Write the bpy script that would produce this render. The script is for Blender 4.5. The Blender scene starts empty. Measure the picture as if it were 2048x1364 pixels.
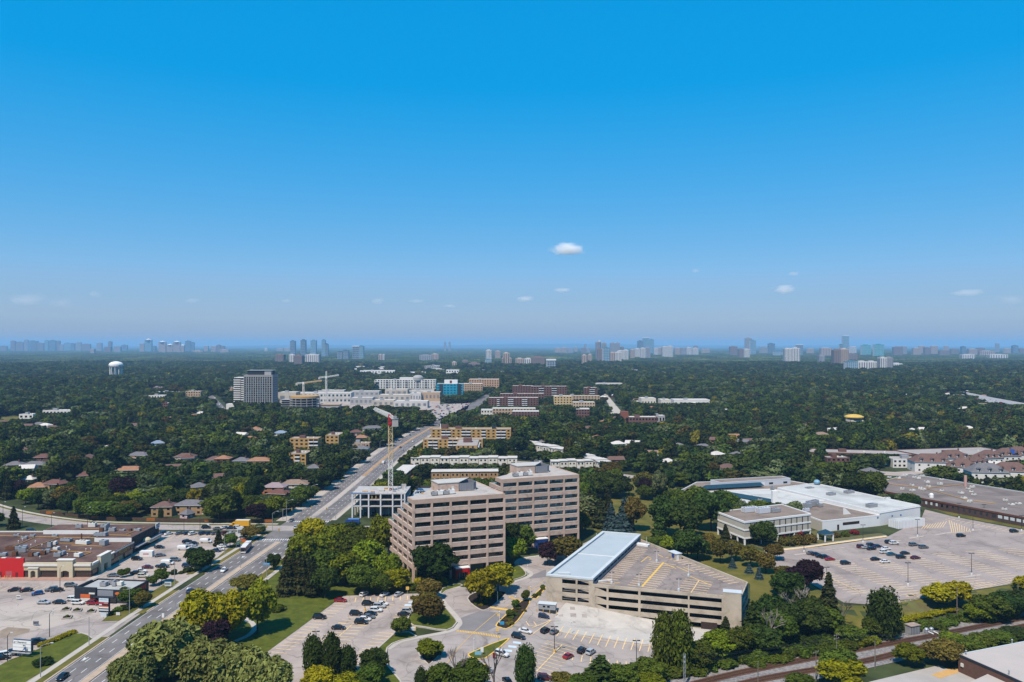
import bpy, math, random
import numpy as np
from mathutils import Vector, Matrix
S = bpy.context.scene
COL = S.collection
# ------------------------------------------------------------------ camera, sky, sun, exposure
CAM_H, F, CX, HY = 95.0, 1550.0, 1024.0, 690.0        # camera height (m), focal length and horizon row in photo pixels
cam_d = bpy.data.cameras.new('camera'); cam = bpy.data.objects.new('camera', cam_d); COL.objects.link(cam)
cam.location = (0, 0, CAM_H); cam.rotation_euler = (math.radians(90), 0, 0)
cam_d.sensor_width = 36; cam_d.lens = F/2048*36; cam_d.shift_y = 8/2048
cam_d.clip_start = 1; cam_d.clip_end = 150000
S.camera = cam
SUN_EL, SUN_AZ = math.radians(57), math.atan2(-0.45, -0.89)   # sun stands behind the camera and to its left
sdir = Vector((math.sin(SUN_AZ)*math.cos(SUN_EL), math.cos(SUN_AZ)*math.cos(SUN_EL), math.sin(SUN_EL)))
w = bpy.data.worlds.new('World'); S.world = w; w.use_nodes = True
nt = w.node_tree; bg = nt.nodes['Background']
sky = nt.nodes.new('ShaderNodeTexSky'); sky.sky_type = 'NISHITA'; sky.sun_disc = False
sky.sun_elevation = SUN_EL; sky.sun_rotation = SUN_AZ; sky.altitude = 100
sky.air_density = 1.6; sky.dust_density = 0.3; sky.ozone_density = 10.0
gm = nt.nodes.new('ShaderNodeGamma'); gm.inputs[1].default_value = 0.2         # one grade for the whole sky: the photograph's flat, saturated blue
hs = nt.nodes.new('ShaderNodeHueSaturation'); hs.inputs['Hue'].default_value = 0.47; hs.inputs['Saturation'].default_value = 4.6
tn = nt.nodes.new('ShaderNodeMix'); tn.data_type = 'RGBA'; tn.blend_type = 'MULTIPLY'; tn.inputs[0].default_value = 1.0; tn.inputs[7].default_value = (2.35, 3.10, 4.95, 1)
nt.links.new(sky.outputs[0], gm.inputs[0]); nt.links.new(gm.outputs[0], hs.inputs['Color']); nt.links.new(hs.outputs[0], tn.inputs[6]); nt.links.new(tn.outputs[2], bg.inputs[0])
bg.inputs[1].default_value = 0.0815
sun_d = bpy.data.lights.new('sun', 'SUN'); sun = bpy.data.objects.new('sun', sun_d); COL.objects.link(sun)
sun_d.energy = 5.0; sun_d.angle = math.radians(0.5); sun_d.color = (1.0, 0.895, 0.77)
sun.rotation_euler = sdir.to_track_quat('Z', 'Y').to_euler(); sun.location = (-60, -100, 400)
S.view_settings.view_transform = 'Standard'; S.view_settings.look = 'None'
S.view_settings.exposure = 0.5; S.view_settings.gamma = 1.0; S.view_settings.use_curve_mapping = False
S.cycles.max_bounces = 12; S.cycles.diffuse_bounces = 2; S.cycles.glossy_bounces = 2
S.cycles.transmission_bounces = 2; S.cycles.volume_bounces = 10; S.cycles.transparent_max_bounces = 8
S.cycles.use_denoising = True; S.cycles.caustics_reflective = False; S.cycles.caustics_refractive = False

# ------------------------------------------------------------------ ground shape and pixel -> place
def sm(a, b, x):
    t = np.clip((x-a)/(b-a), 0, 1); return t*t*(3-2*t)
def zg(x, y):
    """ground height: level plateau, one storey lower in front of the parking garage and along the railway"""
    yc = np.interp(x, [0, 85, 108, 250, 500], [279, 279, 270, 317, 400])
    return -4.5*sm(-12, 38, x)*(1-sm(yc-8, yc+8, y))
def G(px, py, z=None):
    """photo pixel on the ground (or at height z) -> X, Y"""
    if z is not None:
        d = (CAM_H-z)*F/(py-HY); return ((px-CX)/F*d, d)
    h = 0.0
    for _ in range(25):
        d = (CAM_H-h)*F/(py-HY); x = (px-CX)/F*d; h = 0.5*h+0.5*float(zg(x, d))
    return (x, d)
def ZP(py, d): return CAM_H-d*(py-HY)/F
def GP(pts, z=None): return [G(a, b, z) for a, b in pts]

# ------------------------------------------------------------------ materials
MATS = {}
ALB = 0.72        # all painted and paved surfaces are given as seen, this brings them to their reflectance
def mat(name, col, rough=.85, var=.12, scale=.25, spec=.25, metal=0.0, col2=None, bump=0.0, detail=4.0, crack=0.0, stain=0.0):
    if name in MATS: return MATS[name]
    col = [c*ALB for c in col]; col2 = [c*ALB for c in col2] if col2 else None
    m = bpy.data.materials.new(name); m.use_nodes = True; t = m.node_tree
    b = t.nodes['Principled BSDF']; b.inputs['Roughness'].default_value = rough
    b.inputs['Specular IOR Level'].default_value = spec if rough < .6 else spec*.4; b.inputs['Metallic'].default_value = metal
    if var or col2:
        g = t.nodes.new('ShaderNodeNewGeometry'); n = t.nodes.new('ShaderNodeTexNoise')
        n.inputs['Scale'].default_value = scale; n.inputs['Detail'].default_value = detail; n.inputs['Roughness'].default_value = .65
        t.links.new(g.outputs['Position'], n.inputs['Vector'])
        r = t.nodes.new('ShaderNodeValToRGB')
        c0 = [max(0, c*(1-var)) for c in col]; c1 = [min(1, c*(1+var)) for c in (col2 or col)]
        r.color_ramp.elements[0].color = (*c0, 1); r.color_ramp.elements[1].color = (*c1, 1)
        r.color_ramp.elements[0].position = .3; r.color_ramp.elements[1].position = .7
        t.links.new(n.outputs[0], r.inputs[0]); t.links.new(r.outputs[0], b.inputs['Base Color'])
        last = r.outputs[0]
        def mulby(fac_out, lo):
            nonlocal last
            q = t.nodes.new('ShaderNodeMix'); q.data_type = 'RGBA'; q.blend_type = 'MULTIPLY'; q.inputs[0].default_value = 1.0
            e = t.nodes.new('ShaderNodeMapRange'); e.inputs[3].default_value = lo; e.inputs[4].default_value = 1.0
            t.links.new(fac_out, e.inputs[0]); t.links.new(last, q.inputs[6]); t.links.new(e.outputs[0], q.inputs[7]); t.links.new(q.outputs[2], b.inputs['Base Color']); last = q.outputs[2]; return e
        if stain:                                   # worn, oil-dark and weathered patches
            n2 = t.nodes.new('ShaderNodeTexNoise'); n2.inputs['Scale'].default_value = stain; n2.inputs['Detail'].default_value = 6; n2.inputs['Roughness'].default_value = .7; n2.inputs['Distortion'].default_value = .8
            t.links.new(g.outputs['Position'], n2.inputs['Vector']); e = mulby(n2.outputs[0], .70); e.inputs[1].default_value = .34; e.inputs[2].default_value = .5
        if crack:                                   # sealed cracks and joints
            vo = t.nodes.new('ShaderNodeTexVoronoi'); vo.feature = 'DISTANCE_TO_EDGE'; vo.inputs['Scale'].default_value = crack; vo.inputs['Randomness'].default_value = 1
            ds = t.nodes.new('ShaderNodeMix'); ds.data_type = 'VECTOR'; ds.inputs[0].default_value = .06; t.links.new(g.outputs['Position'], ds.inputs[4]); n3 = t.nodes.new('ShaderNodeTexNoise'); n3.inputs['Scale'].default_value = .12; t.links.new(g.outputs['Position'], n3.inputs['Vector'])
            vm = t.nodes.new('ShaderNodeVectorMath'); vm.operation = 'SCALE'; vm.inputs['Scale'].default_value = 90; t.links.new(n3.outputs['Color'], vm.inputs[0]); t.links.new(vm.outputs[0], ds.inputs[5]); t.links.new(ds.outputs[1], vo.inputs['Vector'])
            e = mulby(vo.outputs['Distance'], .72); e.inputs[1].default_value = crack*.06; e.inputs[2].default_value = crack*.16
        if bump:
            bp = t.nodes.new('ShaderNodeBump'); bp.inputs['Strength'].default_value = bump
            t.links.new(n.outputs[0], bp.inputs['Height']); t.links.new(bp.outputs[0], b.inputs['Normal'])
    else:
        b.inputs['Base Color'].default_value = (*col, 1)
    MATS[name] = m; return m
def paint(name, col, rough=.35):
    return mat(name, col, rough=rough, var=0, spec=.5)
def leafmat(name, col, hue=.02, val=.3, stuff=None, rough=.65):
    m = bpy.data.materials.new(name); m.use_nodes = True; t = m.node_tree
    b = t.nodes['Principled BSDF']; b.inputs['Roughness'].default_value = rough; b.inputs['Specular IOR Level'].default_value = .04
    oi = t.nodes.new('ShaderNodeObjectInfo'); g = t.nodes.new('ShaderNodeNewGeometry')
    hsv = t.nodes.new('ShaderNodeHueSaturation')
    if stuff:
        r = t.nodes.new('ShaderNodeValToRGB'); e = r.color_ramp.elements
        r.color_ramp.interpolation = 'CONSTANT'
        for i, (p, c) in enumerate(stuff):
            el = e[i] if i < 2 else e.new(p)
            el.position = p; el.color = (*[k*.74 for k in c], 1)
        t.links.new(oi.outputs['Random'], r.inputs[0]); t.links.new(r.outputs[0], hsv.inputs['Color'])
    else:
        hsv.inputs['Color'].default_value = (*[c*.78 for c in col], 1)
    a1 = t.nodes.new('ShaderNodeMapRange'); a1.inputs[3].default_value = .5-hue; a1.inputs[4].default_value = .5+hue
    mu = t.nodes.new('ShaderNodeMath'); mu.operation = 'MULTIPLY'; mu.inputs[1].default_value = 7.31
    fr = t.nodes.new('ShaderNodeMath'); fr.operation = 'FRACT'
    t.links.new(oi.outputs['Random'], mu.inputs[0]); t.links.new(mu.outputs[0], fr.inputs[0])
    t.links.new(fr.outputs[0], a1.inputs[0]); t.links.new(a1.outputs[0], hsv.inputs['Hue'])
    a2 = t.nodes.new('ShaderNodeMapRange'); a2.inputs[3].default_value = 1-val; a2.inputs[4].default_value = 1+val
    mu2 = t.nodes.new('ShaderNodeMath'); mu2.operation = 'MULTIPLY'; mu2.inputs[1].default_value = 3.77
    fr2 = t.nodes.new('ShaderNodeMath'); fr2.operation = 'FRACT'
    t.links.new(oi.outputs['Random'], mu2.inputs[0]); t.links.new(mu2.outputs[0], fr2.inputs[0]); t.links.new(fr2.outputs[0], a2.inputs[0])
    a3 = t.nodes.new('ShaderNodeMapRange'); a3.inputs[3].default_value = .6; a3.inputs[4].default_value = 1.4
    t.links.new(g.outputs['Random Per Island'], a3.inputs[0])
    m3 = t.nodes.new('ShaderNodeMath'); m3.operation = 'MULTIPLY'
    t.links.new(a2.outputs[0], m3.inputs[0]); t.links.new(a3.outputs[0], m3.inputs[1]); t.links.new(m3.outputs[0], hsv.inputs['Value'])
    t.links.new(hsv.outputs[0], b.inputs['Base Color'])
    tr = t.nodes.new('ShaderNodeBsdfTranslucent'); mx = t.nodes.new('ShaderNodeMixShader'); mx.inputs[0].default_value = .15
    t.links.new(hsv.outputs[0], tr.inputs[0]); t.links.new(b.outputs[0], mx.inputs[1]); t.links.new(tr.outputs[0], mx.inputs[2])
    t.links.new(mx.outputs[0], t.nodes['Material Output'].inputs[0])
    MATS[name] = m; return m
def glassmat(name, col, rough=.08):
    return mat(name, col, rough=rough, var=0, spec=.9)

# ------------------------------------------------------------------ meshes and objects
def npmesh(name, V, polys, mats, mi=None, smooth=False):
    """V (n,3) array; polys list of (m,k) index arrays"""
    me = bpy.data.meshes.new(name); V = np.asarray(V, dtype=np.float32)
    me.vertices.add(len(V)); me.vertices.foreach_set('co', V.ravel())
    loops = np.concatenate([np.asarray(p, dtype=np.int32).ravel() for p in polys])
    tot = np.concatenate([np.full(len(p), np.asarray(p).shape[1], dtype=np.int32) for p in polys])
    me.loops.add(len(loops)); me.loops.foreach_set('vertex_index', loops)
    me.polygons.add(len(tot)); me.polygons.foreach_set('loop_start', np.concatenate([[0], np.cumsum(tot)[:-1]]).astype(np.int32))
    for m in mats: me.materials.append(m)
    if mi is not None: me.polygons.foreach_set('material_index', np.asarray(mi, dtype=np.int32))
    if smooth: me.polygons.foreach_set('use_smooth', np.ones(len(tot), dtype=bool))
    me.update(calc_edges=True); return me
def obj(name, me, parent=None, loc=(0, 0, 0), rz=0.0, sc=None, kind=None, rot=None):
    o = bpy.data.objects.new(name, me); COL.objects.link(o); o.location = loc
    o.rotation_euler = rot if rot is not None else (0, 0, rz)
    if sc is not None: o.scale = sc
    if parent is not None: o.parent = parent
    if kind: o['kind'] = kind
    return o
def thing(name, label, cat, loc=(0, 0, 0), rz=0.0, group=None, rot=None):
    o = obj(name, None, None, loc, rz, rot=rot); o['label'] = label; o['category'] = cat
    if group: o['group'] = group
    return o
def tag(o, label, cat, group=None):
    o['label'] = label; o['category'] = cat
    if group: o['group'] = group
    return o
class MB:
    def __init__(s): s.v = []; s.f = []; s.m = []
    def quad(s, pts, m=0):
        n = len(s.v); s.v += [tuple(p) for p in pts]; s.f.append(tuple(range(n, n+len(pts)))); s.m.append(m)
    def box(s, x0, y0, z0, x1, y1, z1, m=0):
        n = len(s.v)
        s.v += [(x0, y0, z0), (x1, y0, z0), (x1, y1, z0), (x0, y1, z0), (x0, y0, z1), (x1, y0, z1), (x1, y1, z1), (x0, y1, z1)]
        for f in ((0, 3, 2, 1), (4, 5, 6, 7), (0, 1, 5, 4), (1, 2, 6, 5), (2, 3, 7, 6), (3, 0, 4, 7)):
            s.f.append(tuple(n+i for i in f)); s.m.append(m)
        return s
    def prism(s, poly, z0, z1, m=0, mt=None):
        """vertical prism over a polygon (counter-clockwise); z1 may be a list"""
        n = len(s.v); k = len(poly)
        z1 = z1 if isinstance(z1, (list, tuple)) else [z1]*k
        s.v += [(p[0], p[1], z0) for p in poly]+[(p[0], p[1], z) for p, z in zip(poly, z1)]
        for i in range(k):
            j = (i+1) % k; s.f.append((n+i, n+j, n+k+j, n+k+i)); s.m.append(m)
        s.f.append(tuple(n+k+i for i in range(k))); s.m.append(m if mt is None else mt)
        s.f.append(tuple(n+k-1-i for i in range(k))); s.m.append(m)
        return s
    def tube(s, p, q, r0, r1=None, seg=6, m=0, cap=True):
        p = Vector(p); q = Vector(q); r1 = r0 if r1 is None else r1
        d = (q-p).normalized(); a = d.orthogonal().normalized(); b = d.cross(a); n = len(s.v)
        for c, r in ((p, r0), (q, r1)):
            for i in range(seg):
                t = 2*math.pi*i/seg; s.v.append(tuple(c+a*(r*math.cos(t))+b*(r*math.sin(t))))
        for i in range(seg):
            j = (i+1) % seg; s.f.append((n+i, n+j, n+seg+j, n+seg+i)); s.m.append(m)
        if cap:
            s.f.append(tuple(n+seg+i for i in range(seg))); s.m.append(m)
            s.f.append(tuple(n+seg-1-i for i in range(seg))); s.m.append(m)
        return s
    def lathe(s, prof, seg=12, m=0, cx=0, cy=0):
        n = len(s.v)
        for r, z in prof:
            for i in range(seg):
                t = 2*math.pi*i/seg; s.v.append((cx+r*math.cos(t), cy+r*math.sin(t), z))
        for k in range(len(prof)-1):
            for i in range(seg):
                j = (i+1) % seg; a = n+k*seg
                s.f.append((a+i, a+j, a+seg+j, a+seg+i)); s.m.append(m)
        e = n+(len(prof)-1)*seg
        s.f.append(tuple(e+i for i in range(seg))); s.m.append(m)
        return s
    def mesh(s, name, mats):
        me = bpy.data.meshes.new(name); me.from_pydata(s.v, [], s.f)
        for m in (mats if isinstance(mats, (list, tuple)) else [mats]): me.materials.append(m)
        if any(s.m): me.polygons.foreach_set('material_index', np.array(s.m, dtype=np.int32))
        me.update(); return me
    def build(s, name, mats, parent=None, loc=(0, 0, 0), rz=0.0, kind=None):
        return obj(name, s.mesh(name, mats), parent, loc, rz, kind=kind)
CUBES = {}
def cube(m):
    if m.name not in CUBES:
        CUBES[m.name] = MB().box(-.5, -.5, 0, .5, .5, 1).mesh('box_'+m.name, m)
    return CUBES[m.name]
def bx(name, parent, x0, y0, z0, x1, y1, z1, m):
    """box part given by its corners in the parent's frame"""
    return obj(name, cube(m), parent, ((x0+x1)/2, (y0+y1)/2, min(z0, z1)), 0, (abs(x1-x0), abs(y1-y0), abs(z1-z0)))
def wb(name, parent, P, ang, s0, s1, n0, n1, z0, z1, m):
    """box part along a wall line: P start, ang direction, s along, n outward (to the right of the direction), z up"""
    c, s = math.cos(ang), math.sin(ang); sm_, nm = (s0+s1)/2, (n0+n1)/2
    return obj(name, cube(m), parent, (P[0]+c*sm_+s*nm, P[1]+s*sm_-c*nm, z0), ang, (abs(s1-s0), abs(n1-n0), z1-z0))
def inpoly(x, y, poly):
    r = False; j = len(poly)-1
    for i in range(len(poly)):
        xi, yi = poly[i]; xj, yj = poly[j]
        if (yi > y) != (yj > y) and x < (xj-xi)*(y-yi)/(yj-yi)+xi: r = not r
        j = i
    return r
EXCL = []          # footprints where no tree may stand
VIEW = []          # (azimuth0, azimuth1, distance, height): lines of sight the photograph leaves open
def see(x0, x1, d, z, near=400):
    """keep the line of sight to points (x0..x1, d, z) open"""
    VIEW.append((min(x0, x1)/d, max(x0, x1)/d, d, z, d-near))
def textmesh(txt, size, m, align='CENTER'):
    c = bpy.data.curves.new('lettering', 'FONT'); c.body = txt; c.size = size; c.align_x = align; c.align_y = 'CENTER'; c.extrude = .01
    c.resolution_u = 2
    o = bpy.data.objects.new('lettering', c); me = bpy.data.meshes.new_from_object(o)
    bpy.data.objects.remove(o); me.materials.clear(); me.materials.append(m); return me
HAZE_D = 6.5e-5
# ================================================================== SETTING: ground, roads, lots, railway
import bmesh
GRASS = mat('lawn', (0.10, 0.115, 0.018), var=.25, scale=.12, col2=(0.145, 0.12, 0.03))
MOWN = mat('mown_grass', (0.068, 0.092, 0.010), var=.25, scale=.3, col2=(0.098, 0.112, 0.016))
DRY = mat('dry_grass', (0.17, 0.125, 0.06), var=.3, scale=.35, col2=(0.10, 0.11, 0.035))
SOIL = mat('wood_floor', (0.035, 0.045, 0.018), var=.4, scale=.05, col2=(0.055, 0.07, 0.025))
ROADM = mat('avenue_asphalt', (0.165, 0.152, 0.15), var=.14, scale=.08, col2=(0.205, 0.188, 0.182), crack=.06, stain=.05)
LOTM = mat('lot_asphalt', (0.385, 0.325, 0.29), var=.10, scale=.07, col2=(0.44, 0.375, 0.335), crack=.09, stain=.05)
LOTD = mat('grey_asphalt', (0.325, 0.275, 0.255), var=.10, scale=.07, col2=(0.37, 0.315, 0.285), crack=.07, stain=.04)
DRVM = mat('drive_asphalt', (0.355, 0.31, 0.285), var=.08, scale=.1, col2=(0.395, 0.345, 0.315), crack=.09, stain=.07)
PATCH = mat('new_asphalt', (0.225, 0.21, 0.21), var=.1, scale=.2)
CONC = mat('pale_concrete', (0.47, 0.43, 0.38), var=.1, scale=.2)
PLAZA = mat('plaza_concrete', (0.50, 0.44, 0.385), var=.1, scale=.06, col2=(0.44, 0.38, 0.33), crack=.1, stain=.06)
TANC = mat('tan_kerb_concrete', (0.46, 0.36, 0.27), var=.15, scale=.4)
RUSTP = mat('rusty_median', (0.42, 0.26, 0.14), var=.2, scale=.2)
YEL = mat('yellow_paint', (0.74, 0.47, 0.11), rough=.7, var=.15, scale=1)
YELW = mat('worn_yellow_paint', (0.84, 0.60, 0.30), rough=.8, var=.2, scale=1)
WHT = mat('white_paint', (0.72, 0.72, 0.70), rough=.7, var=.1, scale=1)
MULCH = mat('dark_mulch', (0.035, 0.026, 0.02), var=.3, scale=1.5)
BALL = mat('railway_ballast', (0.20, 0.185, 0.175), var=.3, scale=1.2, col2=(0.27, 0.25, 0.24))
RUST = mat('rusty_ballast', (0.13, 0.07, 0.045), var=.3, scale=1.0)

xs = np.unique(np.concatenate([np.linspace(-40000, -2000, 9), np.linspace(-2000, -20, 12), np.arange(-20, 60, 4), np.arange(60, 320, 8), np.linspace(320, 2000, 8), np.linspace(2000, 40000, 9)]))
ys = np.unique(np.concatenate([np.linspace(-3000, 150, 6), np.linspace(150, 256, 6), np.arange(256, 420, 4), np.linspace(420, 3000, 10), np.linspace(3000, 40000, 8)]))
X, Y = np.meshgrid(xs, ys); Vg = np.stack([X.ravel(), Y.ravel(), zg(X.ravel(), Y.ravel())], 1)
nx = len(xs); ii, jj = np.meshgrid(np.arange(nx-1), np.arange(len(ys)-1)); b0 = (jj*nx+ii).ravel()
obj('ground', npmesh('ground', Vg, [np.stack([b0, b0+1, b0+nx+1, b0+nx], 1)], [SOIL]), kind='structure')

def sheet(name, poly, dz, m, parent=None, excl=True, fine=True):
    bm = bmesh.new(); vs = [bm.verts.new((p[0], p[1], 0)) for p in poly]; bm.faces.new(vs)
    xa = [p[0] for p in poly]; ya = [p[1] for p in poly]
    if fine and max(xa) > -12 and min(ya) < 420 and float(np.min(zg(np.array(xa+[sum(xa)/len(xa)]), np.array(ya+[sum(ya)/len(ya)])))) < -.01:
        for c in np.arange(max(min(xa), -16), min(max(xa), 60), 4):
            c = round(c/4)*4; bmesh.ops.bisect_plane(bm, geom=bm.verts[:]+bm.edges[:]+bm.faces[:], plane_co=(c, 0, 0), plane_no=(1, 0, 0))
        for c in np.arange(60, max(xa), 8): bmesh.ops.bisect_plane(bm, geom=bm.verts[:]+bm.edges[:]+bm.faces[:], plane_co=(c, 0, 0), plane_no=(1, 0, 0))
        for c in np.arange(max(min(ya), 256), min(max(ya), 400), 4):
            c = round(c/4)*4; bmesh.ops.bisect_plane(bm, geom=bm.verts[:]+bm.edges[:]+bm.faces[:], plane_co=(0, c, 0), plane_no=(0, 1, 0))
    bmesh.ops.recalc_face_normals(bm, faces=bm.faces[:])
    for v in bm.verts: v.co.z = float(zg(v.co.x, v.co.y))+dz
    me = bpy.data.meshes.new(name); bm.to_mesh(me); bm.free(); me.materials.append(m)
    if len(me.polygons) and me.polygons[0].normal.z < 0: me.flip_normals()
    o = obj(name, me, parent, kind=None if parent else 'structure')
    if excl: EXCL.append(poly)
    return o
def lines(name, segs, wid, dz, m, parent=None):
    b = MB()
    for (x0, y0), (x1, y1) in segs:
        L = math.hypot(x1-x0, y1-y0)
        if L < .05: continue
        ux, uy = (x1-x0)/L, (y1-y0)/L; n = max(1, int(L/4)) if (max(x0, x1) > -14 and min(y0, y1) < 300) else 1
        for i in range(n):
            p = [(x0+(x1-x0)*t, y0+(y1-y0)*t) for t in (i/n, (i+1)/n)]
            q = [(p[0][0]-uy*wid/2, p[0][1]+ux*wid/2), (p[0][0]+uy*wid/2, p[0][1]-ux*wid/2), (p[1][0]+uy*wid/2, p[1][1]-ux*wid/2), (p[1][0]-uy*wid/2, p[1][1]+ux*wid/2)]
            b.quad([(a, c, float(zg(a, c))+dz) for a, c in q])
    return b.build(name, m, parent, kind=None if parent else 'structure')
def kerb(name, poly, m, h=.14, wid=.3, closed=True, parent=None, dz=0.0):
    b = MB(); n = len(poly)
    for i in range(n if closed else n-1):
        (x0, y0), (x1, y1) = poly[i], poly[(i+1) % n]; L = math.hypot(x1-x0, y1-y0)
        if L < .1: continue
        k = max(1, int(L/5))
        for j in range(k):
            xa, ya, xb, yb = x0+(x1-x0)*j/k, y0+(y1-y0)*j/k, x0+(x1-x0)*(j+1)/k, y0+(y1-y0)*(j+1)/k
            ux, uy = (xb-xa)/(L/k), (yb-ya)/(L/k); o = wid/2
            za, zb = float(zg(xa, ya))+dz, float(zg(xb, yb))+dz
            P = [(xa-uy*o, ya+ux*o), (xa+uy*o, ya-ux*o), (xb+uy*o, yb-ux*o), (xb-uy*o, yb+ux*o)]; Z = [za, za, zb, zb]
            lo = [(p[0], p[1], z-.3) for p, z in zip(P, Z)]; hi = [(p[0], p[1], z+h) for p, z in zip(P, Z)]
            b.quad(hi)
            for a in range(4): b.quad([lo[a], lo[(a+1) % 4], hi[(a+1) % 4], hi[a]])
    return b.build(name, m, parent, kind=None if parent else 'structure')
def smooth_poly(pts, k=3, closed=True):
    out = []; n = len(pts)
    for i in range(n if closed else n-1):
        p0, p1, p2, p3 = pts[(i-1) % n] if closed or i else pts[0], pts[i], pts[(i+1) % n], pts[(i+2) % n] if closed or i < n-2 else pts[-1]
        for j in range(k):
            t = j/k; out.append(tuple(.5*((2*p1[a])+(-p0[a]+p2[a])*t+(2*p0[a]-5*p1[a]+4*p2[a]-p3[a])*t*t+(-p0[a]+3*p1[a]-3*p2[a]+p3[a])*t**3) for a in (0, 1)))
    if not closed: out.append(pts[-1])
    return out

# ---- the avenue
MY = [100, 222, 270, 315, 362, 384, 415, 470, 545, 660, 720, 790, 871, 1000, 1178, 1402, 2375, 3600]
MX = [-123, -120.3, -119, -116.6, -113.3, -111.6, -110.5, -108.5, -107.5, -107, -105.5, -101, -94.5, -82, -62, -46, 47, 165]
def Mc(y): return float(np.interp(y, MY, MX))
def strip(o0, o1, y0, y1, step=12):
    n = max(1, int((y1-y0)/step)); yy = [y0+(y1-y0)*i/n for i in range(n+1)]
    return [(Mc(y)+o0, y) for y in yy]+[(Mc(y)+o1, y) for y in reversed(yy)]
def quadstrip(name, o0, o1, y0, y1, dz, m, step=12, excl=True):
    p = strip(o0, o1, y0, y1, step); n = len(p)//2; b = MB()
    for i in range(n-1):
        b.quad([(*q, dz) for q in (p[i], p[2*n-1-i], p[2*n-2-i], p[i+1])])
    if excl: EXCL.append(strip(o0, o1, y0, y1, 40))
    return b.build(name, m, kind='structure')
quadstrip('avenue', -11, 12, 110, 3600, .05, ROADM)
for y in np.arange(415, 880, 22): see(Mc(y)-9.5, Mc(y)+11, y, .5, 330)
for y in np.arange(1120, 1420, 30): see(Mc(y)-8, Mc(y)+9, y, 1, 150)
quadstrip('verge_west', -14, -11.6, 110, 252, .09, GRASS); quadstrip('verge_west', -14, -11.6, 274, 300, .09, GRASS)
quadstrip('verge_west', -14, -11.6, 322, 378, .09, GRASS); quadstrip('verge_east', 12.6, 16, 110, 372, .09, GRASS)
quadstrip('pavement_west', -16, -14, 110, 388, .12, CONC, excl=False); quadstrip('pavement_east', 16, 18, 110, 384, .12, CONC)
quadstrip('pavement_west', -17, -11.6, 418, 900, .10, PLAZA); quadstrip('pavement_east', 12.6, 15, 420, 880, .10, CONC)
for o0, o1 in ((-11.6, -11), (12, 12.6)):
    for y0, y1 in ((110, 252), (276, 300), (322, 388), (418, 900)):
        p = strip(o0, o1, y0, y1); n = len(p)//2; b = MB()
        for i in range(n-1):
            q = (p[i], p[2*n-1-i], p[2*n-2-i], p[i+1])
            b.prism([q[0], q[1], q[2], q[3]], -.2, .18)
        b.build('kerb', TANC, kind='structure')
for y0, y1, wd, m in ((110, 374, 1.25, TANC), (424, 560, 1.6, PLAZA), (560, 900, 1.3, RUSTP)):
    p = strip(-wd, wd, y0, y1); n = len(p)//2; b = MB()
    for i in range(n-1): b.prism([p[i], p[2*n-1-i], p[2*n-2-i], p[i+1]], -.2, .2)
    b.build('median', m, kind='structure')
segs = []
for off in (-7.8, -4.6, 4.9, 8.3):
    y = 112.0
    while y < 1000:
        if not 376 < y < 424: segs.append(((Mc(y)+off, y), (Mc(y+3)+off, y+3)))
        y += 7.5
lines('lane_markings', segs, .22, .075, WHT)
segs = []
for off in (-10.6, 11.6, -1.75, 1.75):
    for y in np.arange(112, 900, 12):
        if not 366 < y < 424: segs.append(((Mc(y)+off, y), (Mc(y+12)+off, y+12)))
lines('edge_markings', segs, .14, .076, WHT)
segs = []
for yy in (378, 417):                                             # zebra crossings at the junction
    for o in np.arange(-10.5, 12, 1.1): segs.append(((Mc(yy)+o, yy-1.6), (Mc(yy)+o, yy+1.6)))
lines('crossing_markings', segs, .5, .078, WHT)
segs = [((Mc(y)+o, y), (Mc(y)+o+dx, y+dy)) for y, o in ((232, -9.2), (345, -6), (350, 6.5), (300, -9), (268, 3)) for dx, dy in ((0, 3), (.5, 3.6), (-.5, 3.6))]
segs += [((Mc(374)-11, 374), (Mc(374)-1.5, 374)), ((Mc(421)+1.5, 421), (Mc(421)+11.5, 421))]
lines('road_arrows', segs, .3, .079, WHT)
# ---- cross street
cs = [(-40, 402), (-98, 401), (-124, 402), (-180, 404), (-222, 408), (-262, 424), (-305, 452), (-360, 500), (-420, 560)]
def ribbon(name, pts, wd, dz, m, excl=True):
    pts = smooth_poly(pts, 4, False); L = []; R = []
    for i, p in enumerate(pts):
        a = pts[max(0, i-1)]; c = pts[min(len(pts)-1, i+1)]; l = math.hypot(c[0]-a[0], c[1]-a[1]); ux, uy = (c[0]-a[0])/l, (c[1]-a[1])/l
        L.append((p[0]-uy*wd/2, p[1]+ux*wd/2)); R.append((p[0]+uy*wd/2, p[1]-ux*wd/2))
    b = MB()
    for i in range(len(pts)-1):
        b.quad([(q[0], q[1], float(zg(q[0], q[1]))+dz) for q in (L[i], R[i], R[i+1], L[i+1])])
    if excl: EXCL.append(L+R[::-1])
    return b.build(name, m, kind='structure')
ribbon('cross_street', cs, 11, .055, DRVM)
ribbon('pavement_north', [(p[0], p[1]+9) for p in cs[2:]], 2, .10, CONC)
ribbon('verge_north', [(p[0], p[1]+7.2) for p in cs[2:]], 2.4, .08, GRASS)
for p in ((-150, 405), (-200, 408), (-245, 418), (-285, 441), (-310, 458)): see(p[0]-16, p[0]+16, p[1], 0, 60)
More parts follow.
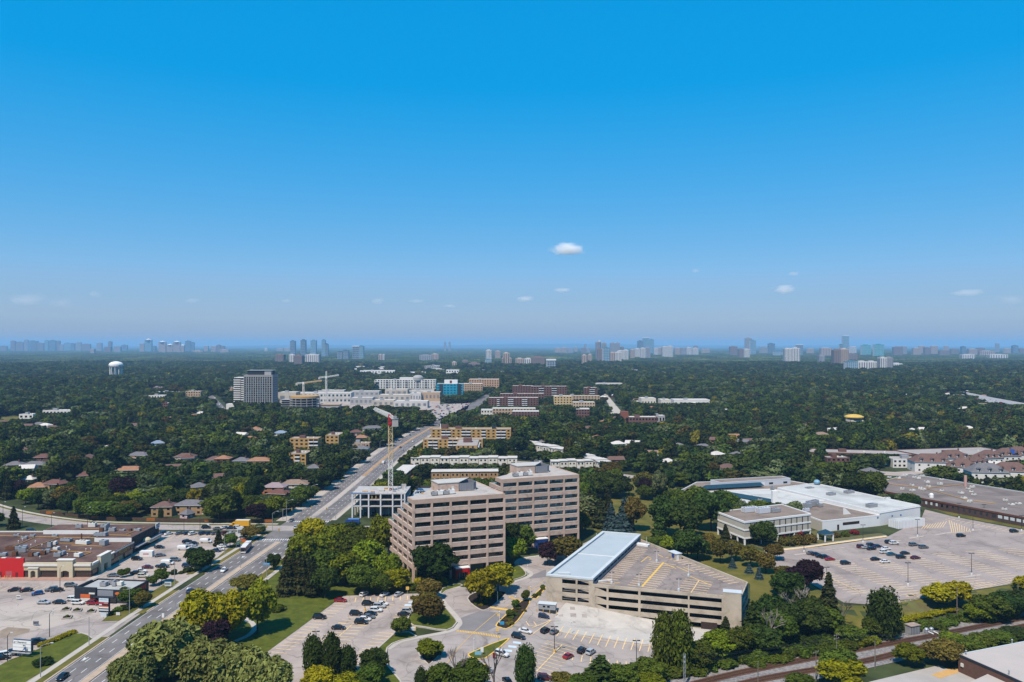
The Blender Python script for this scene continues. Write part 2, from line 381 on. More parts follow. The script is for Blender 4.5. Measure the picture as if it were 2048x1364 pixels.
# ---- shopping centre lot
lot = [(-300, 190), (Mc(190)-16, 190)]+[(Mc(y)-16, y) for y in (230, 270, 310, 350, 380)]+[(-130, 394), (-300, 394)]
sheet('shopping_lot', lot, .03, LOTM)
sheet('plaza', GP([(0, 1213), (100, 1210), (210, 1207), (205, 1228), (95, 1257), (40, 1268), (-40, 1280), (-40, 1213)]), .05, PLAZA)
sheet('lot_entrance_drive', GP([(60, 1277), (95, 1258), (205, 1229), (240, 1243), (290, 1221), (196, 1288), (183, 1277), (175, 1266), (148, 1264), (100, 1280)]), .055, DRVM)
dirt = mat('bare_dirt', (0.30, 0.24, 0.18), var=.25, scale=.25)
sheet('bare_dirt_patch', GP([(0, 1262), (16, 1254), (60, 1258), (58, 1265), (30, 1272), (0, 1276)]), .062, dirt)
lawnA = smooth_poly(GP([(88, 1293), (148, 1268), (172, 1270), (183, 1277), (177, 1288), (58, 1360), (0, 1395), (-60, 1395), (0, 1331), (37, 1314), (67, 1301)]), 2)
sheet('lawn', lawnA, .09, MOWN); kerb('lawn_kerb', smooth_poly(GP([(70, 1301), (148, 1267), (172, 1269), (184, 1277)]), 3, False), CONC, closed=False)
lawnB = GP([(203, 1243), (238, 1242), (300, 1205), (358, 1164), (350, 1160), (330, 1168), (300, 1186), (262, 1208), (222, 1226)])
sheet('lawn', lawnB, .09, GRASS)
sheet('lawn', GP([(372, 1150), (400, 1146), (520, 1068), (515, 1062), (470, 1085), (435, 1115), (385, 1135)]), .09, GRASS)
sheet('storefront_pavement', [(-172, 312), (-169.5, 312), (-169.5, 387), (-172, 387)], .12, CONC)
sheet('storefront_pavement', [(-255, 312.5), (-172, 312.5), (-172, 317), (-255, 317)], .12, mat('pink_paving', (0.40, 0.25, 0.19), var=.15, scale=.5))
# stall lines east of the mall and south of it
def stalls(P, ang, n, sp, L, both=False, spine=True):
    c, s = math.cos(ang), math.sin(ang); out = []
    for i in range(n+1):
        x, y = P[0]+c*sp*i, P[1]+s*sp*i
        out.append(((x, y), (x-s*L, y+c*L)))
        if both: out.append(((x, y), (x+s*L, y-c*L)))
    if spine: out.append((P, (P[0]+c*sp*n, P[1]+s*sp*n)))
    return out
ms = stalls((-167, 330), math.pi/2, 18, 2.8, 5.2, spine=False)+stalls((-150, 326), math.pi/2, 18, 2.8, 5.2, True)
ms += stalls((-168, 387), 0, 16, 2.8, -5.4)+stalls((-250, 300), 0, 26, 2.9, 5.2)
lines('stall_markings', ms, .2, .045, YELW)
# ---- office campus
lotC = GP([(687, 1192), (846, 1187), (814, 1243), (791, 1264), (714, 1341), (690, 1380), (580, 1380), (535, 1304)])
sheet('campus_lawn', GP([(440, 1395), (585, 1395), (560, 1340), (536, 1303), (686, 1191), (800, 1184), (880, 1183), (850, 1150), (720, 1130), (640, 1110), (572, 1122), (540, 1158), (400, 1300)]), .05, MOWN, excl=False)
sheet('office_lot', lotC, .08, LOTM)
drive = GP([(818, 1390), (780, 1335), (775, 1299), (800, 1284), (834, 1276), (895, 1264), (914, 1254), (916, 1240), (887, 1206), (879, 1187), (892, 1178), (920, 1174), (941, 1176), (1025, 1164), (1056, 1153), (1060, 1145), (1034, 1129), (1042, 1118), (1080, 1111), (1120, 1112), (1150, 1105), (1165, 1088), (1185, 1078), (1215, 1075), (1150, 1130), (1140, 1190), (1230, 1235), (1330, 1255), (1445, 1278), (1440, 1292), (1380, 1318), (1300, 1352), (1250, 1390)])
sheet('campus_drive', drive, .06, DRVM)
sheet('concrete_apron', GP([(1118, 1222), (1105, 1241), (1116, 1263), (1200, 1275), (1282, 1288), (1316, 1293), (1370, 1302), (1434, 1290)])+[(74, 269.6), (52, 276.2), (29.5, 283.0), (20, 285.8)], .10, mat('apron_concrete', (0.50, 0.47, 0.43), var=.1, scale=.15, stain=.09))
sheet('new_asphalt_patch', GP([(922, 1236), (960, 1222), (1000, 1226), (1020, 1233), (995, 1252), (975, 1262), (952, 1264), (918, 1262)]), .09, PATCH)
sheet('new_asphalt_patch', GP([(1056, 1154), (1092, 1139), (1093, 1154), (1060, 1158)]), .09, PATCH)
def island(name, px, m, kerbm=None, k=3, h=.16):
    p = smooth_poly(GP(px), k); sheet(name, p, .14, m, excl=False)
    if kerbm: kerb(name+'_kerb', p, kerbm, h=h, wid=.45)
    return p
isl1 = island('planted_island', [(935, 1197), (956, 1217), (976, 1218), (1011, 1189), (1001, 1183), (956, 1184)], MULCH, CONC)
isl2 = island('planted_island', [(1060, 1204), (1022, 1254), (1000, 1255), (995, 1246), (1042, 1203)], MULCH, YEL)
isl3 = island('grass_island', [(937, 1310), (946, 1304), (1012, 1278), (1013, 1283), (972, 1316), (946, 1316)], MOWN, YEL, 2)
isl4 = island('planted_island', [(836, 1303), (853, 1326), (863, 1326), (884, 1300), (859, 1295)], MULCH, CONC)
isl7 = island('planted_island', [(1091, 1177), (1073, 1198), (1061, 1197), (1088, 1171)], MULCH, YEL, 1)
isl8 = island('lawn', [(1004, 1152), (1033, 1131), (1050, 1143), (1049, 1152), (1022, 1160)], MOWN, CONC)
island('lawn', [(814, 1243), (846, 1188), (872, 1186), (884, 1208), (911, 1240), (911, 1250), (894, 1262), (850, 1256)], MOWN, CONC, 2, .5)
island('lawn', [(791, 1266), (834, 1274), (800, 1282), (774, 1297), (775, 1332), (812, 1390), (692, 1390), (716, 1343)], MOWN, CONC, 2, .3)
island('lawn', [(885, 1177), (912, 1168), (924, 1170), (920, 1173), (893, 1181), (882, 1190)], MOWN, CONC, 2)
island('grass_island', [(905, 1345), (940, 1332), (975, 1330), (960, 1350), (940, 1390), (880, 1390)], DRY, YEL, 2)
walk = smooth_poly(GP([(775, 1299), (800, 1284), (834, 1276), (895, 1264), (914, 1254), (916, 1240), (887, 1206), (879, 1187), (892, 1178), (920, 1174)]), 3, False)
ribbon('campus_pavement', walk, 2.2, .13, CONC, excl=False)
ribbon('campus_pavement', GP([(1025, 1165), (1056, 1154), (1060, 1145), (1034, 1130), (1042, 1118), (1079, 1112)]), 2.0, .13, CONC, excl=False)
ribbon('garden_path', GP([(470, 1283), (495, 1272), (509, 1258), (503, 1245), (492, 1240), (500, 1225)]), 1.8, .11, CONC, excl=False)
see(*[G(x, 1250)[0] for x in (470, 510)], G(490, 1250)[1], 0, 60)
# markings of the office lots
P0, P1 = G(705, 1249), G(643, 1304); angC = math.atan2(P1[1]-P0[1], P1[0]-P0[0]); LC = math.hypot(P1[0]-P0[0], P1[1]-P0[1])
mk = stalls(P0, angC, int(LC/2.75), 2.75, 5.3, True)
Pm = G(764, 1206); mk += stalls((P0[0], P0[1]), math.atan2(Pm[1]-P0[1], Pm[0]-P0[0]), 8, 2.75, 5.3, True)
Pa, Pb = G(672, 1206), G(541, 1306); aA = math.atan2(Pb[1]-Pa[1], Pb[0]-Pa[0]); mk += stalls(Pa, aA, int(math.dist(Pa, Pb)/2.75), 2.75, 5.2, spine=False)
Pa, Pb = G(786, 1268), G(716, 1338); aA = math.atan2(Pb[1]-Pa[1], Pb[0]-Pa[0]); mk += stalls(Pa, aA, int(math.dist(Pa, Pb)/2.75), 2.75, -5.0)
Pa, Pb = G(712, 1196), G(838, 1191); aA = math.atan2(Pb[1]-Pa[1], Pb[0]-Pa[0]); mk += stalls(Pa, aA, int(math.dist(Pa, Pb)/2.75), 2.75, -5.0, spine=False)
Pa, Pb = G(838, 1200), G(812, 1240); aA = math.atan2(Pb[1]-Pa[1], Pb[0]-Pa[0]); mk += stalls(Pa, aA, int(math.dist(Pa, Pb)/2.75), 2.75, -5.0, spine=False)
Pa, Pb = G(1124, 1290), G(1078, 1338); aA = math.atan2(Pb[1]-Pa[1], Pb[0]-Pa[0]); mk += stalls(Pa, aA, 9, 2.75, -5.2, True)
Pa, Pb = G(1120, 1263), G(1330, 1296); aA = math.atan2(Pb[1]-Pa[1], Pb[0]-Pa[0]); mk += stalls(Pa, aA, 17, 2.75, 5.2, True)
Pa, Pb = G(1130, 1305), G(1235, 1322); aA = math.atan2(Pb[1]-Pa[1], Pb[0]-Pa[0]); mk += stalls(Pa, aA, 14, 2.75, -5.2, spine=False)
Pa, Pb = G(1060, 1243), G(1105, 1262); mk += [(G(1064, 1256), G(1103, 1240)), (G(1103, 1240), G(1062, 1271))]
mk += stalls(G(1058, 1252), math.atan2(2.2, 9), 1, 2.75, 4)
lines('stall_markings', mk, .28, .125, YELW)
cl = smooth_poly(GP([(888, 1337), (905, 1312), (925, 1288), (945, 1268), (965, 1250), (1000, 1222), (1050, 1190), (1090, 1160)]), 4, False)
seg = [(a, b) for a, b in zip(cl[:-1], cl[1:])]
lines('drive_centre_line', seg, .17, .126, YEL)
def hatch(px, n, wid, dzz=.13, m=YEL):
    a, b, c, d = GP(px); sg = []
    for i in range(n+1):
        t = i/n; sg.append(((a[0]+(b[0]-a[0])*t, a[1]+(b[1]-a[1])*t), (d[0]+(c[0]-d[0])*t, d[1]+(c[1]-d[1])*t)))
    lines('crossing_markings', sg, wid, dzz, m)
hatch([(915, 1260), (1000, 1272), (999, 1277), (914, 1264)], 26, .3); hatch([(982, 1214), (1028, 1221), (1027, 1224), (981, 1217)], 12, .8, .13, YEL)
hatch([(1020, 1193), (1040, 1200), (1036, 1203), (1018, 1196)], 9, .35)
blue = mat('pale_blue_paint', (0.55, 0.66, 0.74), var=.1, scale=1)
for px in ((1034, 1286), (1025, 1294), (1016, 1302), (824, 1205), (816, 1211)):
    x, y = G(*px); sheet('accessible_bay_marking', [(x-1.3, y-.9), (x+1.3, y-.9), (x+1.3, y+.9), (x-1.3, y+.9)], .128, blue, excl=False)
# ---- works lot on the right
lotE = GP([(1531, 1104), (1545, 1136), (1620, 1166), (1687, 1205), (1740, 1210), (1789, 1207), (2048, 1164), (2230, 1136), (2230, 1085), (2048, 1060), (1905, 1033), (1850, 1019), (1842, 1039), (1772, 1075), (1650, 1092)])
sheet('works_lot', lotE, .05, LOTD)
me_ = []
rowd = math.atan2(-25, 5.7)
for k in range(9):
    x0, y0 = G(1640, 1147) if k == 0 else (0, 0)
    bx0, by0 = G(1640, 1146); px_, py_ = bx0+k*17.6, by0+k*4.0
    if k > 0: py_ += 14; px_ -= 3.2
    n = 10 if k == 0 else 20
    me_ += stalls((px_, py_), rowd, n, 2.7, 5.0, True)
Pa, Pb = G(1789, 1206), G(2120, 1152); aA = math.atan2(Pb[1]-Pa[1], Pb[0]-Pa[0]); me_ += stalls(Pa, aA, 34, 2.7, 5.0, spine=False)
Pa, Pb = G(1900, 1037), G(2048, 1066); aA = math.atan2(Pb[1]-Pa[1], Pb[0]-Pa[0]); me_ += stalls(Pa, aA, 20, 2.7, -4.6, spine=False)
lines('stall_markings', [s_ for s_ in me_ if inpoly(*s_[0], lotE) and inpoly(*s_[1], lotE)], .30, .07, YELW)
hatch([(1850, 1050), (1893, 1043), (1885, 1055), (1843, 1058)], 8, .25, .075, YELW); hatch([(1898, 1040), (1945, 1060), (1940, 1065), (1904, 1066)], 9, .25, .075, YELW)
for px0, px1 in (((1533, 1118), (1566, 1113)), ((1589, 1110), (1615, 1107)), ((1650, 1101), (1688, 1096)), ((1710, 1093), (1726, 1091)), ((1818, 1077), (1852, 1072)), ((1871, 1070), (1904, 1065)), ((1790, 1083), (1800, 1081)), ((1931, 1064), (1962, 1060)), ((1796, 1178), (1838, 1170)), ((1925, 1155), (1962, 1150)), ((1718, 1185), (1760, 1184))):
    a, b = G(*px0), G(*px1); o = kerb('lot_island', [a, b], PLAZA, .15, 1.5, False)
ribbon('works_pavement', GP([(1530, 1103), (1600, 1096), (1680, 1085), (1773, 1073)]), 1.8, .12, YELW, excl=False)
ribbon('works_pavement', GP([(1530, 1101), (1600, 1094.5), (1680, 1083.5), (1773, 1071.5)]), 1.2, .15, CONC, excl=False)
sheet('park_lawn', GP([(1163, 1030), (1190, 1062), (1285, 1078), (1500, 1168), (1500, 1272), (1580, 1262), (1684, 1212), (1618, 1166), (1543, 1136), (1529, 1103), (1460, 1085), (1440, 1060), (1390, 1000), (1320, 955), (1230, 965)]), .03, GRASS, excl=False)
sheet('works_lawn', GP([(1531, 1101), (1600, 1093), (1680, 1082), (1773, 1070), (1760, 1066), (1660, 1078), (1640, 1060), (1480, 1080)]), .055, DRY, excl=False)
sheet('railside_lawn', GP([(1684, 1212), (1740, 1211), (1789, 1208), (2048, 1166), (2160, 1150), (2160, 1190), (1920, 1212), (1840, 1232), (1760, 1262), (1690, 1262)]), .03, GRASS, excl=False)
sheet('works_lawn', GP([(1842, 1010), (1905, 1031), (2048, 1058), (2200, 1080), (2200, 1070), (2048, 1050), (1900, 1016), (1850, 1004)]), .03, GRASS, excl=False)
sheet('bare_bank', GP([(1800, 1200), (1860, 1195), (1960, 1185), (1940, 1205), (1860, 1225), (1800, 1222)]), .06, DRY, excl=False)
# ---- railway
T1 = GP([(1290, 1395), (1400, 1366), (1500, 1342), (1687, 1305), (1848, 1275.5), (2048, 1236.7), (2200, 1210)]); T2 = GP([(1360, 1405), (1516, 1361), (1714, 1326), (1802, 1306), (1900, 1284), (2048, 1253), (2200, 1224)])
mid = [((a[0]+b[0])/2, (a[1]+b[1])/2) for a, b in zip(T1, T2)]
ribbon('railway_ballast', mid, 17, .12, BALL)
TIE = mat('creosoted_tie', (0.07, 0.045, 0.032), var=.3, scale=.8); RAIL = mat('rusty_rail', (0.16, 0.075, 0.045), rough=.5, var=.2, scale=.5)
for T in (T1, T2):
    ribbon('track_bed', T, 3.6, .2, RUST)
    P = smooth_poly(T, 30, False); tb = MB(); rl = MB(); acc = 0.0
    for a, c in zip(P[:-1], P[1:]):
        L = math.dist(a, c); ux, uy = (c[0]-a[0])/L, (c[1]-a[1])/L; z = float(zg(*a)); z2 = float(zg(*c))
        for s_ in (-.75, .75):
            q = [(a[0]-uy*(s_-.06), a[1]+ux*(s_-.06), z+.5), (a[0]-uy*(s_+.06), a[1]+ux*(s_+.06), z+.5), (c[0]-uy*(s_+.06), c[1]+ux*(s_+.06), z2+.5), (c[0]-uy*(s_-.06), c[1]+ux*(s_-.06), z2+.5)]
            rl.quad(q); lo = [(p[0], p[1], p[2]-.2) for p in q]
            rl.quad([lo[0], lo[3], q[3], q[0]]); rl.quad([lo[2], lo[1], q[1], q[2]])
        while acc < L:
            x, y = a[0]+ux*acc, a[1]+uy*acc; zz = float(zg(x, y))
            p = [(x-uy*1.3-ux*.12, y+ux*1.3-uy*.12), (x+uy*1.3-ux*.12, y-ux*1.3-uy*.12), (x+uy*1.3+ux*.12, y-ux*1.3+uy*.12), (x-uy*1.3+ux*.12, y+ux*1.3+uy*.12)]
            tb.prism([(p_[0], p_[1]) for p_ in p], zz+.1, zz+.32); acc += .62
        acc -= L
    o = tb.build('railway_ties', TIE); o['kind'] = 'stuff'; tag(o, 'dark timber ties under a rusty railway track', 'railway ties', 'timber ties of the railway')
    o = rl.build('railway_rails', RAIL); o['kind'] = 'structure'
sheet('yard_pavement', GP([(1660, 1400), (1740, 1364), (1878, 1331), (1900, 1340), (1925, 1345), (2100, 1400)]), .12, mat('yard_concrete', (0.42, 0.39, 0.36), var=.1, scale=.15))
sheet('ochre_pavement', GP([(1862, 1350), (1916, 1333), (1917, 1346), (1880, 1358)]), .15, mat('ochre_concrete', (0.58, 0.36, 0.14), var=.1, scale=.4))
# ---- far highway on the right
sheet('highway', GP([(1893, 784), (1935, 791), (1985, 802), (2060, 816), (2060, 821), (1975, 812), (1932, 797)]), 6.0, mat('motorway_concrete', (0.34, 0.33, 0.33), var=.1, scale=.02))
for x, y in ((1920, 790), (1945, 797), (1970, 806), (2000, 812), (2030, 817)):
    a, d = G(x, y); see(a-45, a+45, d, 6, 900)
# ================================================================== PLANTS: meshes shared by all copies
LEAF = {
 'mid': leafmat('foliage_mid', (0.066, 0.092, 0.010)), 'dark': leafmat('foliage_dark', (0.036, 0.058, 0.010)),
 'bright': leafmat('foliage_bright', (0.130, 0.158, 0.008)), 'yellow': leafmat('foliage_yellow', (0.235, 0.21, 0.006), .015, .2),
 'olive': leafmat('foliage_olive', (0.120, 0.098, 0.018)), 'purple': leafmat('foliage_purple', (0.030, 0.014, 0.020), .02, .2),
 'silver': leafmat('foliage_silver', (0.105, 0.130, 0.050)), 'willow': leafmat('foliage_willow', (0.155, 0.172, 0.045), .01, .15),
 'spruce': leafmat('needles_dark', (0.042, 0.046, 0.014)), 'blue': leafmat('needles_blue', (0.060, 0.100, 0.100), .01, .15),
 'red': leafmat('foliage_red', (0.22, 0.035, 0.03), .01, .2), 'rust': leafmat('foliage_rust', (0.20, 0.085, 0.02), .02, .2)}
BARK = mat('bark', (0.075, 0.055, 0.042), var=.3, scale=1.5); PALE = mat('pale_bark', (0.36, 0.31, 0.27), var=.2, scale=1.5)
def unit(v): return v/np.maximum(np.linalg.norm(v, axis=1, keepdims=True), 1e-6)
t_ = (1+5**.5)/2
ICO = unit(np.array([(-1, t_, 0), (1, t_, 0), (-1, -t_, 0), (1, -t_, 0), (0, -1, t_), (0, 1, t_), (0, -1, -t_), (0, 1, -t_), (t_, 0, -1), (t_, 0, 1), (-t_, 0, -1), (-t_, 0, 1)], float))
ICOF = np.array([(0, 11, 5), (0, 5, 1), (0, 1, 7), (0, 7, 10), (0, 10, 11), (1, 5, 9), (5, 11, 4), (11, 10, 2), (10, 7, 6), (7, 1, 8), (3, 9, 4), (3, 4, 2), (3, 2, 6), (3, 6, 8), (3, 8, 9), (4, 9, 5), (2, 4, 11), (6, 2, 10), (8, 6, 7), (9, 8, 1)])
def quads(P, N, sx, sy, rng, T=None):
    n = len(P); A = rng.normal(size=(n, 3)) if T is None else T
    t = unit(np.cross(N, A)); b = np.cross(N, t)
    if T is not None: t, b = b, t
    sx = sx[:, None]; sy = sy[:, None]; bend = N*(sx*.35)
    V = np.stack([P-t*sx-b*sy-bend, P+t*sx-b*sy, P+t*sx+b*sy-bend, P-t*sx+b*sy], 1).reshape(-1, 3)
    return V
def crown(name, seed, lobes, nleaf, leaf, m, core=.78, jit=.55):
    """lobes: (x, y, z, r, squash) blobs; leaf-sized faces over them"""
    rng = np.random.default_rng(seed); L = np.array(lobes, float)
    pr = L[:, 3]**2; pr /= pr.sum(); k = rng.choice(len(L), nleaf*2, p=pr)
    D = unit(rng.normal(size=(nleaf*2, 3))+np.array([0, 0, .25])); rr = np.where(rng.random((nleaf*2, 1)) < .74, rng.uniform(.78, 1.05, (nleaf*2, 1)), rng.uniform(1.0, 1.32, (nleaf*2, 1)))
    P = L[k, :3]+D*rr*L[k, 3:4]*np.stack([np.ones(nleaf*2), np.ones(nleaf*2), L[k, 4]], 1)
    keep = np.ones(len(P), bool)
    for i, l in enumerate(L):
        q = (P-l[:3])/np.array([l[3], l[3], l[3]*l[4]]); keep &= ~((np.linalg.norm(q, axis=1) < .72) & (k != i))
    P, D = P[keep][:nleaf], D[keep][:nleaf]
    N = unit(D+rng.normal(size=D.shape)*jit+np.array([0, 0, .25])); s = leaf*rng.uniform(.55, 1.25, len(P))
    V = [quads(P, N, s, s*.7, rng)]; polys = [np.arange(len(P)*4).reshape(-1, 4)]; base = len(P)*4; tr = []
    for l in L:
        V.append(l[:3]+ICO*core*np.array([l[3], l[3], l[3]*l[4]])*rng.uniform(.85, 1.1, (12, 1))); tr.append(ICOF+base); base += 12
    polys.append(np.concatenate(tr)); return npmesh(name, np.concatenate(V), polys, [m])
def round_lobes(seed, h, r, n, z0=.28, top=.95, rl=(.32, .5)):
    rng = np.random.default_rng(seed); out = [(0, 0, h*.6, r*.62, 1.0)]
    zc, hz = h*(z0+top)/2, h*(top-z0)/2
    for i in range(n):
        u = rng.uniform(-.85, .9); a = i*2.399+rng.uniform(-.5, .5); q = r*math.sqrt(max(.05, 1-u*u))*rng.uniform(.55, .78)
        out.append((q*math.cos(a), q*math.sin(a), zc+u*hz*.78, r*rng.uniform(*rl), rng.uniform(.7, .95)))
        if i % 2: q2 = r*math.sqrt(max(.05, 1-u*u))*rng.uniform(.85, 1.12); out.append((q2*math.cos(a+1.2), q2*math.sin(a+1.2), zc+u*hz*.9+rng.uniform(0, .06)*h, r*rng.uniform(.14, .26), .8))
    return out
def trunk(name, seed, h, r, n=6, m=BARK, fork=.35):
    rng = random.Random(seed); b = MB(); z1 = h*fork
    b.tube((0, 0, -.3), (0, 0, z1), r, r*.75, 7); b.tube((0, 0, z1), (rng.uniform(-.3, .3), rng.uniform(-.3, .3), h*.8), r*.7, r*.2, 6)
    for i in range(n):
        a = i*2.4+rng.random(); z = z1*rng.uniform(.8, 1.5); q = h*rng.uniform(.18, .3)
        b.tube((0, 0, z), (q*math.cos(a), q*math.sin(a), z+h*rng.uniform(.2, .35)), r*.4, r*.1, 5)
    return b.mesh(name, m)
NH, NR = 12.0, 5.0     # nominal height and crown radius of the shared meshes
KINDS = {}
def kind(key, crowns, trunks): KINDS[key] = (crowns, trunks)
TRK = [trunk('trunk', i, NH, .28) for i in range(3)]
for mk_, n_ in (('mid', 4), ('dark', 3), ('bright', 3), ('yellow', 2), ('olive', 2), ('purple', 1), ('silver', 2), ('rust', 1)):
    kind(mk_, [crown('crown_'+mk_, 10*i+len(mk_), round_lobes(7*i+len(mk_)*3, NH, NR, 17+2*i), 4200, .37, LEAF[mk_], .72) for i in range(n_)], TRK)
def column_lobes(seed, h, r, n=14):
    rng = np.random.default_rng(seed); out = []
    for i in range(n):
        z = h*(.14+.8*i/(n-1)); e = r*(.55+.45*math.sin(math.pi*min(1, (i+2)/(n))))*(1-.65*max(0, i/(n-1)-.6)/.4)
        a = i*2.4; out.append((e*.45*math.cos(a), e*.45*math.sin(a), z, e*rng.uniform(.6, .85), 1.1))
    return out
kind('poplar', [crown('crown_poplar', 91+i, column_lobes(91+i, NH, NR), 3600, .36, LEAF['dark'], .55) for i in range(2)], TRK)
kind('poplar_mid', [crown('crown_poplar', 96, column_lobes(95, NH, NR), 3600, .36, LEAF['mid'], .55)], TRK)
def willow(name, seed, m):
    rng = np.random.default_rng(seed); lob = round_lobes(seed, NH, NR, 26, .22, .97, (.26, .42)); n = 9000
    L = np.array(lob); k = rng.integers(0, len(L), n); D = unit(rng.normal(size=(n, 3))*np.array([1, 1, .8])+np.array([0, 0, .2]))
    P = L[k, :3]+D*L[k, 3:4]; P[:, 2] -= rng.uniform(0, 1, n)**1.5*3.6*(np.hypot(P[:, 0], P[:, 1])/NR); P[:, 2] = np.maximum(P[:, 2], .8)
    N = unit(np.stack([D[:, 0], D[:, 1], D[:, 2]*.5+.25], 1)+rng.normal(size=(n, 3))*.35)
    s = rng.uniform(.5, 1.25, n)*.19
    V = [quads(P, N, s*3.4, s, rng, np.tile(np.array([[.12, .05, 1.]]), (n, 1))+rng.normal(size=(n, 3))*.25)]; polys = [np.arange(n*4).reshape(-1, 4)]; base = n*4; tr = []
    for l in L:
        V.append(l[:3]+ICO*.62*l[3]*np.array([1, 1, l[4]])); tr.append(ICOF+base); base += 12
    polys.append(np.concatenate(tr)); return npmesh(name, np.concatenate(V), polys, [m])
kind('willow', [willow('crown_willow', 31+i, LEAF['willow']) for i in range(2)], TRK)
def conifer(name, seed, m, h=NH, r=3.0, n=2600, z0=.06, ragged=.2, ls=.26):
    rng = np.random.default_rng(seed); tiers = 17; k = rng.integers(0, tiers, n*2); w_ = (1-k/tiers); keep = rng.random(n*2) < w_**1.1*1.3; k = k[keep][:n]; n = len(k)
    zt = h*(z0+(1-z0)*k/tiers); R = r*(1-k/tiers)**.9*(1+ragged*np.sin(k*1.7+seed))+.15
    a = np.floor(rng.uniform(0, 1, n)*9)/9*2*math.pi+k*.7+rng.normal(size=n)*.16; q = R*rng.uniform(.15, 1, n)**.6
    P = np.stack([q*np.cos(a), q*np.sin(a), zt+h/tiers*1.1-q*.28+rng.normal(size=n)*.12], 1)
    out = np.stack([np.cos(a), np.sin(a), np.full(n, -.35)], 1); N = unit(np.stack([np.cos(a)*.55, np.sin(a)*.55, np.ones(n)], 1)+rng.normal(size=(n, 3))*.3)
    s = rng.uniform(.7, 1.25, n)*ls
    V = [quads(P, N, s*1.9, s, rng, out)]; polys = [np.arange(n*4).reshape(-1, 4)]; base = n*4
    th = np.arange(9)*2*math.pi/9; ring = np.stack([r*.62*np.cos(th), r*.62*np.sin(th), np.full(9, h*z0+.6)], 1)
    V += [ring, np.array([[0, 0, h*.985], [0, 0, h*z0+.5]])]
    polys.append(np.array([(base+i, base+(i+1) % 9, base+9) for i in range(9)]+[(base+(i+1) % 9, base+i, base+10) for i in range(9)]))
    return npmesh(name, np.concatenate(V), polys, [m])
CTR = [MB().tube((0, 0, -.3), (0, 0, NH*.9), .22, .05, 6).mesh('trunk', BARK)]
kind('spruce', [conifer('crown_spruce', 41+i, LEAF['spruce']) for i in range(3)], CTR)
kind('blue', [conifer('crown_blue_spruce', 51+i, LEAF['blue'], r=3.4) for i in range(2)], CTR)
kind('larch', [conifer('crown_ragged', 61+i, LEAF['dark'], r=3.3, n=1700, ragged=.35) for i in range(2)], CTR)
def dome_lobes(seed, h, r, n):
    rng = np.random.default_rng(seed); out = [(0, 0, h*.4, r*.6, .8)]
    for i in range(n):
        a = i*2.399; q = r*rng.uniform(.3, .75); out.append((q*math.cos(a), q*math.sin(a), h*rng.uniform(.22, .68)*(1.1-q/r*.6), r*rng.uniform(.28, .42), .85))
    return out
STEM = [MB().tube((0, 0, -.2), (.1, 0, 1.6), .10, .05, 5).tube((0, 0, 0), (.8, .3, 1.8), .07, .03, 5).tube((0, 0, 0), (-.6, .5, 1.7), .07, .03, 5).mesh('stems', BARK)]
for mk_ in ('mid', 'dark', 'bright', 'yellow', 'olive', 'red', 'purple'):
    kind('shrub_'+mk_, [crown('foliage_shrub', 70+i+len(mk_), dome_lobes(70+i+len(mk_), 3.0, 2.2, 12), 1300, .22, LEAF[mk_]) for i in range(2)], STEM)
def bare(name, seed, m, spread=.5):
    rng = random.Random(seed); b = MB()
    def grow(p, d, L, r, lev):
        q = p+d*L; b.tube(p, q, r, r*.62, 5, cap=False)
        if lev == 0: return
        for i in range(3 if lev > 1 else 4):
            v = Vector((rng.gauss(0, 1), rng.gauss(0, 1), rng.gauss(0, .5))).normalized()
            grow(p+d*L*rng.uniform(.55, 1), (d+v*spread).normalized(), L*rng.uniform(.55, .75), r*.55, lev-1)
    grow(Vector((0, 0, -.2)), Vector((.03, 0, 1)), 3.6, .2, 4); return b.mesh(name, m)
BARE = {'bare_pale': [bare('branches', 3+i, PALE) for i in range(2)], 'bare_grey': [bare('branches', 8+i, mat('grey_bark', (0.17, 0.14, 0.125), var=.2, scale=1.5), .42) for i in range(2)]}
CATN = {'spruce': 'spruce_tree', 'blue': 'blue_spruce', 'larch': 'conifer_tree', 'willow': 'willow_tree', 'poplar': 'poplar_tree', 'poplar_mid': 'poplar_tree', 'purple': 'purple_leaved_tree'}
PLANTED = []        # (x, y, r)
trng = random.Random(5)
LOOK = {'mid': 'mid green rounded broadleaf tree', 'dark': 'dark green dense broadleaf tree', 'bright': 'fresh green leafy tree', 'yellow': 'yellow green leafy tree',
        'olive': 'olive brown tinged broadleaf tree', 'purple': 'dark purple leaved tree', 'silver': 'pale silvery green tree', 'rust': 'rust tinged autumnal tree', 'willow': 'grey green weeping willow',
        'spruce': 'dark pointed spruce', 'blue': 'blue grey spruce', 'larch': 'ragged dark conifer', 'poplar': 'tall narrow dark poplar', 'poplar_mid': 'tall narrow mid green poplar',
        'bare_pale': 'leafless pale barked tree', 'bare_grey': 'leafless grey branching tree'}
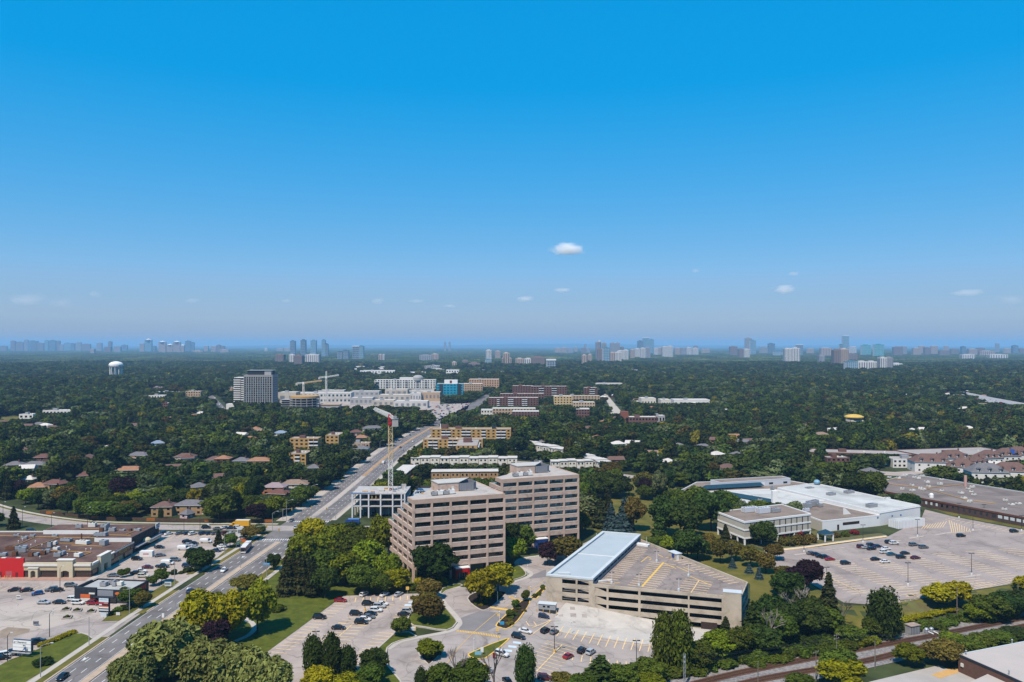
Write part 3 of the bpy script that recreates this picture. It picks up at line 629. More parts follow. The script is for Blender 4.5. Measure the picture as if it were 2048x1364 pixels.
def plant(k, x, y, h, r, where, z=None, group=None, label=None):
    rz = trng.uniform(0, 6.28); z = float(zg(x, y)) if z is None else z; PLANTED.append((x, y, r))
    lb = label or (LOOK[k] if k in LOOK else k)+' '+where
    if k in BARE:
        o = obj('bare_tree', None, None, (x, y, z), rz); tag(o, lb, 'tree', group or lb)
        obj('branches', trng.choice(BARE[k]), o, (0, 0, 0), 0, (r/3.2, r/3.2, h/9.5)); return o
    cr, tk = KINDS[k]; sh = k.startswith('shrub_')
    if sh:
        lb = label or (k[6:]+' green leafy shrub ' if k[6:] not in ('red', 'purple', 'olive', 'yellow') else k[6:]+' leaved shrub ')+where
        o = obj('shrub', None, None, (x, y, z), rz); tag(o, lb, 'shrub', group or lb); s = (r/2.2, r/2.2, h/3.0)
        obj('foliage', trng.choice(cr), o, (0, 0, 0), 0, s); obj('stem', tk[0], o, (0, 0, 0), 0, s); return o
    nr = 3.0 if k in ('spruce', 'blue', 'larch') else NR
    s = (r/nr*trng.uniform(.93, 1.07), r/nr*trng.uniform(.93, 1.07), h/NH)
    o = obj(CATN.get(k, 'broadleaf_tree'), None, None, (x, y, z), rz); tag(o, lb, 'tree', group or lb)
    obj('crown', trng.choice(cr), o, (0, 0, 0), 0, s); obj('trunk', trng.choice(tk), o, (0, 0, 0), 0, s); return o
def PT(k, px, py, h, r, where, **kw): x, y = G(px, py); return plant(k, x, y, h, r, where, **kw)
# ================================================================== BUILDINGS of the foreground
PINK = mat('pink_precast', (0.56, 0.415, 0.335), var=.07, scale=.35, col2=(0.60, 0.45, 0.365), stain=.25); PINKD = mat('pink_ribbed_precast', (0.49, 0.36, 0.29), var=.08, scale=.5)
GLD = glassmat('dark_office_glass', (0.010, 0.020, 0.026), .05); GLT = glassmat('teal_office_glass', (0.020, 0.060, 0.075), .06); GLB = glassmat('black_glass', (0.006, 0.008, 0.010), .06)
MULL = mat('dark_mullion', (0.03, 0.035, 0.04), rough=.5, var=0); BLIND = mat('blind_behind_glass', (0.26, 0.36, 0.36), rough=.15, var=.15, scale=.6, spec=.7); BLINDB = mat('beige_blind_behind_glass', (0.15, 0.135, 0.105), rough=.15, var=.2, scale=.6, spec=.7)
ROOFG = mat('gravel_roof', (0.50, 0.46, 0.42), var=.12, scale=.25, col2=(0.44, 0.40, 0.365), stain=.15); METG = mat('grey_metal', (0.36, 0.37, 0.39), rough=.5, var=.1, scale=.6, metal=.2); WHITEP = mat('white_panel', (0.74, 0.74, 0.73), rough=.6, var=.05, scale=.4)
LOUV = mat('grey_louvre', (0.22, 0.23, 0.26), rough=.5, var=.1, scale=1.5); REDP = paint('red_panel', (0.55, 0.008, 0.008), .4); BLUEP = paint('blue_panel', (0.015, 0.05, 0.22), .4); TEALP = mat('teal_railing', (0.05, 0.19, 0.23), rough=.4, var=.1, scale=1)
BEIGE = mat('beige_precast', (0.47, 0.40, 0.31), var=.09, scale=.18, col2=(0.51, 0.44, 0.35), stain=.18); SLAB = mat('garage_slab', (0.30, 0.28, 0.26), var=.1, scale=.2); DECK = mat('deck_asphalt', (0.265, 0.22, 0.20), var=.1, scale=.1, col2=(0.30, 0.25, 0.225), crack=.12, stain=.08)
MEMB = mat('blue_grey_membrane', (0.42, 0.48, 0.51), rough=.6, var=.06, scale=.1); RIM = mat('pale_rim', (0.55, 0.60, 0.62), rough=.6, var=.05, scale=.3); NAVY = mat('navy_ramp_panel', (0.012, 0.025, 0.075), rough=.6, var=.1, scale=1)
BROWNR = mat('brown_gravel_roof', (0.10, 0.058, 0.048), var=.25, scale=.09, col2=(0.15, 0.092, 0.074), stain=.12); GREYR = mat('grey_membrane_roof', (0.46, 0.47, 0.45), var=.12, scale=.05, col2=(0.55, 0.56, 0.54), stain=.045); TANR = mat('tan_gravel_roof', (0.25, 0.20, 0.165), var=.14, scale=.12, stain=.1)
STUC = mat('beige_stucco', (0.50, 0.40, 0.26), var=.06, scale=.5); STUCP = mat('cream_stucco', (0.58, 0.51, 0.36), var=.06, scale=.5); CORN = mat('white_cornice', (0.70, 0.68, 0.63), rough=.7, var=.05, scale=.5); CHAR = mat('charcoal_cladding', (0.030, 0.036, 0.046), rough=.6, var=.12, scale=.6); MARO = paint('maroon_sign_panel', (0.075, 0.008, 0.012), .5)
def vadd(p, a, u, b=0, v=(0, 0)): return (p[0]+a*u[0]+b*v[0], p[1]+a*u[1]+b*v[1])
def win_mesh(wd, h, n, glass, key, blind=None, frac=()):
    k = ('win', round(wd, 2), round(h, 2), n, key)
    if k in CUBES: return CUBES[k]
    b = MB(); b.box(0, -.04, 0, wd, .04, h, 0)
    for i in range(n+1):
        x = min(max(wd*i/n, .04), wd-.04); b.box(x-.04, -.10, 0, x+.04, .02, h, 1)
    b.box(0, -.10, 0, wd, .02, .07, 1); b.box(0, -.10, h-.07, wd, .02, h, 1); b.box(0, -.09, h*.30, wd, .02, h*.30+.05, 1)
    CUBES[k] = b.mesh('window', [glass, MULL]); return CUBES[k]
brng = random.Random(12)
def hvac(parent, x, y, z, sx, sy, sz, rz=0.0, name='rooftop_unit', m=None):
    m = m or METG; b = MB(); b.box(-sx/2, -sy/2, .25, sx/2, sy/2, sz); b.box(-sx/2+.1, -sy/2+.1, 0, sx/2-.1, sy/2-.1, .25, 1)
    for i in range(max(1, int(sx/1.6))): b.lathe([(.55, sz), (.55, sz+.12), (.15, sz+.13)], 8, 1, -sx/2+.8+i*1.5, 0)
    for i in range(4): b.box(-sx/2-.03, -sy/2+.15+i*(sy-.3)/4, .5, -sx/2, -sy/2+.15+i*(sy-.3)/4+.12, sz-.3, 1)
    return obj(name, b.mesh('rooftop_unit', [m, MULL]), parent, (x, y, z), rz)
def office(label, FL, FR, v, steps, dep, glass, glass_side, doormat, pent, blindm, blindp):
    W = math.dist(FL, FR); u = ((FR[0]-FL[0])/W, (FR[1]-FL[1])/W); ang = math.atan2(u[1], u[0]); av = math.atan2(v[1], v[0])
    root = thing('office_building', label, 'office building', (FL[0], FL[1], 0)); L0 = (0, 0); bay = W/5; sb = 7.2
    TOP, FH, WT, WB = 33.0, 3.7, 1.8, 3.7                                   # top, storey, first window top below the roof line, window bottom
    P = lambda a, b: (a*u[0]+b*v[0], a*u[1]+b*v[1])
    ins = .75
    # inner cores behind the window line, one per step, with their roofs
    core = [P(ins, ins), P(W-ins, ins), P(W-ins, dep), P(W*.62, dep-.02), P(ins+8, sb*1.6), P(ins, sb)]
    MB().prism(core, 5, TOP-.6).build('core', GLB, root); MB().prism([P(.2, .2), P(W-.2, .2), P(W-.2, dep), P(W*.6, dep), P(8, sb*1.7), P(.2, sb+.2)], TOP-.6, TOP-.15).build('roof', ROOFG, root)
    for k in range(1, steps):
        z = TOP-FH*k; a1 = W*.30+2.6*k
        MB().prism([P(ins, sb*k), P(a1, sb*k), P(a1, sb*(k+1)), P(ins, sb*(k+1))], 5, z-.6).build('core', GLB, root)
        MB().prism([P(.2, sb*k-.1), P(a1+.2, sb*k-.1), P(a1+.2, sb*(k+1)), P(.2, sb*(k+1))], z-.6, z-.15).build('terrace', ROOFG, root)
        o = MB()
        for i in range(3): o.box(0, 0, .2+.35*i, 6.2, .05, .26+.35*i)
        for i in range(5): o.box(1.5*i, 0, 0, 1.5*i+.06, .06, 1.1)
        o.build('terrace_railing', TEALP, root, (*P(.9, sb*k+.4), z), av)
        for i in range(3): bx('terrace_planter', root, *[q for q in (P(1.5+2*i, sb*k+2)[0]-.5, P(1.5+2*i, sb*k+2)[1]-.5)], z-.1, P(1.5+2*i, sb*k+2)[0]+.5, P(1.5+2*i, sb*k+2)[1]+.9, z+.6, TEALP)
    # front facade
    nf = 7
    for f in range(nf):
        zt, zb = TOP-WT-FH*f, TOP-WB-FH*f
        for i in range(5):
            s0, s1 = bay*i, bay*(i+1)
            hgt = FH-(WB-WT); z1 = zb; z0 = zb-hgt if f < nf-1 else zb-2.1
            wb('spandrel_panel', root, L0, ang, s0+.02, s1-.02, -ins, 0, z0, z1, PINKD if (i+f) % 7 == 3 else PINK)
            wb('sill_ledge', root, L0, ang, s0+.40, s1-.40, 0, .06, z1-.16, z1, CORN)
            p = brng.random(); fr = [((brng.choice((.45, .55, .62, .62)) if brng.random() < blindp(f) else 0), 0) for _ in range(5)]; key = 'f%d%d%s' % (f, i, label[:6])
            c, s = math.cos(ang), math.sin(ang); q = (c*(s0+.4)-s*(ins-.1), s*(s0+.4)+c*(ins-.1))
            wn = obj('window', win_mesh(bay-.8, zt-zb, 5, glass, label[:6]), root, (*q, zb), ang)
            for j, (b_f, _) in enumerate(fr):
                if b_f: bx('blind', wn, (bay-.8)*j/5+.06, -.065, (zt-zb)*(1-b_f), (bay-.8)*(j+1)/5-.06, -.03, zt-zb-.07, blindm)
    for i in range(6): wb('column', root, L0, ang, min(max(bay*i-.42, 0), W-.84), min(max(bay*i+.42, .84), W), -ins+.02, .10, 0, TOP-WT, PINK)
    for i in range(5): wb('parapet_panel', root, L0, ang, bay*i+.015, bay*(i+1)-.015, -ins, .05, TOP-WT, TOP, PINKD)
    # left facade, stepping down to the back
    for k in range(steps):
        zr = TOP-FH*k; s0, s1 = -sb*(k+1), -sb*k         # along -v so that outward is to the left of the block
        av2 = av+math.pi
        wb('parapet_panel', root, (0, 0), av2, s0+.015, s1-.015, -ins, .03, zr-WT, zr, PINKD)
        for f in range(k, nf):
            zt, zb = TOP-WT-FH*f, TOP-WB-FH*f; z0 = zb-(FH-(WB-WT)) if f < nf-1 else zb-2.1
            wb('spandrel_panel', root, (0, 0), av2, s0+.02, s1-.02, -ins, 0, z0, zb, PINK)
            wb('sill_ledge', root, (0, 0), av2, s0+.5, s1-.5, 0, .06, zb-.16, zb, CORN)
            c, s = math.cos(av2), math.sin(av2); ss = s0+.5; q = (c*ss-s*(ins-.1), s*ss+c*(ins-.1))
            obj('window', win_mesh(sb-1.0, zt-zb, 4, glass_side, 'side', blindm), root, (*q, zb), av2)
        wb('column', root, (0, 0), av2, s1-.45 if k else s1-.84, s1+.45 if k else s1, -ins+.02, .08, 0, zr-WT, PINK)
    wb('column', root, (0, 0), av+math.pi, -sb*steps, -sb*steps+.84, -ins+.02, .08, 0, TOP-FH*(steps-1)-WT, PINK)
    # right and back faces
    MB().prism([P(W-ins, .01), P(W, 0), P(W, dep), P(W-ins, dep)], 5, TOP).build('side_wall', PINK, root)
    MB().prism([P(W*.62, dep), P(W, dep), P(W, dep+.5), P(W*.62, dep+.5)], 0, TOP).build('back_wall', PINK, root)
    # set-back ground floor
    MB().prism([P(2.6, 2.6), P(W-2.6, 2.6), P(W-2.6, dep-1), P(4, dep-1)], 0, 5).build('ground_floor', GLT, root)
    for i in range(12): wb('ground_mullion', root, P(0, 2.5), ang, 3+i*(W-6)/11, 3.12+i*(W-6)/11, 0, .12, 0, 5, MULL)
    wb('ground_transom', root, P(0, 2.5), ang, 2.8, W-2.8, .0, .1, 2.4, 2.55, MULL)
    # entrance portal
    a0, dm = doormat; pd = 2.6
    e = MB()
    for s_ in (-2.9, 2.1): e.box(s_, -pd, 0, s_+.8, 2.4, 4.2)
    e.box(-2.9, -pd, 2.7, 2.9, 2.4, 4.3); e.build('entrance_portal', dm, root, P(a0, 0)+(0,), ang)
    bxo = MB().box(-3.0, -pd-.1, 4.3, 3.0, 2.4, 4.55).build('portal_cap', WHITEP, root, P(a0, 0)+(0,), ang)
    d = MB().box(-2.1, -pd+1.2, 0, 2.1, -pd+1.3, 2.7, 0)
    for i in range(5): d.box(-2.1+i*1.0, -pd+1.12, 0, -2.0+i*1.0, -pd+1.32, 2.7, 1)
    d.build('entrance_door', [GLB, WHITEP], root, P(a0, 0)+(0,), ang)
    # penthouse, louvred screen, roof plant
    a, b = pent
    MB().prism([P(a, b), P(a+9, b), P(a+9, b+9), P(a, b+9)], TOP-.2, TOP+3.6).build('penthouse', PINK, root)
    MB().prism([P(a-.2, b-.2), P(a+9.2, b-.2), P(a+17, b+9), P(a-.2, b+9.2)], TOP+3.6, TOP+3.9).build('penthouse_roof', mat('penthouse_membrane', (0.50, 0.49, 0.46), var=.08, scale=.3), root)
    wb('penthouse_door', root, P(a, b), ang, 5.8, 6.9, 0, .06, TOP, TOP+2.2, CORN)
    pts = [P(a+9.1, b-.3), P(a+15.5, b-.3), P(a+17.6, b+2.2), P(a+17.6, b+8), P(a+9.1, b+8)]
    for i in range(4):
        q0, q1 = pts[i], pts[i+1]; l = math.dist(q0, q1); g = math.atan2(q1[1]-q0[1], q1[0]-q0[0]); nn = max(2, int(l/1.0))
        for j in range(nn): wb('louvre_panel', root, q0, g, l*j/nn+.02, l*(j+1)/nn-.02, -.15, 0, TOP+.3, TOP+3.3, LOUV)
    for i in range(3): hvac(root, *P(a+11.5+i*2, b+3), TOP-.1, 1.5, 2.6, 2.2, ang, 'cooling_unit')
    for i in range(4): hvac(root, *P(a-3.5+i*2.6, b-5+.3*i), TOP-.1, 2.2, 2.2, 1.5+.4*(i % 2), ang, 'cooling_unit', WHITEP if i % 2 else METG)
    o = MB().lathe([(1.6, 0), (1.7, 1.0), (1.0, 1.5), (.3, 1.6)], 12).build('vent_cowl', WHITEP, root, (*P(a+1, b-3), TOP-.1))
    EXCL.append([vadd(FL, -4, u, -8, v), vadd(FL, W+3, u, -8, v), vadd(FL, W+3, u, dep+3, v), vadd(FL, -4, u, sb*steps+3, v)])
    see(FL[0], FR[0], (FL[1]+FR[1])/2, 3, 260)
    return root
office('stepped pink concrete office block with a red entrance portal', (-39.7, 310.0), (-2.8, 323.6), (-.42, .907), 5, 38, GLD, GLD, (20.2, REDP), (14.6, 12), BLINDB, lambda f: .9 if f in (3,) else (.6 if f == 4 else .06))
office('pink concrete office block with teal blinds and a blue entrance', (-4.85, 357.5), (32.2, 371.6), (-.42, .907), 5, 32, GLT, GLT, (19.5, BLUEP), (13, 11), BLIND, lambda f: .62)
# ---- parking garage
def prow(P0, P1, px):
    """distance along the wall line P0->P1 at which the view ray of column px meets it"""
    k = (px-CX)/F; dx, dy = P1[0]-P0[0], P1[1]-P0[1]; t = (k*P0[1]-P0[0])/(dx-k*dy); return t*math.hypot(dx, dy)
A, B_, E_, F_, Cc, D_ = (12.8, 287.7), (29.5, 282.6), (79.2, 267.7), (86.8, 285.0), (57.8, 348.2), (41.3, 353.6)
gar = thing('parking_garage', 'beige concrete parking garage with open decks and an empty top level', 'parking garage', (A[0], A[1], -4.6)); oz = 4.6
def loc(p): return (p[0]-A[0], p[1]-A[1])
def wall_run(root, P0, P1, zb, zt, cols, rows, m, th=.45, fill=None):
    L = math.dist(P0, P1); g = math.atan2(P1[1]-P0[1], P1[0]-P0[0]); q = loc(P0); cur = 0.0
    for sa, sb_ in cols:
        if sa-cur > .02: wb('wall_pier', root, q, g, cur, sa, -th, 0, zb+oz, zt+oz, m)
        edges = [zt]+[e for r in rows for e in r]+[zb]
        for i in range(0, len(edges), 2):
            if edges[i]-edges[i+1] > .02: wb('spandrel_panel', root, q, g, sa, sb_, -th+.03, -.03, edges[i+1]+oz, edges[i]+oz, m)
        cur = sb_
    if L-cur > .02: wb('wall_pier', root, q, g, cur, L, -th, 0, zb+oz, zt+oz, m)
ZB = -4.55
rl_ = [(8.65, 7.05), (5.5, 3.85), (2.4, .75), (-.8, -2.95)]; rr_ = [(6.75, 5.25), (3.65, 2.2), (.75, -.75), (-2.35, -4.2)]
g1 = [prow(A, B_, x) for x in (1124.3, 1151.3, 1155, 1177.5)]; wall_run(gar, A, B_, ZB, 9.75, [(g1[0], g1[1]), (g1[2], g1[3])], rl_, BEIGE)
for zt, zb in rl_:                                                     # ramp panels that leave wedge-shaped openings
    q = loc(A); g = math.atan2(B_[1]-A[1], B_[0]-A[0]); c, s = math.cos(g), math.sin(g)
    def pt(sv, z, n=-.2): return (q[0]+c*sv+s*n, q[1]+s*sv-c*n, z+oz)
    m_ = MB(); m_.quad([pt(g1[2], zt), pt(g1[3], zt), pt(g1[3], zb+(zt-zb)*.45)][::-1]); m_.quad([pt(g1[2], zt, -.4), pt(g1[3], zt, -.4), pt(g1[3], zb+(zt-zb)*.45, -.4)]); m_.quad([pt(g1[2], zt), pt(g1[3], zb+(zt-zb)*.45), pt(g1[3], zb+(zt-zb)*.45, -.4), pt(g1[2], zt, -.4)]); m_.build('ramp_panel', BEIGE, gar)
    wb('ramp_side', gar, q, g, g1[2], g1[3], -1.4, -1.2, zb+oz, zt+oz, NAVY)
g2 = [prow(B_, E_, x) for x in (1190, 1213, 1217, 1276.4, 1281, 1375.8, 1379, 1443.4)]
wall_run(gar, B_, E_, ZB, 7.85, [(g2[0], g2[1]), (g2[2], g2[3]), (g2[4], g2[5]), (g2[6], g2[7])], rr_, BEIGE)
qB = loc(B_); gB = math.atan2(E_[1]-B_[1], E_[0]-B_[0]); cB, sB = math.cos(gB), math.sin(gB)
for zt, zb in rr_:
    def pt(sv, z, n=-.2): return (qB[0]+cB*sv+sB*n, qB[1]+sB*sv-cB*n, z+oz)
    m_ = MB(); m_.quad([pt(g2[0], zt), pt(g2[0], zb), pt(g2[1], zb)]); m_.quad([pt(g2[0], zt, -.4), pt(g2[1], zb, -.4), pt(g2[0], zb, -.4)]); m_.quad([pt(g2[0], zt), pt(g2[1], zb), pt(g2[1], zb, -.4), pt(g2[0], zt, -.4)]); m_.build('ramp_panel', BEIGE, gar)
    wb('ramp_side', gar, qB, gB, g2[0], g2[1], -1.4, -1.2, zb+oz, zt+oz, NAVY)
LB = math.dist(B_, E_)
wb('stair_tower', gar, qB, gB, g2[7]+.5, LB+.05, -3.2, .12, ZB+oz, 9.1+oz, BEIGE); wb('stair_tower_roof', gar, qB, gB, g2[7]+.4, LB+.15, -3.3, .2, 9.1+oz, 9.3+oz, RIM)
wb('garage_door', gar, qB, gB, g2[7]-7, g2[7]-1.5, -.1, .05, ZB+oz, -1.9+oz, mat('dark_door', (0.05, 0.035, 0.03), var=.1, scale=1))
wb('entry_sign', gar, loc(A), math.atan2(B_[1]-A[1], B_[0]-A[0]), g1[0]-.1, g1[0]+1.1, 0, .12, -1.2+oz, -.4+oz, WHITEP); wb('entry_sign', gar, loc(A), math.atan2(B_[1]-A[1], B_[0]-A[0]), g1[1]-1.1, g1[1]+.1, 0, .12, -1.2+oz, -.4+oz, WHITEP)
wall_run(gar, E_, F_, ZB, 7.85, [(3.4, 9.6), (10.4, math.dist(E_, F_)-1)], rr_, BEIGE)
wall_run(gar, F_, Cc, ZB, 7.85, [], [], BEIGE); wall_run(gar, Cc, D_, ZB, 9.75, [], [], BEIGE); wall_run(gar, D_, A, ZB, 9.75, [(8, 30), (34, 62)], [(8.6, 7.1), (5.5, 3.9), (2.4, .8)], BEIGE)
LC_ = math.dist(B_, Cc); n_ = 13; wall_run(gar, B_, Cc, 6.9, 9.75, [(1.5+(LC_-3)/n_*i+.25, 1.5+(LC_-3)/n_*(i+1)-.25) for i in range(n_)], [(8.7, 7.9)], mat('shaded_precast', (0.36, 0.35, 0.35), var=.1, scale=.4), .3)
full = [A, B_, E_, F_, Cc, D_]; cen = (48, 308)
def inset(poly, d): return [(p[0]+(cen[0]-p[0])/math.dist(p, cen)*d, p[1]+(cen[1]-p[1])/math.dist(p, cen)*d) for p in poly]
for z in (-4.4, -1.5, 1.55, 4.6): MB().prism([loc(p) for p in inset(full, .9)], z-.35+oz, z+oz).build('floor_slab', SLAB, gar)
for i in range(9):
    for j in (0.25, .5, .75):
        x, y = A[0]+(E_[0]-A[0])*(i+.5)/9+(Cc[0]-B_[0])*j*.5, A[1]+(E_[1]-A[1])*(i+.5)/9+(Cc[1]-B_[1])*j*.5
        if inpoly(x, y, inset(full, 4)): bx('garage_column', gar, x-A[0]-.4, y-A[1]-.4, .1, x-A[0]+.4, y-A[1]+.4, 6.5+oz, SLAB)
MB().prism([loc(p) for p in inset([B_, E_, F_, Cc], .42)], 6.4+oz, 6.88+oz).build('top_deck', DECK, gar)
roofp = [A, B_, Cc, D_]; MB().prism([loc(p) for p in roofp], 9.0+oz, 9.3+oz).build('roof_slab', SLAB, gar)
def insq(P, d):
    c = (sum(p[0] for p in P)/4, sum(p[1] for p in P)/4); u1 = ((P[1][0]-P[0][0])/17.4, (P[1][1]-P[0][1])/17.4); u2 = ((P[3][0]-P[0][0])/71.7, (P[3][1]-P[0][1])/71.7)
    return [(P[i][0]+d*(a*u1[0]+b*u2[0]), P[i][1]+d*(a*u1[1]+b*u2[1])) for i, (a, b) in enumerate(((1, 1), (-1, 1), (-1, -1), (1, -1)))]
MB().prism([loc(p) for p in insq(roofp, 1.3)], 9.3+oz, 9.42+oz).build('roof_membrane', MEMB, gar)
ri = insq(roofp, 1.2); ro = insq(roofp, -.12)
for i in range(4):
    j = (i+1) % 4; MB().prism([loc(ro[i]), loc(ro[j]), loc(ri[j]), loc(ri[i])], 9.2+oz, (10.15 if i in (2, 3) else 9.85)+oz).build('roof_rim', RIM, gar)
h0, h1 = [((ri[0][0]*(1-t)+ri[3][0]*t), (ri[0][1]*(1-t)+ri[3][1]*t)) for t in (.46, .46)][0], (ri[1][0]*.54+ri[2][0]*.46, ri[1][1]*.54+ri[2][1]*.46)
wb('roof_joint', gar, loc(h0), math.atan2(h1[1]-h0[1], h1[0]-h0[0]), 0, math.dist(h0, h1), -.2, .2, 9.42+oz, 9.6+oz, WHITEP)
hv = vadd(A, 5.5, (.958, -.292), 3.2, (.396, .918)); bx('roof_hatch', gar, hv[0]-A[0]-2.2, hv[1]-A[1]-.8, 9.4+oz, hv[0]-A[0]+2.2, hv[1]-A[1]+.8, 10.2+oz, RIM)
dk = []
bd = math.atan2(Cc[1]-B_[1], Cc[0]-B_[0])
s0 = vadd(B_, 1.2, (math.sin(bd), -math.cos(bd)), 6, (math.cos(bd), math.sin(bd))); dk += stalls(s0, bd, 19, 2.75, -5.2, spine=False)
sp0, sp1 = G(1284, 1173, 6.9), G(1327, 1125, 6.9); sa_ = math.atan2(sp1[1]-sp0[1], sp1[0]-sp0[0]); ns = int(math.dist(sp0, sp1)/2.75); dk += stalls(sp0, sa_, ns, 2.75, 5.3, True, False)
sq0, sq1 = G(1381, 1187, 6.9), G(1399, 1159, 6.9); sa2 = math.atan2(sq1[1]-sq0[1], sq1[0]-sq0[0]); dk += stalls(sq0, sa2, int(math.dist(sq0, sq1)/2.75), 2.75, 5.2, True, True)
fb = math.atan2(Cc[1]-F_[1], Cc[0]-F_[0]); f0 = vadd(F_, 4, (math.cos(fb), math.sin(fb)), 1.0, (-math.sin(fb), math.cos(fb))); dk += stalls(f0, fb, 14, 2.75, 5.0, spine=False)
b = MB()
def dline(b, p, q, wd, z):
    L = math.dist(p, q); ux, uy = (q[0]-p[0])/L*wd/2, (q[1]-p[1])/L*wd/2
    b.quad([(p[0]-uy-A[0], p[1]+ux-A[1], z), (p[0]+uy-A[0], p[1]-ux-A[1], z), (q[0]+uy-A[0], q[1]-ux-A[1], z), (q[0]-uy-A[0], q[1]+ux-A[1], z)])
for p, q in dk:
    if inpoly(*p, inset([B_, E_, F_, Cc], 1)) and inpoly(*q, inset([B_, E_, F_, Cc], 1)): dline(b, p, q, .34, 6.9+oz)
b.build('deck_stall_markings', YELW, gar); b = MB(); dline(b, sp0, sp1, .8, 6.905+oz)
for a_, c_ in (((1282, 1124), (1296, 1113)), ((1296, 1114), (1303, 1117)), ((1316, 1109), (1326, 1114)), ((1327, 1126), (1352, 1137)), ((1353, 1133), (1378, 1144)), ((1366, 1134), (1389, 1143)), ((1216, 1167), (1240, 1165)), ((1375, 1150), (1423, 1171)), ((1298, 1120), (1302, 1118))): dline(b, G(*a_, 6.9), G(*c_, 6.9), .4, 6.906+oz)
b.build('deck_arrow_markings', YEL, gar)
for t_0, pts_ in ((.5, ((1196, 1164), (1224, 1161))), (.8, ((1270, 1090), (1296, 1094)))):
    p, q = G(*pts_[0], 6.9), G(*pts_[1], 6.9); wb('ramp_kerb', gar, loc(p), math.atan2(q[1]-p[1], q[0]-p[0]), 0, math.dist(p, q), -.3 if t_0 == .5 else -2.4, .2, 6.9+oz, 6.9+oz+t_0, WHITEP)
for x, y in ((1313.5, 1123.4), (1278, 1172), (1223.5, 1167.5), (1377, 1152), (1357.6, 1181.4), (1293, 1093)):
    px_, py_ = G(x, y, 6.9); t = thing('deck_lamp', 'short white lamp post on the top deck of the parking garage', 'lamp post', (px_, py_, 6.88), 0, 'lamp posts on the garage deck')
    MB().tube((0, 0, 0), (0, 0, 4.2), .09, .07, 8).build('pole', WHITEP, t); MB().lathe([(.45, 0), (.45, .7), (.4, .8)], 10).build('concrete_base', RIM, t)
    for s_ in (-1, 1): bx('lamp_head', t, s_*.2, -.2, 4.15, s_*1.0, .2, 4.32, MULL)
bp = G(1350, 1117, 6.9); bt = thing('stair_booth', 'small flat roofed concrete booth with a blue oval sign on the deck', 'booth', (bp[0], bp[1], 6.88), math.radians(-65))
bx('wall', bt, -2.6, -1.4, 0, 2.6, 1.4, 2.5, BEIGE); bx('roof', bt, -2.8, -1.6, 2.5, 2.8, 1.6, 2.72, RIM); bx('door', bt, 2.6, -1.2, 0, 2.66, .0, 2.1, WHITEP)
MB().lathe([(.0, 0), (.95, 0), (.95, .06), (.5, .07)], 16).build('oval_sign', BLUEP, bt, (0.6, -1.4, 1.5)).rotation_euler = (math.pi/2, 0, 0)
EXCL.append(full); see(A[0], E_[0], 275, -2, 120)
# kiosk before the garage
x, y = G(1095, 1222); kt = thing('ticket_kiosk', 'grey metal kiosk with yellow bollards at the garage entry', 'kiosk', (x, y, float(zg(x, y))), math.radians(-14))
bx('wall', kt, -3.1, -1.3, 0.9, 3.1, 1.3, 2.8, METG); bx('base', kt, -3, -1.2, -.3, 3, 1.2, .9, MULL); bx('roof', kt, -3.3, -1.5, 2.8, 3.3, 1.5, 2.95, RIM)
for s_ in (-1, .6): bx('window', kt, s_-.45, -1.34, 1.7, s_+.45, -1.3, 2.3, GLB)
for s_ in (-3.6, -1.2, 1.2, 3.6): MB().tube((s_, -1.9, -.5), (s_, -1.9, 1.1), .11, .11, 8).build('bollard', YEL, kt)
# ---- building under construction with its tower crane
CON = mat('raw_concrete', (0.46, 0.44, 0.42), var=.12, scale=.4); WOOD = mat('formwork_timber', (0.48, 0.30, 0.12), var=.2, scale=1); WHC = mat('white_primer', (0.66, 0.68, 0.72), rough=.6, var=.05, scale=.5); NET = mat('blue_netting', (0.10, 0.22, 0.42), rough=.7, var=.15, scale=.8)
cx0, cy0, cx1, cy1 = -88.2, 425.8, -58.5, 448
ct = thing('construction_site', 'concrete frame under construction with open floors beside the avenue', 'building site', (cx0, cy0, 0))
W_, Dp = cx1-cx0, cy1-cy0
for z in (6.5, 10.1, 13.4): bx('floor_slab', ct, 0, 0, z-.45, W_, Dp, z, CON)
for xx in (.4, 4.9, 9.4, 16, 22.6, 27.4, 29.2):
    for yy in (.3, 8, 15, 21.5): bx('column', ct, xx-.35, yy-.3, -.2, xx+.35, yy+.35, 13, WHC if yy < 1 else CON)
bx('back_wall', ct, 0.5, 21.8, 0, W_-.5, 22.1, 13, CON); bx('core_wall', ct, 12, 9, 0, 19, 14, 12.9, CON); bx('edge_netting', ct, -.6, -.05, 13.35, 13, .05, 13.9, NET)
for i in range(12): bx('edge_guard', ct, W_*i/12, -.03, 13.4, W_*i/12+.08, .05, 14.4, METG)
for i, (a, c, s1_, s2_, h_, m) in enumerate(((5, 5, 3, .8, .5, WOOD), (10, 3, 2, 1, .6, WOOD), (14, 6, 3, 2, .7, CON), (19, 10, 2.4, 1.4, 1.1, REDP), (16, 12, 2, 1, .9, WOOD), (22, 4, 1.6, 1.2, 1.0, METG), (8, 12, 4, .6, .4, CON), (24, 8, .5, .5, 2.6, CON), (26, 12, .5, .5, 2.6, CON), (28, 6, .5, .5, 2.6, WHC), (25, 15, 3, .3, 2.6, CON))): bx('stacked_material', ct, a, c, 13.4, a+s1_, c+s2_, 13.4+h_, m)
for i in range(3): bx('hoist_prop', ct, 11+i*2.2, .6, 10.2, 11.3+i*2.2, .9, 12.9, YEL)
lx = G(704, 1049); hd = thing('site_hoarding', 'blue site hoarding and cabins at the foot of the concrete frame', 'hoarding', (lx[0], lx[1], 0)); bx('panel', hd, -3.5, 0, 0, 3.5, .2, 2.6, BLUEP); bx('cabin', hd, -2.5, 1, 0, 3.5, 3.5, 2.6, NET); bx('cabin_window', hd, -1.5, .96, 1, 2, 1.0, 2, GLB)
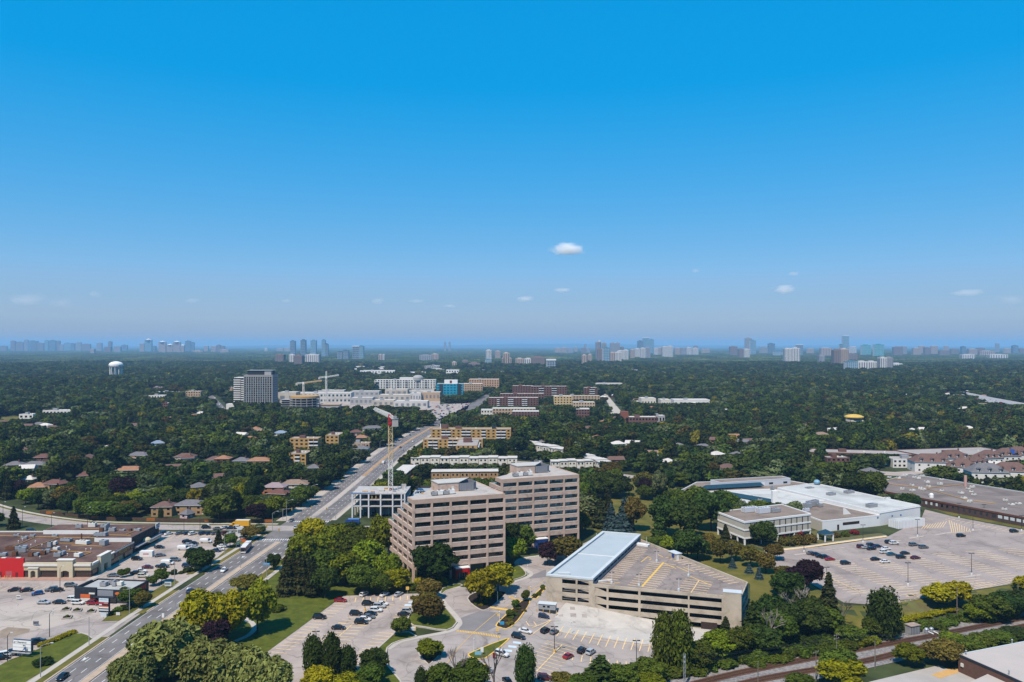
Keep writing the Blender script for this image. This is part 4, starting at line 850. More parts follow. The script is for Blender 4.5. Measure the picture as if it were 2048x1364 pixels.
# site beyond the frame
s2 = thing('site_annex', 'half built annex with grey decks and timber formwork behind the concrete frame', 'building site', (-58, 440, 0))
bx('deck', s2, 0, 0, 7.6, 22, 26, 8, mat('grey_decking', (0.40, 0.43, 0.46), var=.1, scale=.4)); bx('wall', s2, .5, .5, 0, 21, .9, 7.6, CON); bx('wall', s2, 0.2, 25, 0, 22, 25.4, 10.4, mat('dark_shoring', (0.06, 0.055, 0.055), var=.2, scale=1)); bx('formwork', s2, 6, 4, 8, 12, 7, 10.6, WOOD); bx('formwork', s2, 14, 10, 8, 20, 10.4, 10.8, NET)
for i in range(4): bx('column', s2, 2+i*3, 2, 8, 2.5+i*3, 2.5, 11, WHC)
bx('roof_panel', s2, 2, 14, 9.2, 20, 23, 9.5, mat('grey_blue_deck', (0.34, 0.38, 0.44), var=.1, scale=.3))
REDC = paint('crane_red', (0.42, 0.010, 0.016), .4); CRY = mat('crane_yellow', (0.66, 0.50, 0.27), rough=.5, var=.1, scale=1); CRW = mat('crane_white', (0.70, 0.69, 0.66), rough=.5, var=.06, scale=1)
def lattice(b, p, q, wd, n, r=.09, m=0):
    p = Vector(p); q = Vector(q); d = (q-p); L = d.length; d.normalize(); a = d.orthogonal().normalized() if abs(d.z) < .9 else Vector((1, 0, 0)); a = (a-d*a.dot(d)).normalized(); c = d.cross(a)
    cs_ = [a*s1_*wd/2+c*s2_*wd/2 for s1_, s2_ in ((-1, -1), (1, -1), (1, 1), (-1, 1))]
    for k in cs_: b.tube(p+k, q+k, r, r, 4, m)
    for i in range(n):
        p0, p1 = p+d*L*i/n, p+d*L*(i+1)/n
        for k in range(4):
            u0, u1 = cs_[k], cs_[(k+1) % 4]; b.tube(p0+u0, p0+u1, r*.6, r*.6, 4, m, False); b.tube((p0+u0) if i % 2 else (p0+u1), (p1+u1) if i % 2 else (p1+u0), r*.6, r*.6, 4, m, False)
cr = thing('tower_crane', 'red and white tower crane rising from the concrete frame beside the avenue', 'crane', (-68, 434, 0))
MT = 50.0
b = MB(); lattice(b, (0, 0, 0), (0, 0, 31), 2.2, 14, .15); b.build('mast', CRW, cr); b = MB(); lattice(b, (0, 0, 31), (0, 0, MT), 2.2, 8, .15); b.build('upper_mast', CRY, cr)
b = MB(); b.lathe([(1.3, MT), (1.5, MT+.8), (1.5, MT+1.4), (1.2, MT+1.6)], 12); lattice(b, (0, 0, MT+1.5), (0, 0, MT+6.5), 1.9, 3, .16); b.box(-1.2, -1.2, MT+2.5, 1.2, 1.2, MT+5.6); b.build('slewing_tower', REDC, cr)
bx('operator_cab', cr, .9, -1.4, MT+2.2, 2.4, .6, MT+4.2, REDC); bx('cab_window', cr, .95, -1.46, MT+2.9, 2.35, -1.4, MT+4.0, GLB)
jd = Vector((-17.5, 46, 0)).normalized(); b = MB(); lattice(b, jd*1.5+Vector((0, 0, MT+5)), jd*46+Vector((0, 0, MT+5.6)), 1.7, 22, .12); b.build('jib', CRW, cr)
ja = math.atan2(jd.y, jd.x); bn = MB().box(4, -1.0, MT+4.7, 34, -.92, MT+6.4).build('jib_banner', CRW, cr, (0, 0, 0), ja)
for i in range(17):
    if i in (6,): continue
    bx('banner_letter', bn, 5+i*1.7, -1.04, MT+5.0, 6.0+i*1.7, -1.0, MT+6.1, mat('dark_lettering', (0.06, 0.07, 0.09), var=0))
b = MB(); lattice(b, -jd*1.2+Vector((0, 0, MT+5)), -jd*13+Vector((0, 0, MT+4.4)), 1.5, 6, .13); b.build('counter_jib', CRW, cr); q = -jd*12
MB().box(-1.3, -1.4, MT+.6, 1.3, 1.4, MT+4.2).build('counterweight', CON, cr, (q.x, q.y, 0), ja); MB().box(-1.5, -1.7, MT+4.6, 2.5, 1.7, MT+4.8).build('winch_platform', METG, cr, (q.x, q.y, 0), ja); MB().box(-.8, -.8, MT+4.8, 1.2, .8, MT+6.2).build('winch_housing', METG, cr, (q.x, q.y, 0), ja)
for s_ in (0.0,): MB().tube((0, 0, MT+6.4), tuple(-jd*11+Vector((0, 0, MT+4.9))), .12, .12, 5).build('tie_bar', CRW, cr)
EXCL.append([(cx0-4, cy0-14), (-36, cy0-14), (-36, 468), (cx0-4, 468)]); see(cx0, -40, cy0, 5, 300)
# ---- shopping centre: front block with red, cream and maroon fronts
SBR = mat('brown_window_film', (0.055, 0.032, 0.026), rough=.15, var=.2, scale=.7, spec=.7); PIPE = mat('yellow_gas_pipe', (0.50, 0.30, 0.10), var=.1, scale=1); TIN = mat('galvanised_duct', (0.42, 0.45, 0.48), rough=.4, var=.12, scale=1, metal=.4); RUSTY = mat('rusty_metal', (0.16, 0.07, 0.035), var=.3, scale=1.5)
mx0, mx1, my0, my1, mz = -270.0, -172.0, 317.0, 352.5, 5.3
mall = thing('shopping_centre', 'long brown roofed shopping centre with red and cream shop fronts', 'shopping centre', (mx1, my0, 0))
Q = lambda x, y: (x-mx1, y-my0)
MB().prism([Q(mx0, my0+.6), Q(mx1-.6, my0+.6), Q(mx1-.6, my1), Q(-197, my1), Q(-197, 371), Q(mx0, 371)], 0, mz).build('wall', STUC, mall)
MB().prism([Q(mx0, my0+.8), Q(mx1-.8, my0+.8), Q(mx1-.8, my1), Q(-197, my1), Q(-197, 371), Q(mx0, 371)], mz, mz+.12).build('roof', BROWNR, mall)
bx('rear_parapet', mall, mx0-mx1, 371-my0, 0, -197-mx1, 371.4-my0, mz+.6, CORN)
# red front
rx = -199.6
red = bx('red_front', mall, mx0-mx1, -.3, 0, rx-mx1, .6, 7.9, REDP)
for i in range(7): bx('coping_block', mall, rx-mx1-3.2-i*6, -.35, 7.9, rx-mx1-1.4-i*6, .65, 8.1, CORN)
DRED = paint('dark_red_door', (0.16, 0.008, 0.012), .5); PKD = paint('pink_roller_door', (0.42, 0.10, 0.11), .6)
bx('loading_door', mall, -206.9-mx1, -.36, 0, -204.2-mx1, -.3, 2.6, PKD); bx('side_door', mall, -202.9-mx1, -.36, 0, -201.9-mx1, -.3, 2.1, DRED); bx('loading_door', mall, -212-mx1, -.36, 0, -208.5-mx1, -.3, 2.4, DRED)
for x in (-209.5, -208.9, -208.3, -206.4, -205.5, -204.1): MB().tube((x-mx1, -1.6, 0), (x-mx1, -1.6, 1.2), .12, .12, 8).build('bollard', YEL, mall)
# cream front
for a, b_ in ((-199.5, -185.4), (-179.0, -172.0)):
    bx('fascia', mall, a-mx1, -.35, 2.9, b_-mx1, .6, 4.7, STUC); bx('cornice', mall, a-mx1, -.75, 4.7, b_-mx1, .7, 5.5, CORN); bx('coping', mall, a-mx1, -.5, 5.5, b_-mx1, .75, 5.9, STUCP)
def shopwin(x0, x1, yy, z1, n, parent, ang=0.0, P=(0, 0), m=SBR):
    for i in range(n): wb('shop_window', parent, P, ang, x0+(x1-x0)*i/n+.06, x0+(x1-x0)*(i+1)/n-.06, yy, yy+.06, .35, z1, m)
    wb('shop_front_frame', parent, P, ang, x0, x1, yy-.1, yy, 0, z1+.2, MULL)
P0 = Q(-199.5, my0)
shopwin(.3, 2.4, -.35, 2.7, 2, mall, 0, P0); shopwin(6.6, 14, -.35, 2.7, 7, mall, 0, P0); shopwin(20.8, 27.3, -.35, 2.7, 6, mall, 0, P0); shopwin(15.9, 18.6, -.1, 2.8, 4, mall, 0, P0)
for a, b_, zt in ((-197.2, -193.4, 3.9), (-185.4, -179.1, 7.2)):
    wd = b_-a; pw = .9 if zt < 5 else 1.5
    e = MB(); e.box(0, -1.1, 0, pw, .6, zt); e.box(wd-pw, -1.1, 0, wd, .6, zt); e.box(pw, -1.1, 3.0, wd-pw, .6, zt)
    for k in range(6):                                               # shallow arch over the opening
        t0, t1 = k/6, (k+1)/6; f = lambda t: 3.0-.5*(1-math.sin(math.pi*t)); x0_, x1_ = pw+(wd-2*pw)*t0, pw+(wd-2*pw)*t1
        e.quad([(x0_, -1.1, 3.0), (x0_, -1.1, f(t0)), (x1_, -1.1, f(t1)), (x1_, -1.1, 3.0)])
    e.build('entrance_portal', STUCP, mall, (*Q(a, my0), 0)); bx('portal_cap', mall, a-mx1-.25, -1.35, zt, b_-mx1+.25, .8, zt+.3, CORN)
# east front along the pavement
ea = math.pi/2; PE = Q(mx1, my0)
wb('fascia', mall, PE, ea, 0, 35, -.6, .02, 2.9, 4.7, STUC); wb('cornice', mall, PE, ea, .2, 5.5, -.6, .4, 4.7, 5.6, CORN); wb('cornice', mall, PE, ea, 14, 35, -.6, .4, 5.1, 5.6, CORN)
shopwin(.6, 5.2, .02, 2.7, 4, mall, ea, PE); shopwin(14.5, 22, .02, 2.7, 7, mall, ea, PE); shopwin(27, 33, .02, 2.7, 5, mall, ea, PE); shopwin(8.3, 11, -.1, 3.2, 3, mall, ea, PE)
wb('entrance_portal', mall, PE, ea, 5.6, 8.2, -.6, .9, 0, 7.0, STUCP); wb('entrance_portal', mall, PE, ea, 11, 13.8, -.6, .9, 0, 7.0, STUCP); wb('entrance_portal', mall, PE, ea, 8.2, 11, -.6, .85, 3.2, 7.0, STUCP); wb('portal_cap', mall, PE, ea, 5.4, 14, -.8, 1.1, 7.0, 7.3, CORN)
sg = wb('maroon_sign', mall, PE, ea, 18.2, 34.4, .02, .22, 2.75, 5.9, MARO)
GOLD = paint('gold_lettering', (0.55, 0.36, 0.03), .4); PINKL = paint('pale_lettering', (0.45, 0.25, 0.27), .5)
tm = textmesh('Mandarin', 2.6, GOLD); o = obj('sign_lettering', tm, mall, (PE[0]+.28, PE[1]+26.3, 4.2), 0); o.rotation_euler = (math.pi/2, 0, math.pi/2)
for s_ in (19.2, 32.6):
    for z_ in (3.3, 4.5):
        for k in range(3): wb('sign_glyph', mall, PE, ea, s_, s_+1.0, .22, .27, z_+k*.32, z_+k*.32+.14, PINKL)
        wb('sign_glyph', mall, PE, ea, s_+.42, s_+.58, .27, .29, z_, z_+.85, PINKL)
# roof plant and pipes of the front block
gx = lambda px, py: Q(*G(px, py, mz))
for px, py, sx, sy, sz, m in ((49, 1078, 2.5, 2, 1.2, METG), (66, 1074, 2, 1.8, 1.2, METG), (115, 1114, 2.6, 2, 1.8, METG), (124, 1110, 2.6, 2, 1.6, TIN), (157, 1114, 2.8, 2.2, 1.7, CORN), (33, 1073, 2.2, 1.8, 1.1, METG), (110, 1074, 2.2, 1.8, 1.1, METG), (108, 1090, 2.2, 2, 1.6, CORN), (100, 1095, 1.6, 1.6, 2.4, METG), (133, 1083, 5, 2.2, 1.3, METG), (113, 1100, 2.2, 1.8, 1.3, CORN), (208, 1091, 3.0, 2.6, 2.4, TIN), (166, 1089, 6, 2.4, 1.8, CORN), (72, 1112, 2.4, 1.8, 1.3, TIN), (92, 1106, 3, 1.6, 1.5, TIN), (43, 1099, 4.6, 2.2, 1.6, TIN), (22, 1100, 4, 2, 1.6, RUSTY), (30, 1112, 1.8, 1.8, 1.8, RUSTY), (62, 1113, 2, 1.6, 1.7, RUSTY), (86, 1110, 2, 1.6, 1.7, RUSTY), (6, 1112, 3, 2, 1.3, METG), (44, 1106, 3, 1.2, 2.2, TIN)): hvac(mall, *gx(px, py), mz+.1, sx, sy, sz, brng.uniform(-.3, .3), 'rooftop_unit', m)
x_, y_ = gx(163, 1081); MB().tube((x_, y_, mz), (x_, y_, mz+3.2), .35, .3, 8).build('flue', RUSTY, mall)
for px, py in ((45, 1082), (71, 1086), (84, 1093), (133, 1097), (139, 1103), (172, 1102), (182, 1101), (37, 1086), (62, 1093), (135, 1112), (80, 1117), (20, 1097)): x_, y_ = gx(px, py); MB().tube((x_, y_, mz), (x_, y_, mz+.8), .14, .14, 6).lathe([(.3, mz+.8), (.3, mz+1.0), (.05, mz+1.15)], 8, 0, x_, y_).build('roof_vent', CORN, mall)
def pipe(pts, parent, g, z=mz+.35):
    b = MB(); p = [g(*q) for q in pts]
    for a, c in zip(p[:-1], p[1:]): b.tube((*a, z), (*c, z), .16, .16, 6)
    b.build('gas_pipe', PIPE, parent)
pipe([(0, 1073), (60, 1074), (120, 1076), (190, 1077)], mall, gx); pipe([(118, 1076), (90, 1087), (62, 1097), (55, 1101)], mall, gx); pipe([(62, 1101), (110, 1103), (183, 1106), (165, 1113)], mall, gx); pipe([(118, 1088), (152, 1088)], mall, gx); pipe([(143, 1092), (205, 1094)], mall, gx); pipe([(70, 1076), (45, 1087), (10, 1099)], mall, gx)
EXCL.append([(mx0, my0-3), (mx1+4, my0-3), (mx1+4, 392), (mx0, 392)])
# ---- taller dark block behind
dk_ = thing('dark_store', 'taller dark fronted store with white side walls behind the cream shops', 'store', (-173, 352.5, 0)); dz_ = 7.2
R = lambda x, y: (x+173, y-352.5)
MB().prism([R(-190, 352.6), R(-173, 352.6), R(-173, 379), R(-222, 379), R(-222, 367), R(-190, 367)], 0, dz_).build('wall', WHITEP, dk_); MB().prism([R(-189.7, 352.9), R(-173.3, 352.9), R(-173.3, 378.7), R(-221.7, 378.7), R(-221.7, 367.3), R(-189.7, 367.3)], dz_, dz_+.1).build('roof', BROWNR, dk_)
wb('dark_front', dk_, (0, 0), math.pi/2, 0, 26.5, -.1, .35, 0, dz_+.3, CHAR)
for i in range(12): wb('cladding_rib', dk_, (0, 0), math.pi/2, 1+i*2.1, 1.18+i*2.1, .35, .45, 3.2, dz_, MULL)
wb('canopy', dk_, (0, 0), math.pi/2, 1.5, 26, .35, 2.4, 2.6, 3.0, METG); MB().lathe([(2.3, 0), (2.2, 1.2), (1.4, 1.9), (.2, 2.1)], 14).build('awning', STUCP, dk_, (1.0, 12, 2.5))
wb('awning_band', dk_, (0, 0), math.pi/2, 13, 25, .4, 2.3, 1.6, 2.6, STUCP); shopwin(2, 25, .36, 2.5, 12, dk_, math.pi/2, (0, 0), GLB)
sgn = wb('white_sign', dk_, (0, 0), math.pi/2, 22.4, 26.4, .5, .75, dz_-1.2, dz_+1.2, WHITEP); wb('sign_stripe', dk_, (0, 0), math.pi/2, 22.8, 24.4, .75, .8, dz_+.1, dz_+.6, DRED); wb('sign_stripe', dk_, (0, 0), math.pi/2, 24.7, 26.1, .75, .8, dz_+.3, dz_+.9, DRED); wb('sign_stripe', dk_, (0, 0), math.pi/2, 22.8, 26, .75, .8, dz_-.8, dz_-.3, NET)
gy = lambda px, py: R(*G(px, py, dz_))
for px, py, sx, sy, sz, m in ((158, 1056, 2.6, 2, 1.8, METG), (185, 1054, 3.2, 2.2, 2, CORN), (208, 1061, 2.5, 2, 2.6, TIN), (213, 1059, 2.2, 2, 3, TIN), (225, 1063, 2.8, 2, 1.9, METG), (198, 1072, 4, 2, 1.6, TIN), (208, 1072, 3, 2, 1.8, METG), (245, 1062, 2.6, 1.4, .9, METG), (275, 1062, 2.8, 1.8, 1.2, METG), (261, 1062, 1.2, 1.2, 1, RUSTY), (203, 1065, 1.6, 1.6, 2.2, RUSTY)): hvac(dk_, *gy(px, py), dz_, sx, sy, sz, brng.uniform(-.3, .3), 'rooftop_unit', m)
pipe([(213, 1071), (262, 1072)], dk_, gy, dz_+.3); pipe([(252, 1070), (290, 1056)], dk_, gy, dz_+.3); pipe([(160, 1058), (200, 1058)], dk_, gy, dz_+.3)
# ---- dark restaurant
rt = thing('restaurant', 'charcoal clad flat roofed restaurant with orange menu boards', 'restaurant', (-161.5, 287, 0), math.radians(-7)); RW, RD = 21.0, 12.5
bx('wall', rt, 0, 0, 0, RW, RD, 4.3, CHAR); bx('roof', rt, .4, .4, 4.3, RW-.4, RD-.4, 4.42, mat('pale_roof_felt', (0.40, 0.41, 0.40), var=.1, scale=.3))
for a in ((0, 0, RW, .4), (0, RD-.4, RW, RD), (0, .4, .4, RD-.4), (RW-.4, .4, RW, RD-.4)): bx('parapet', rt, a[0], a[1], 4.3, a[2], a[3], 4.9, CHAR)
bx('tall_corner', rt, -.3, -.4, 0, 8.2, .5, 5.4, CHAR); bx('tall_corner', rt, -.35, .5, 0, .4, 9, 5.4, CHAR); bx('grey_band', rt, 8.8, -.25, 2.6, 15, 0, 4.6, mat('grey_cladding', (0.24, 0.26, 0.29), var=.05, scale=.5)); bx('canopy', rt, 8.4, -2.0, 2.3, 16, 0, 2.6, CHAR)
bx('side_sign_panel', rt, RW, 1, 2.2, RW+.15, RD-1, 4.6, MARO)
for i in range(7): bx('side_sign_letter', rt, RW+.15, 2.2+i*1.2, 2.9, RW+.2, 3.0+i*1.2, 4.1, REDP)
o = MB().lathe([(0, 0), (.9, 0), (.9, .12), (.3, .14)], 14).build('oval_sign', paint('orange_sign', (0.62, 0.14, 0.02), .4), rt, (16.8, -.05, 3.6)); o.rotation_euler = (math.pi/2, 0, 0); o.scale = (1.3, .65, 1)
ORG = paint('orange_board', (0.65, 0.13, 0.02), .5)
bx('menu_board', rt, 2.2, -.55, 1.7, 6.0, -.4, 3.0, ORG); bx('menu_board_base', rt, 2.2, -.5, .5, 6.0, -.38, 1.6, CORN); bx('drive_through_window', rt, 7.0, -.46, 1.2, 7.9, -.4, 2.3, GLB); bx('clearance_sign', rt, 6.3, -1.6, 3.5, 8.6, -1.4, 4.0, CORN); bx('glass_front', rt, 9, -.06, .2, 16, 0, 2.2, GLB)
for px, sx in ((.36, 2.4), (.45, 2.0), (.62, 2.6), (.55, 1.5)): hvac(rt, RW*px, RD*.45+brng.uniform(-1.5, 2), 4.4, sx, 1.8, 1.6, 0, 'rooftop_unit', CORN if px == .62 else METG)
EXCL.append([(-165, 283), (-138, 280), (-136, 302), (-164, 304)])
# ---- lot furniture
x, y = G(209, 1233); py_ = thing('pylon_sign', 'tall stacked shop directory sign at the shopping lot entrance', 'sign', (x, y, 0), math.radians(-8))
bx('pedestal', py_, -1.1, -.5, 0, 1.1, .5, 1.6, RIM); bx('frame', py_, -1.9, -.4, 1.6, 1.9, .4, 6.6, CHAR); bx('pedestal_top', py_, -1.6, -.45, 1.3, 1.6, .45, 1.6, WHITEP)
zz = 6.5
for nm, h, m in (('top_panel', 1.3, mat('pale_blue_panel', (0.60, 0.70, 0.74), rough=.5, var=.05, scale=1)), ('red_panel', .55, paint('crimson_panel', (0.35, 0.01, 0.03))), ('maroon_panel', .7, MARO), ('orange_panel', .35, ORG), ('white_panel', .45, WHITEP), ('black_panel', .3, CHAR), ('grey_panel', .5, RIM)):
    p = bx(nm, py_, -1.8, -.46, zz-h, 1.8, -.4, zz, m); zz -= h+.03
for i in range(6): bx('panel_letter', py_, -1.5+i*.52, -.49, 5.9, -1.2+i*.52, -.46, 6.15, NET)
for i in range(2): MB().lathe([(.22, 0), (.28, 0), (.28, .05), (.22, .05)], 10).build('ring_emblem', WHITEP, py_, (-1.45+i*.5, -.46, 4.25)).rotation_euler = (math.pi/2, 0, 0)
for i in range(4): bx('panel_letter', py_, .1+i*.4, -.49, 4.75, .35+i*.4, -.46, 5.0, CORN)
x, y = G(46, 1312); lb_ = thing('message_board', 'white changeable letter board on posts above the corner lawn', 'sign', (x, y, 0), math.radians(-10))
bx('board', lb_, -3.3, -.35, 1.7, 3.3, .35, 5.0, paint('navy_frame', (0.03, 0.05, 0.09))); bx('face', lb_, -3.2, -.42, 1.8, 3.1, -.35, 4.9, mat('white_sign_face', (0.82, 0.83, 0.83), rough=.5, var=.03, scale=1)); bx('post', lb_, -1.8, -.2, 0, -1.5, .2, 1.7, METG); bx('post', lb_, 1.4, -.2, 0, 1.7, .2, 1.7, METG); bx('catwalk', lb_, -3.4, -1.3, 1.3, 3.4, -.4, 1.4, METG)
for z in (2.8, 3.8): bx('letter_rail', lb_, -3.2, -.46, z, 3.1, -.42, z+.06, METG)
DL = mat('dark_lettering', (0.06, 0.07, 0.09), var=0)
o = obj('sign_lettering', textmesh('Car Clearance', .85, DL), lb_, (-.9, -.46, 4.35)); o.rotation_euler = (math.pi/2, 0, 0)
for a, z in ((.4, 3.2), (.9, 3.2), (.6, 2.1)): bx('letter', lb_, a, -.46, z, a+.3, -.43, z+.4, DL)
# sign worker on the catwalk
def person(label, loc_, rz, shirt, trousers):
    V = [(0, 0, .95), (0, 0, 1.18), (0, 0, 1.42), (0, 0, 1.5), (0, .01, 1.62), (0, .01, 1.74), (.17, 0, 1.40), (.24, -.05, 1.15), (.26, -.25, 1.28), (-.17, 0, 1.40), (-.25, -.12, 1.55), (-.22, -.3, 1.75), (.10, 0, .9), (.11, 0, .5), (.11, .02, .08), (.11, -.14, .04), (-.10, 0, .9), (-.11, 0, .5), (-.11, .02, .08), (-.11, -.14, .04)]
    Ed = [(0, 1), (1, 2), (2, 3), (3, 4), (4, 5), (2, 6), (6, 7), (7, 8), (2, 9), (9, 10), (10, 11), (0, 12), (12, 13), (13, 14), (14, 15), (0, 16), (16, 17), (17, 18), (18, 19)]
    r = [.15, .14, .15, .06, .10, .09, .07, .055, .04, .07, .055, .04, .10, .07, .05, .05, .10, .07, .05, .05]
    me = bpy.data.meshes.new('person'); me.from_pydata(V, Ed, []); o = bpy.data.objects.new('person', me); COL.objects.link(o)
    md = o.modifiers.new('skin', 'SKIN'); me.skin_vertices.new() if hasattr(me, 'skin_vertices') and not me.skin_vertices else None
    for i, rr in enumerate(r):
        sv = me.skin_vertices[0].data[i]; sv.radius = (rr, rr*.8 if i < 3 else rr); sv.use_root = (i == 0)
    o.modifiers.new('smooth', 'SUBSURF').levels = 1; me.materials.append(trousers); o.location = loc_; o.rotation_euler = (0, 0, rz); tag(o, label, 'person')
    MB().lathe([(.19, .92), (.18, 1.15), (.20, 1.38), (.09, 1.5)], 10).build('shirt', shirt, o); MB().lathe([(.02, 1.6), (.115, 1.66), (.10, 1.76), (.02, 1.80)], 8).build('hair', MULL, o); return o
person('person in a blue shirt working at the white letter board', (x+1.55, y-1.15, 1.4), math.radians(170), paint('blue_shirt', (0.01, 0.09, 0.42), .8), mat('tan_skin_trousers', (0.20, 0.15, 0.12), var=0))
# pale storage box, other signs
x, y = G(294, 1113); sb_ = thing('storage_container', 'white storage box with red lettering on the shopping lot', 'container', (x, y, 0), math.radians(2)); bx('box', sb_, -2.8, -1.2, .1, 2.8, 1.2, 2.6, WHITEP); bx('base_skid', sb_, -2.7, -1.1, 0, 2.7, 1.1, .1, MULL)
for i in range(7): bx('letter', sb_, -1.2+i*.36, -1.24, 1.2, -.95+i*.36, -1.2, 1.7, REDP)
def small_sign(label, px, py, w_, h_, z0, m, posts=2, cat='sign', rz=0, pm=None, name='lot_sign', group=None, letters=None):
    x, y = G(px, py); t = thing(name, label, cat, (x, y, float(zg(x, y))), rz, group); bx('panel', t, -w_/2, -.06, z0, w_/2, .06, z0+h_, m)
    for s_ in ((-w_*.35, w_*.35) if posts == 2 else (0,)): bx('post', t, s_-.05, -.05, 0, s_+.05, .05, z0+h_*.5, pm or METG)
    if letters:
        for i in range(letters): bx('letter', t, -w_*.4+i*w_*.8/letters, -.09, z0+h_*.35, -w_*.4+(i+.7)*w_*.8/letters, -.06, z0+h_*.7, pm or CHAR)
    return t
small_sign('white banner sign on the verge beside the restaurant drive', 336, 1176, 2.6, 1.6, .8, RIM, 2, letters=4); small_sign('small white sign on the lawn beside the pylon sign', 236, 1232, 1.4, 1.0, .3, CORN); small_sign('dark framed sign leaning on the empty plaza', 72, 1252, 1.9, 1.3, .4, LOUV, letters=3)
small_sign('white sign standing among the shopping lot bays', 37, 1200, 1.6, 1.2, .6, CORN, letters=3); small_sign('white gantry sign with grey panel beside the yellow truck', 481, 1076, 3.2, 5.0, .6, RIM, 2, letters=5); small_sign('blue street sign beside the avenue', 533, 1150, 2.8, .75, 4.2, paint('street_blue', (0.02, 0.30, 0.62)), 1, letters=6, pm=RIM)
small_sign('pale board sign beside the cross street', 416, 1052, 1.3, 1.0, .5, RIM); small_sign('yellow warning sign at the office lot corner', 815, 1188, 1.2, 1.2, 1.6, YEL, 1); small_sign('pale blue sign on the triangular grass island', 956, 1311, 1.9, 1.1, .2, paint('pale_blue_sign', (0.20, 0.45, 0.62))); small_sign('white and red sign on the triangular grass island', 964, 1310, .9, 1.5, .9, WHITEP, 1, pm=WHITEP)
small_sign('blue sign at the rounded end of the long island', 1004, 1250, 1.5, 1.1, .1, paint('sky_blue_sign', (0.05, 0.33, 0.60))); small_sign('red booth sign by the disabled bays', 988, 1318, .8, 1.6, .3, DRED, 1)
for px, py in ((997, 1240), (1060, 1185), (995, 1270)): small_sign('yellow square pedestrian sign beside the office drive', px, py, .9, .9, 1.3, YEL, 1, group='yellow pedestrian signs along the office drive')
for i, (px, py) in enumerate(((132, 1220), (154, 1222), (182, 1224), (134, 1236))):
    x, y = G(px, py); pl_ = thing('concrete_planter', 'low square concrete planter with a small plant on the plaza', 'planter', (x, y, 0), math.radians(20), 'square planters on the plaza')
    for a in ((-1.5, -1.5, 1.5, -1.2), (-1.5, 1.2, 1.5, 1.5), (-1.5, -1.2, -1.2, 1.2), (1.2, -1.2, 1.5, 1.2)): bx('edge', pl_, *a[:2], 0, *a[2:], .5, PLAZA)
    bx('soil', pl_, -1.2, -1.2, 0, 1.2, 1.2, .35, MULCH); obj('plant', KINDS['shrub_mid'][0][0], pl_, (0, 0, .3), 0, (.3, .3, .35))
x, y = G(399, 1153); kb = thing('yellow_kiosk', 'bright yellow newspaper boxes on the avenue verge', 'kiosk', (G(393, 1138)[0], G(393, 1138)[1], 0))
for i in range(3): bx('box', kb, -.9+i*.7, -.3, .1, -.3+i*.7, .3, 1.1, YEL)
ox = thing('orange_kiosk', 'orange and dark drive through kiosk on the verge behind the bus', 'kiosk', (*G(487, 1083), 0)); bx('cabin', ox, -1.4, -1, 0, 1.4, 1, 1.2, ORG); bx('roof', ox, -1.8, -1.3, 2.2, 1.8, 1.3, 2.5, CHAR)
for s_ in (-1.2, 1.2): bx('post', ox, s_-.1, -.9, 1.2, s_+.1, -.7, 2.2, CHAR)
bs = thing('bus_shelter', 'glass bus shelter with a green roof on the west pavement', 'bus shelter', (*G(478, 1094), 0), math.pi/2); bx('back_glass', bs, -2.2, .6, .2, 2.2, .64, 2.3, GLT); bx('roof', bs, -2.4, -.8, 2.3, 2.4, .8, 2.5, mat('green_roof', (0.06, 0.16, 0.13), var=.1, scale=1))
for s_ in (-2.1, 2.1): bx('post', bs, s_-.05, .5, 0, s_+.05, .6, 2.3, METG)
# fence along the houses behind the cross street
for i in range(30):
    x = -128-i*4.6; 
    if x < -262: break
    y = float(np.interp(-x, [124, 180, 222, 262], [414, 416.5, 421, 437]))
    f = thing('garden_fence', 'brown timber garden fence bay behind the cross street', 'fence', (x, y, 0), 0, 'fence bays behind the cross street')
    FEN = mat('brown_fence', (0.10, 0.06, 0.04), var=.2, scale=.6) if i % 7 else mat('orange_fence', (0.36, 0.12, 0.03), var=.2, scale=.6)
    for k in range(9): bx('board', f, -4.6+k*.5, 0, .1, -4.14+k*.5, .04, 1.8, FEN)
    for z in (.5, 1.5): bx('rail', f, -4.6, .04, z, 0, .1, z+.1, FEN)
    bx('post', f, -.12, .04, 0, 0, .16, 1.9, FEN)
# black noise fence along the avenue
for i in range(36):
    y = 424+i*9.0; f = thing('roadside_fence', 'dark metal fence panel between the avenue pavement and the houses', 'fence', (Mc(y)-17.4, y, 0), math.atan2(9, Mc(y+9)-Mc(y)), 'dark fence panels along the avenue')
    for k in range(6): bx('rail_panel', f, k*1.5, 0, .1, k*1.5+1.46, .06, 1.7, CHAR)
    bx('post', f, -.06, -.03, 0, .06, .1, 1.9, CHAR)
# ---- white works building complex on the right
WW = mat('white_render', (0.80, 0.80, 0.79), rough=.7, var=.04, scale=.2); WG = mat('pale_metal_cladding', (0.60, 0.63, 0.68), rough=.5, var=.05, scale=.4); PEB = mat('pebble_panel', (0.50, 0.47, 0.40), var=.06, scale=.6); BRD = mat('bronze_strip', (0.045, 0.03, 0.02), var=0); BLUR = mat('blue_metal_roof', (0.018, 0.055, 0.085), rough=.4, var=.1, scale=.5)
wk = thing('works_office', 'two storey panelled office with white bands and a raised ground floor', 'office', (110, 366.5, 0)); f0, f1, f2, f3 = (0, 0), (38, 17.5), (31.5, 40), (-7, 22)
MB().prism([f0, f1, f2, f3], 3.4, 11.2).build('wall', PEB, wk); MB().prism([(.8, 2.2), (35, 17.8), (30, 36), (-4, 21)], 0, 3.4).build('ground_floor', GLB, wk); MB().prism([(.3, .7), (37.3, 17.8), (31.3, 39.2), (-6.2, 21.8)], 11.2, 11.35).build('roof', TANR, wk)
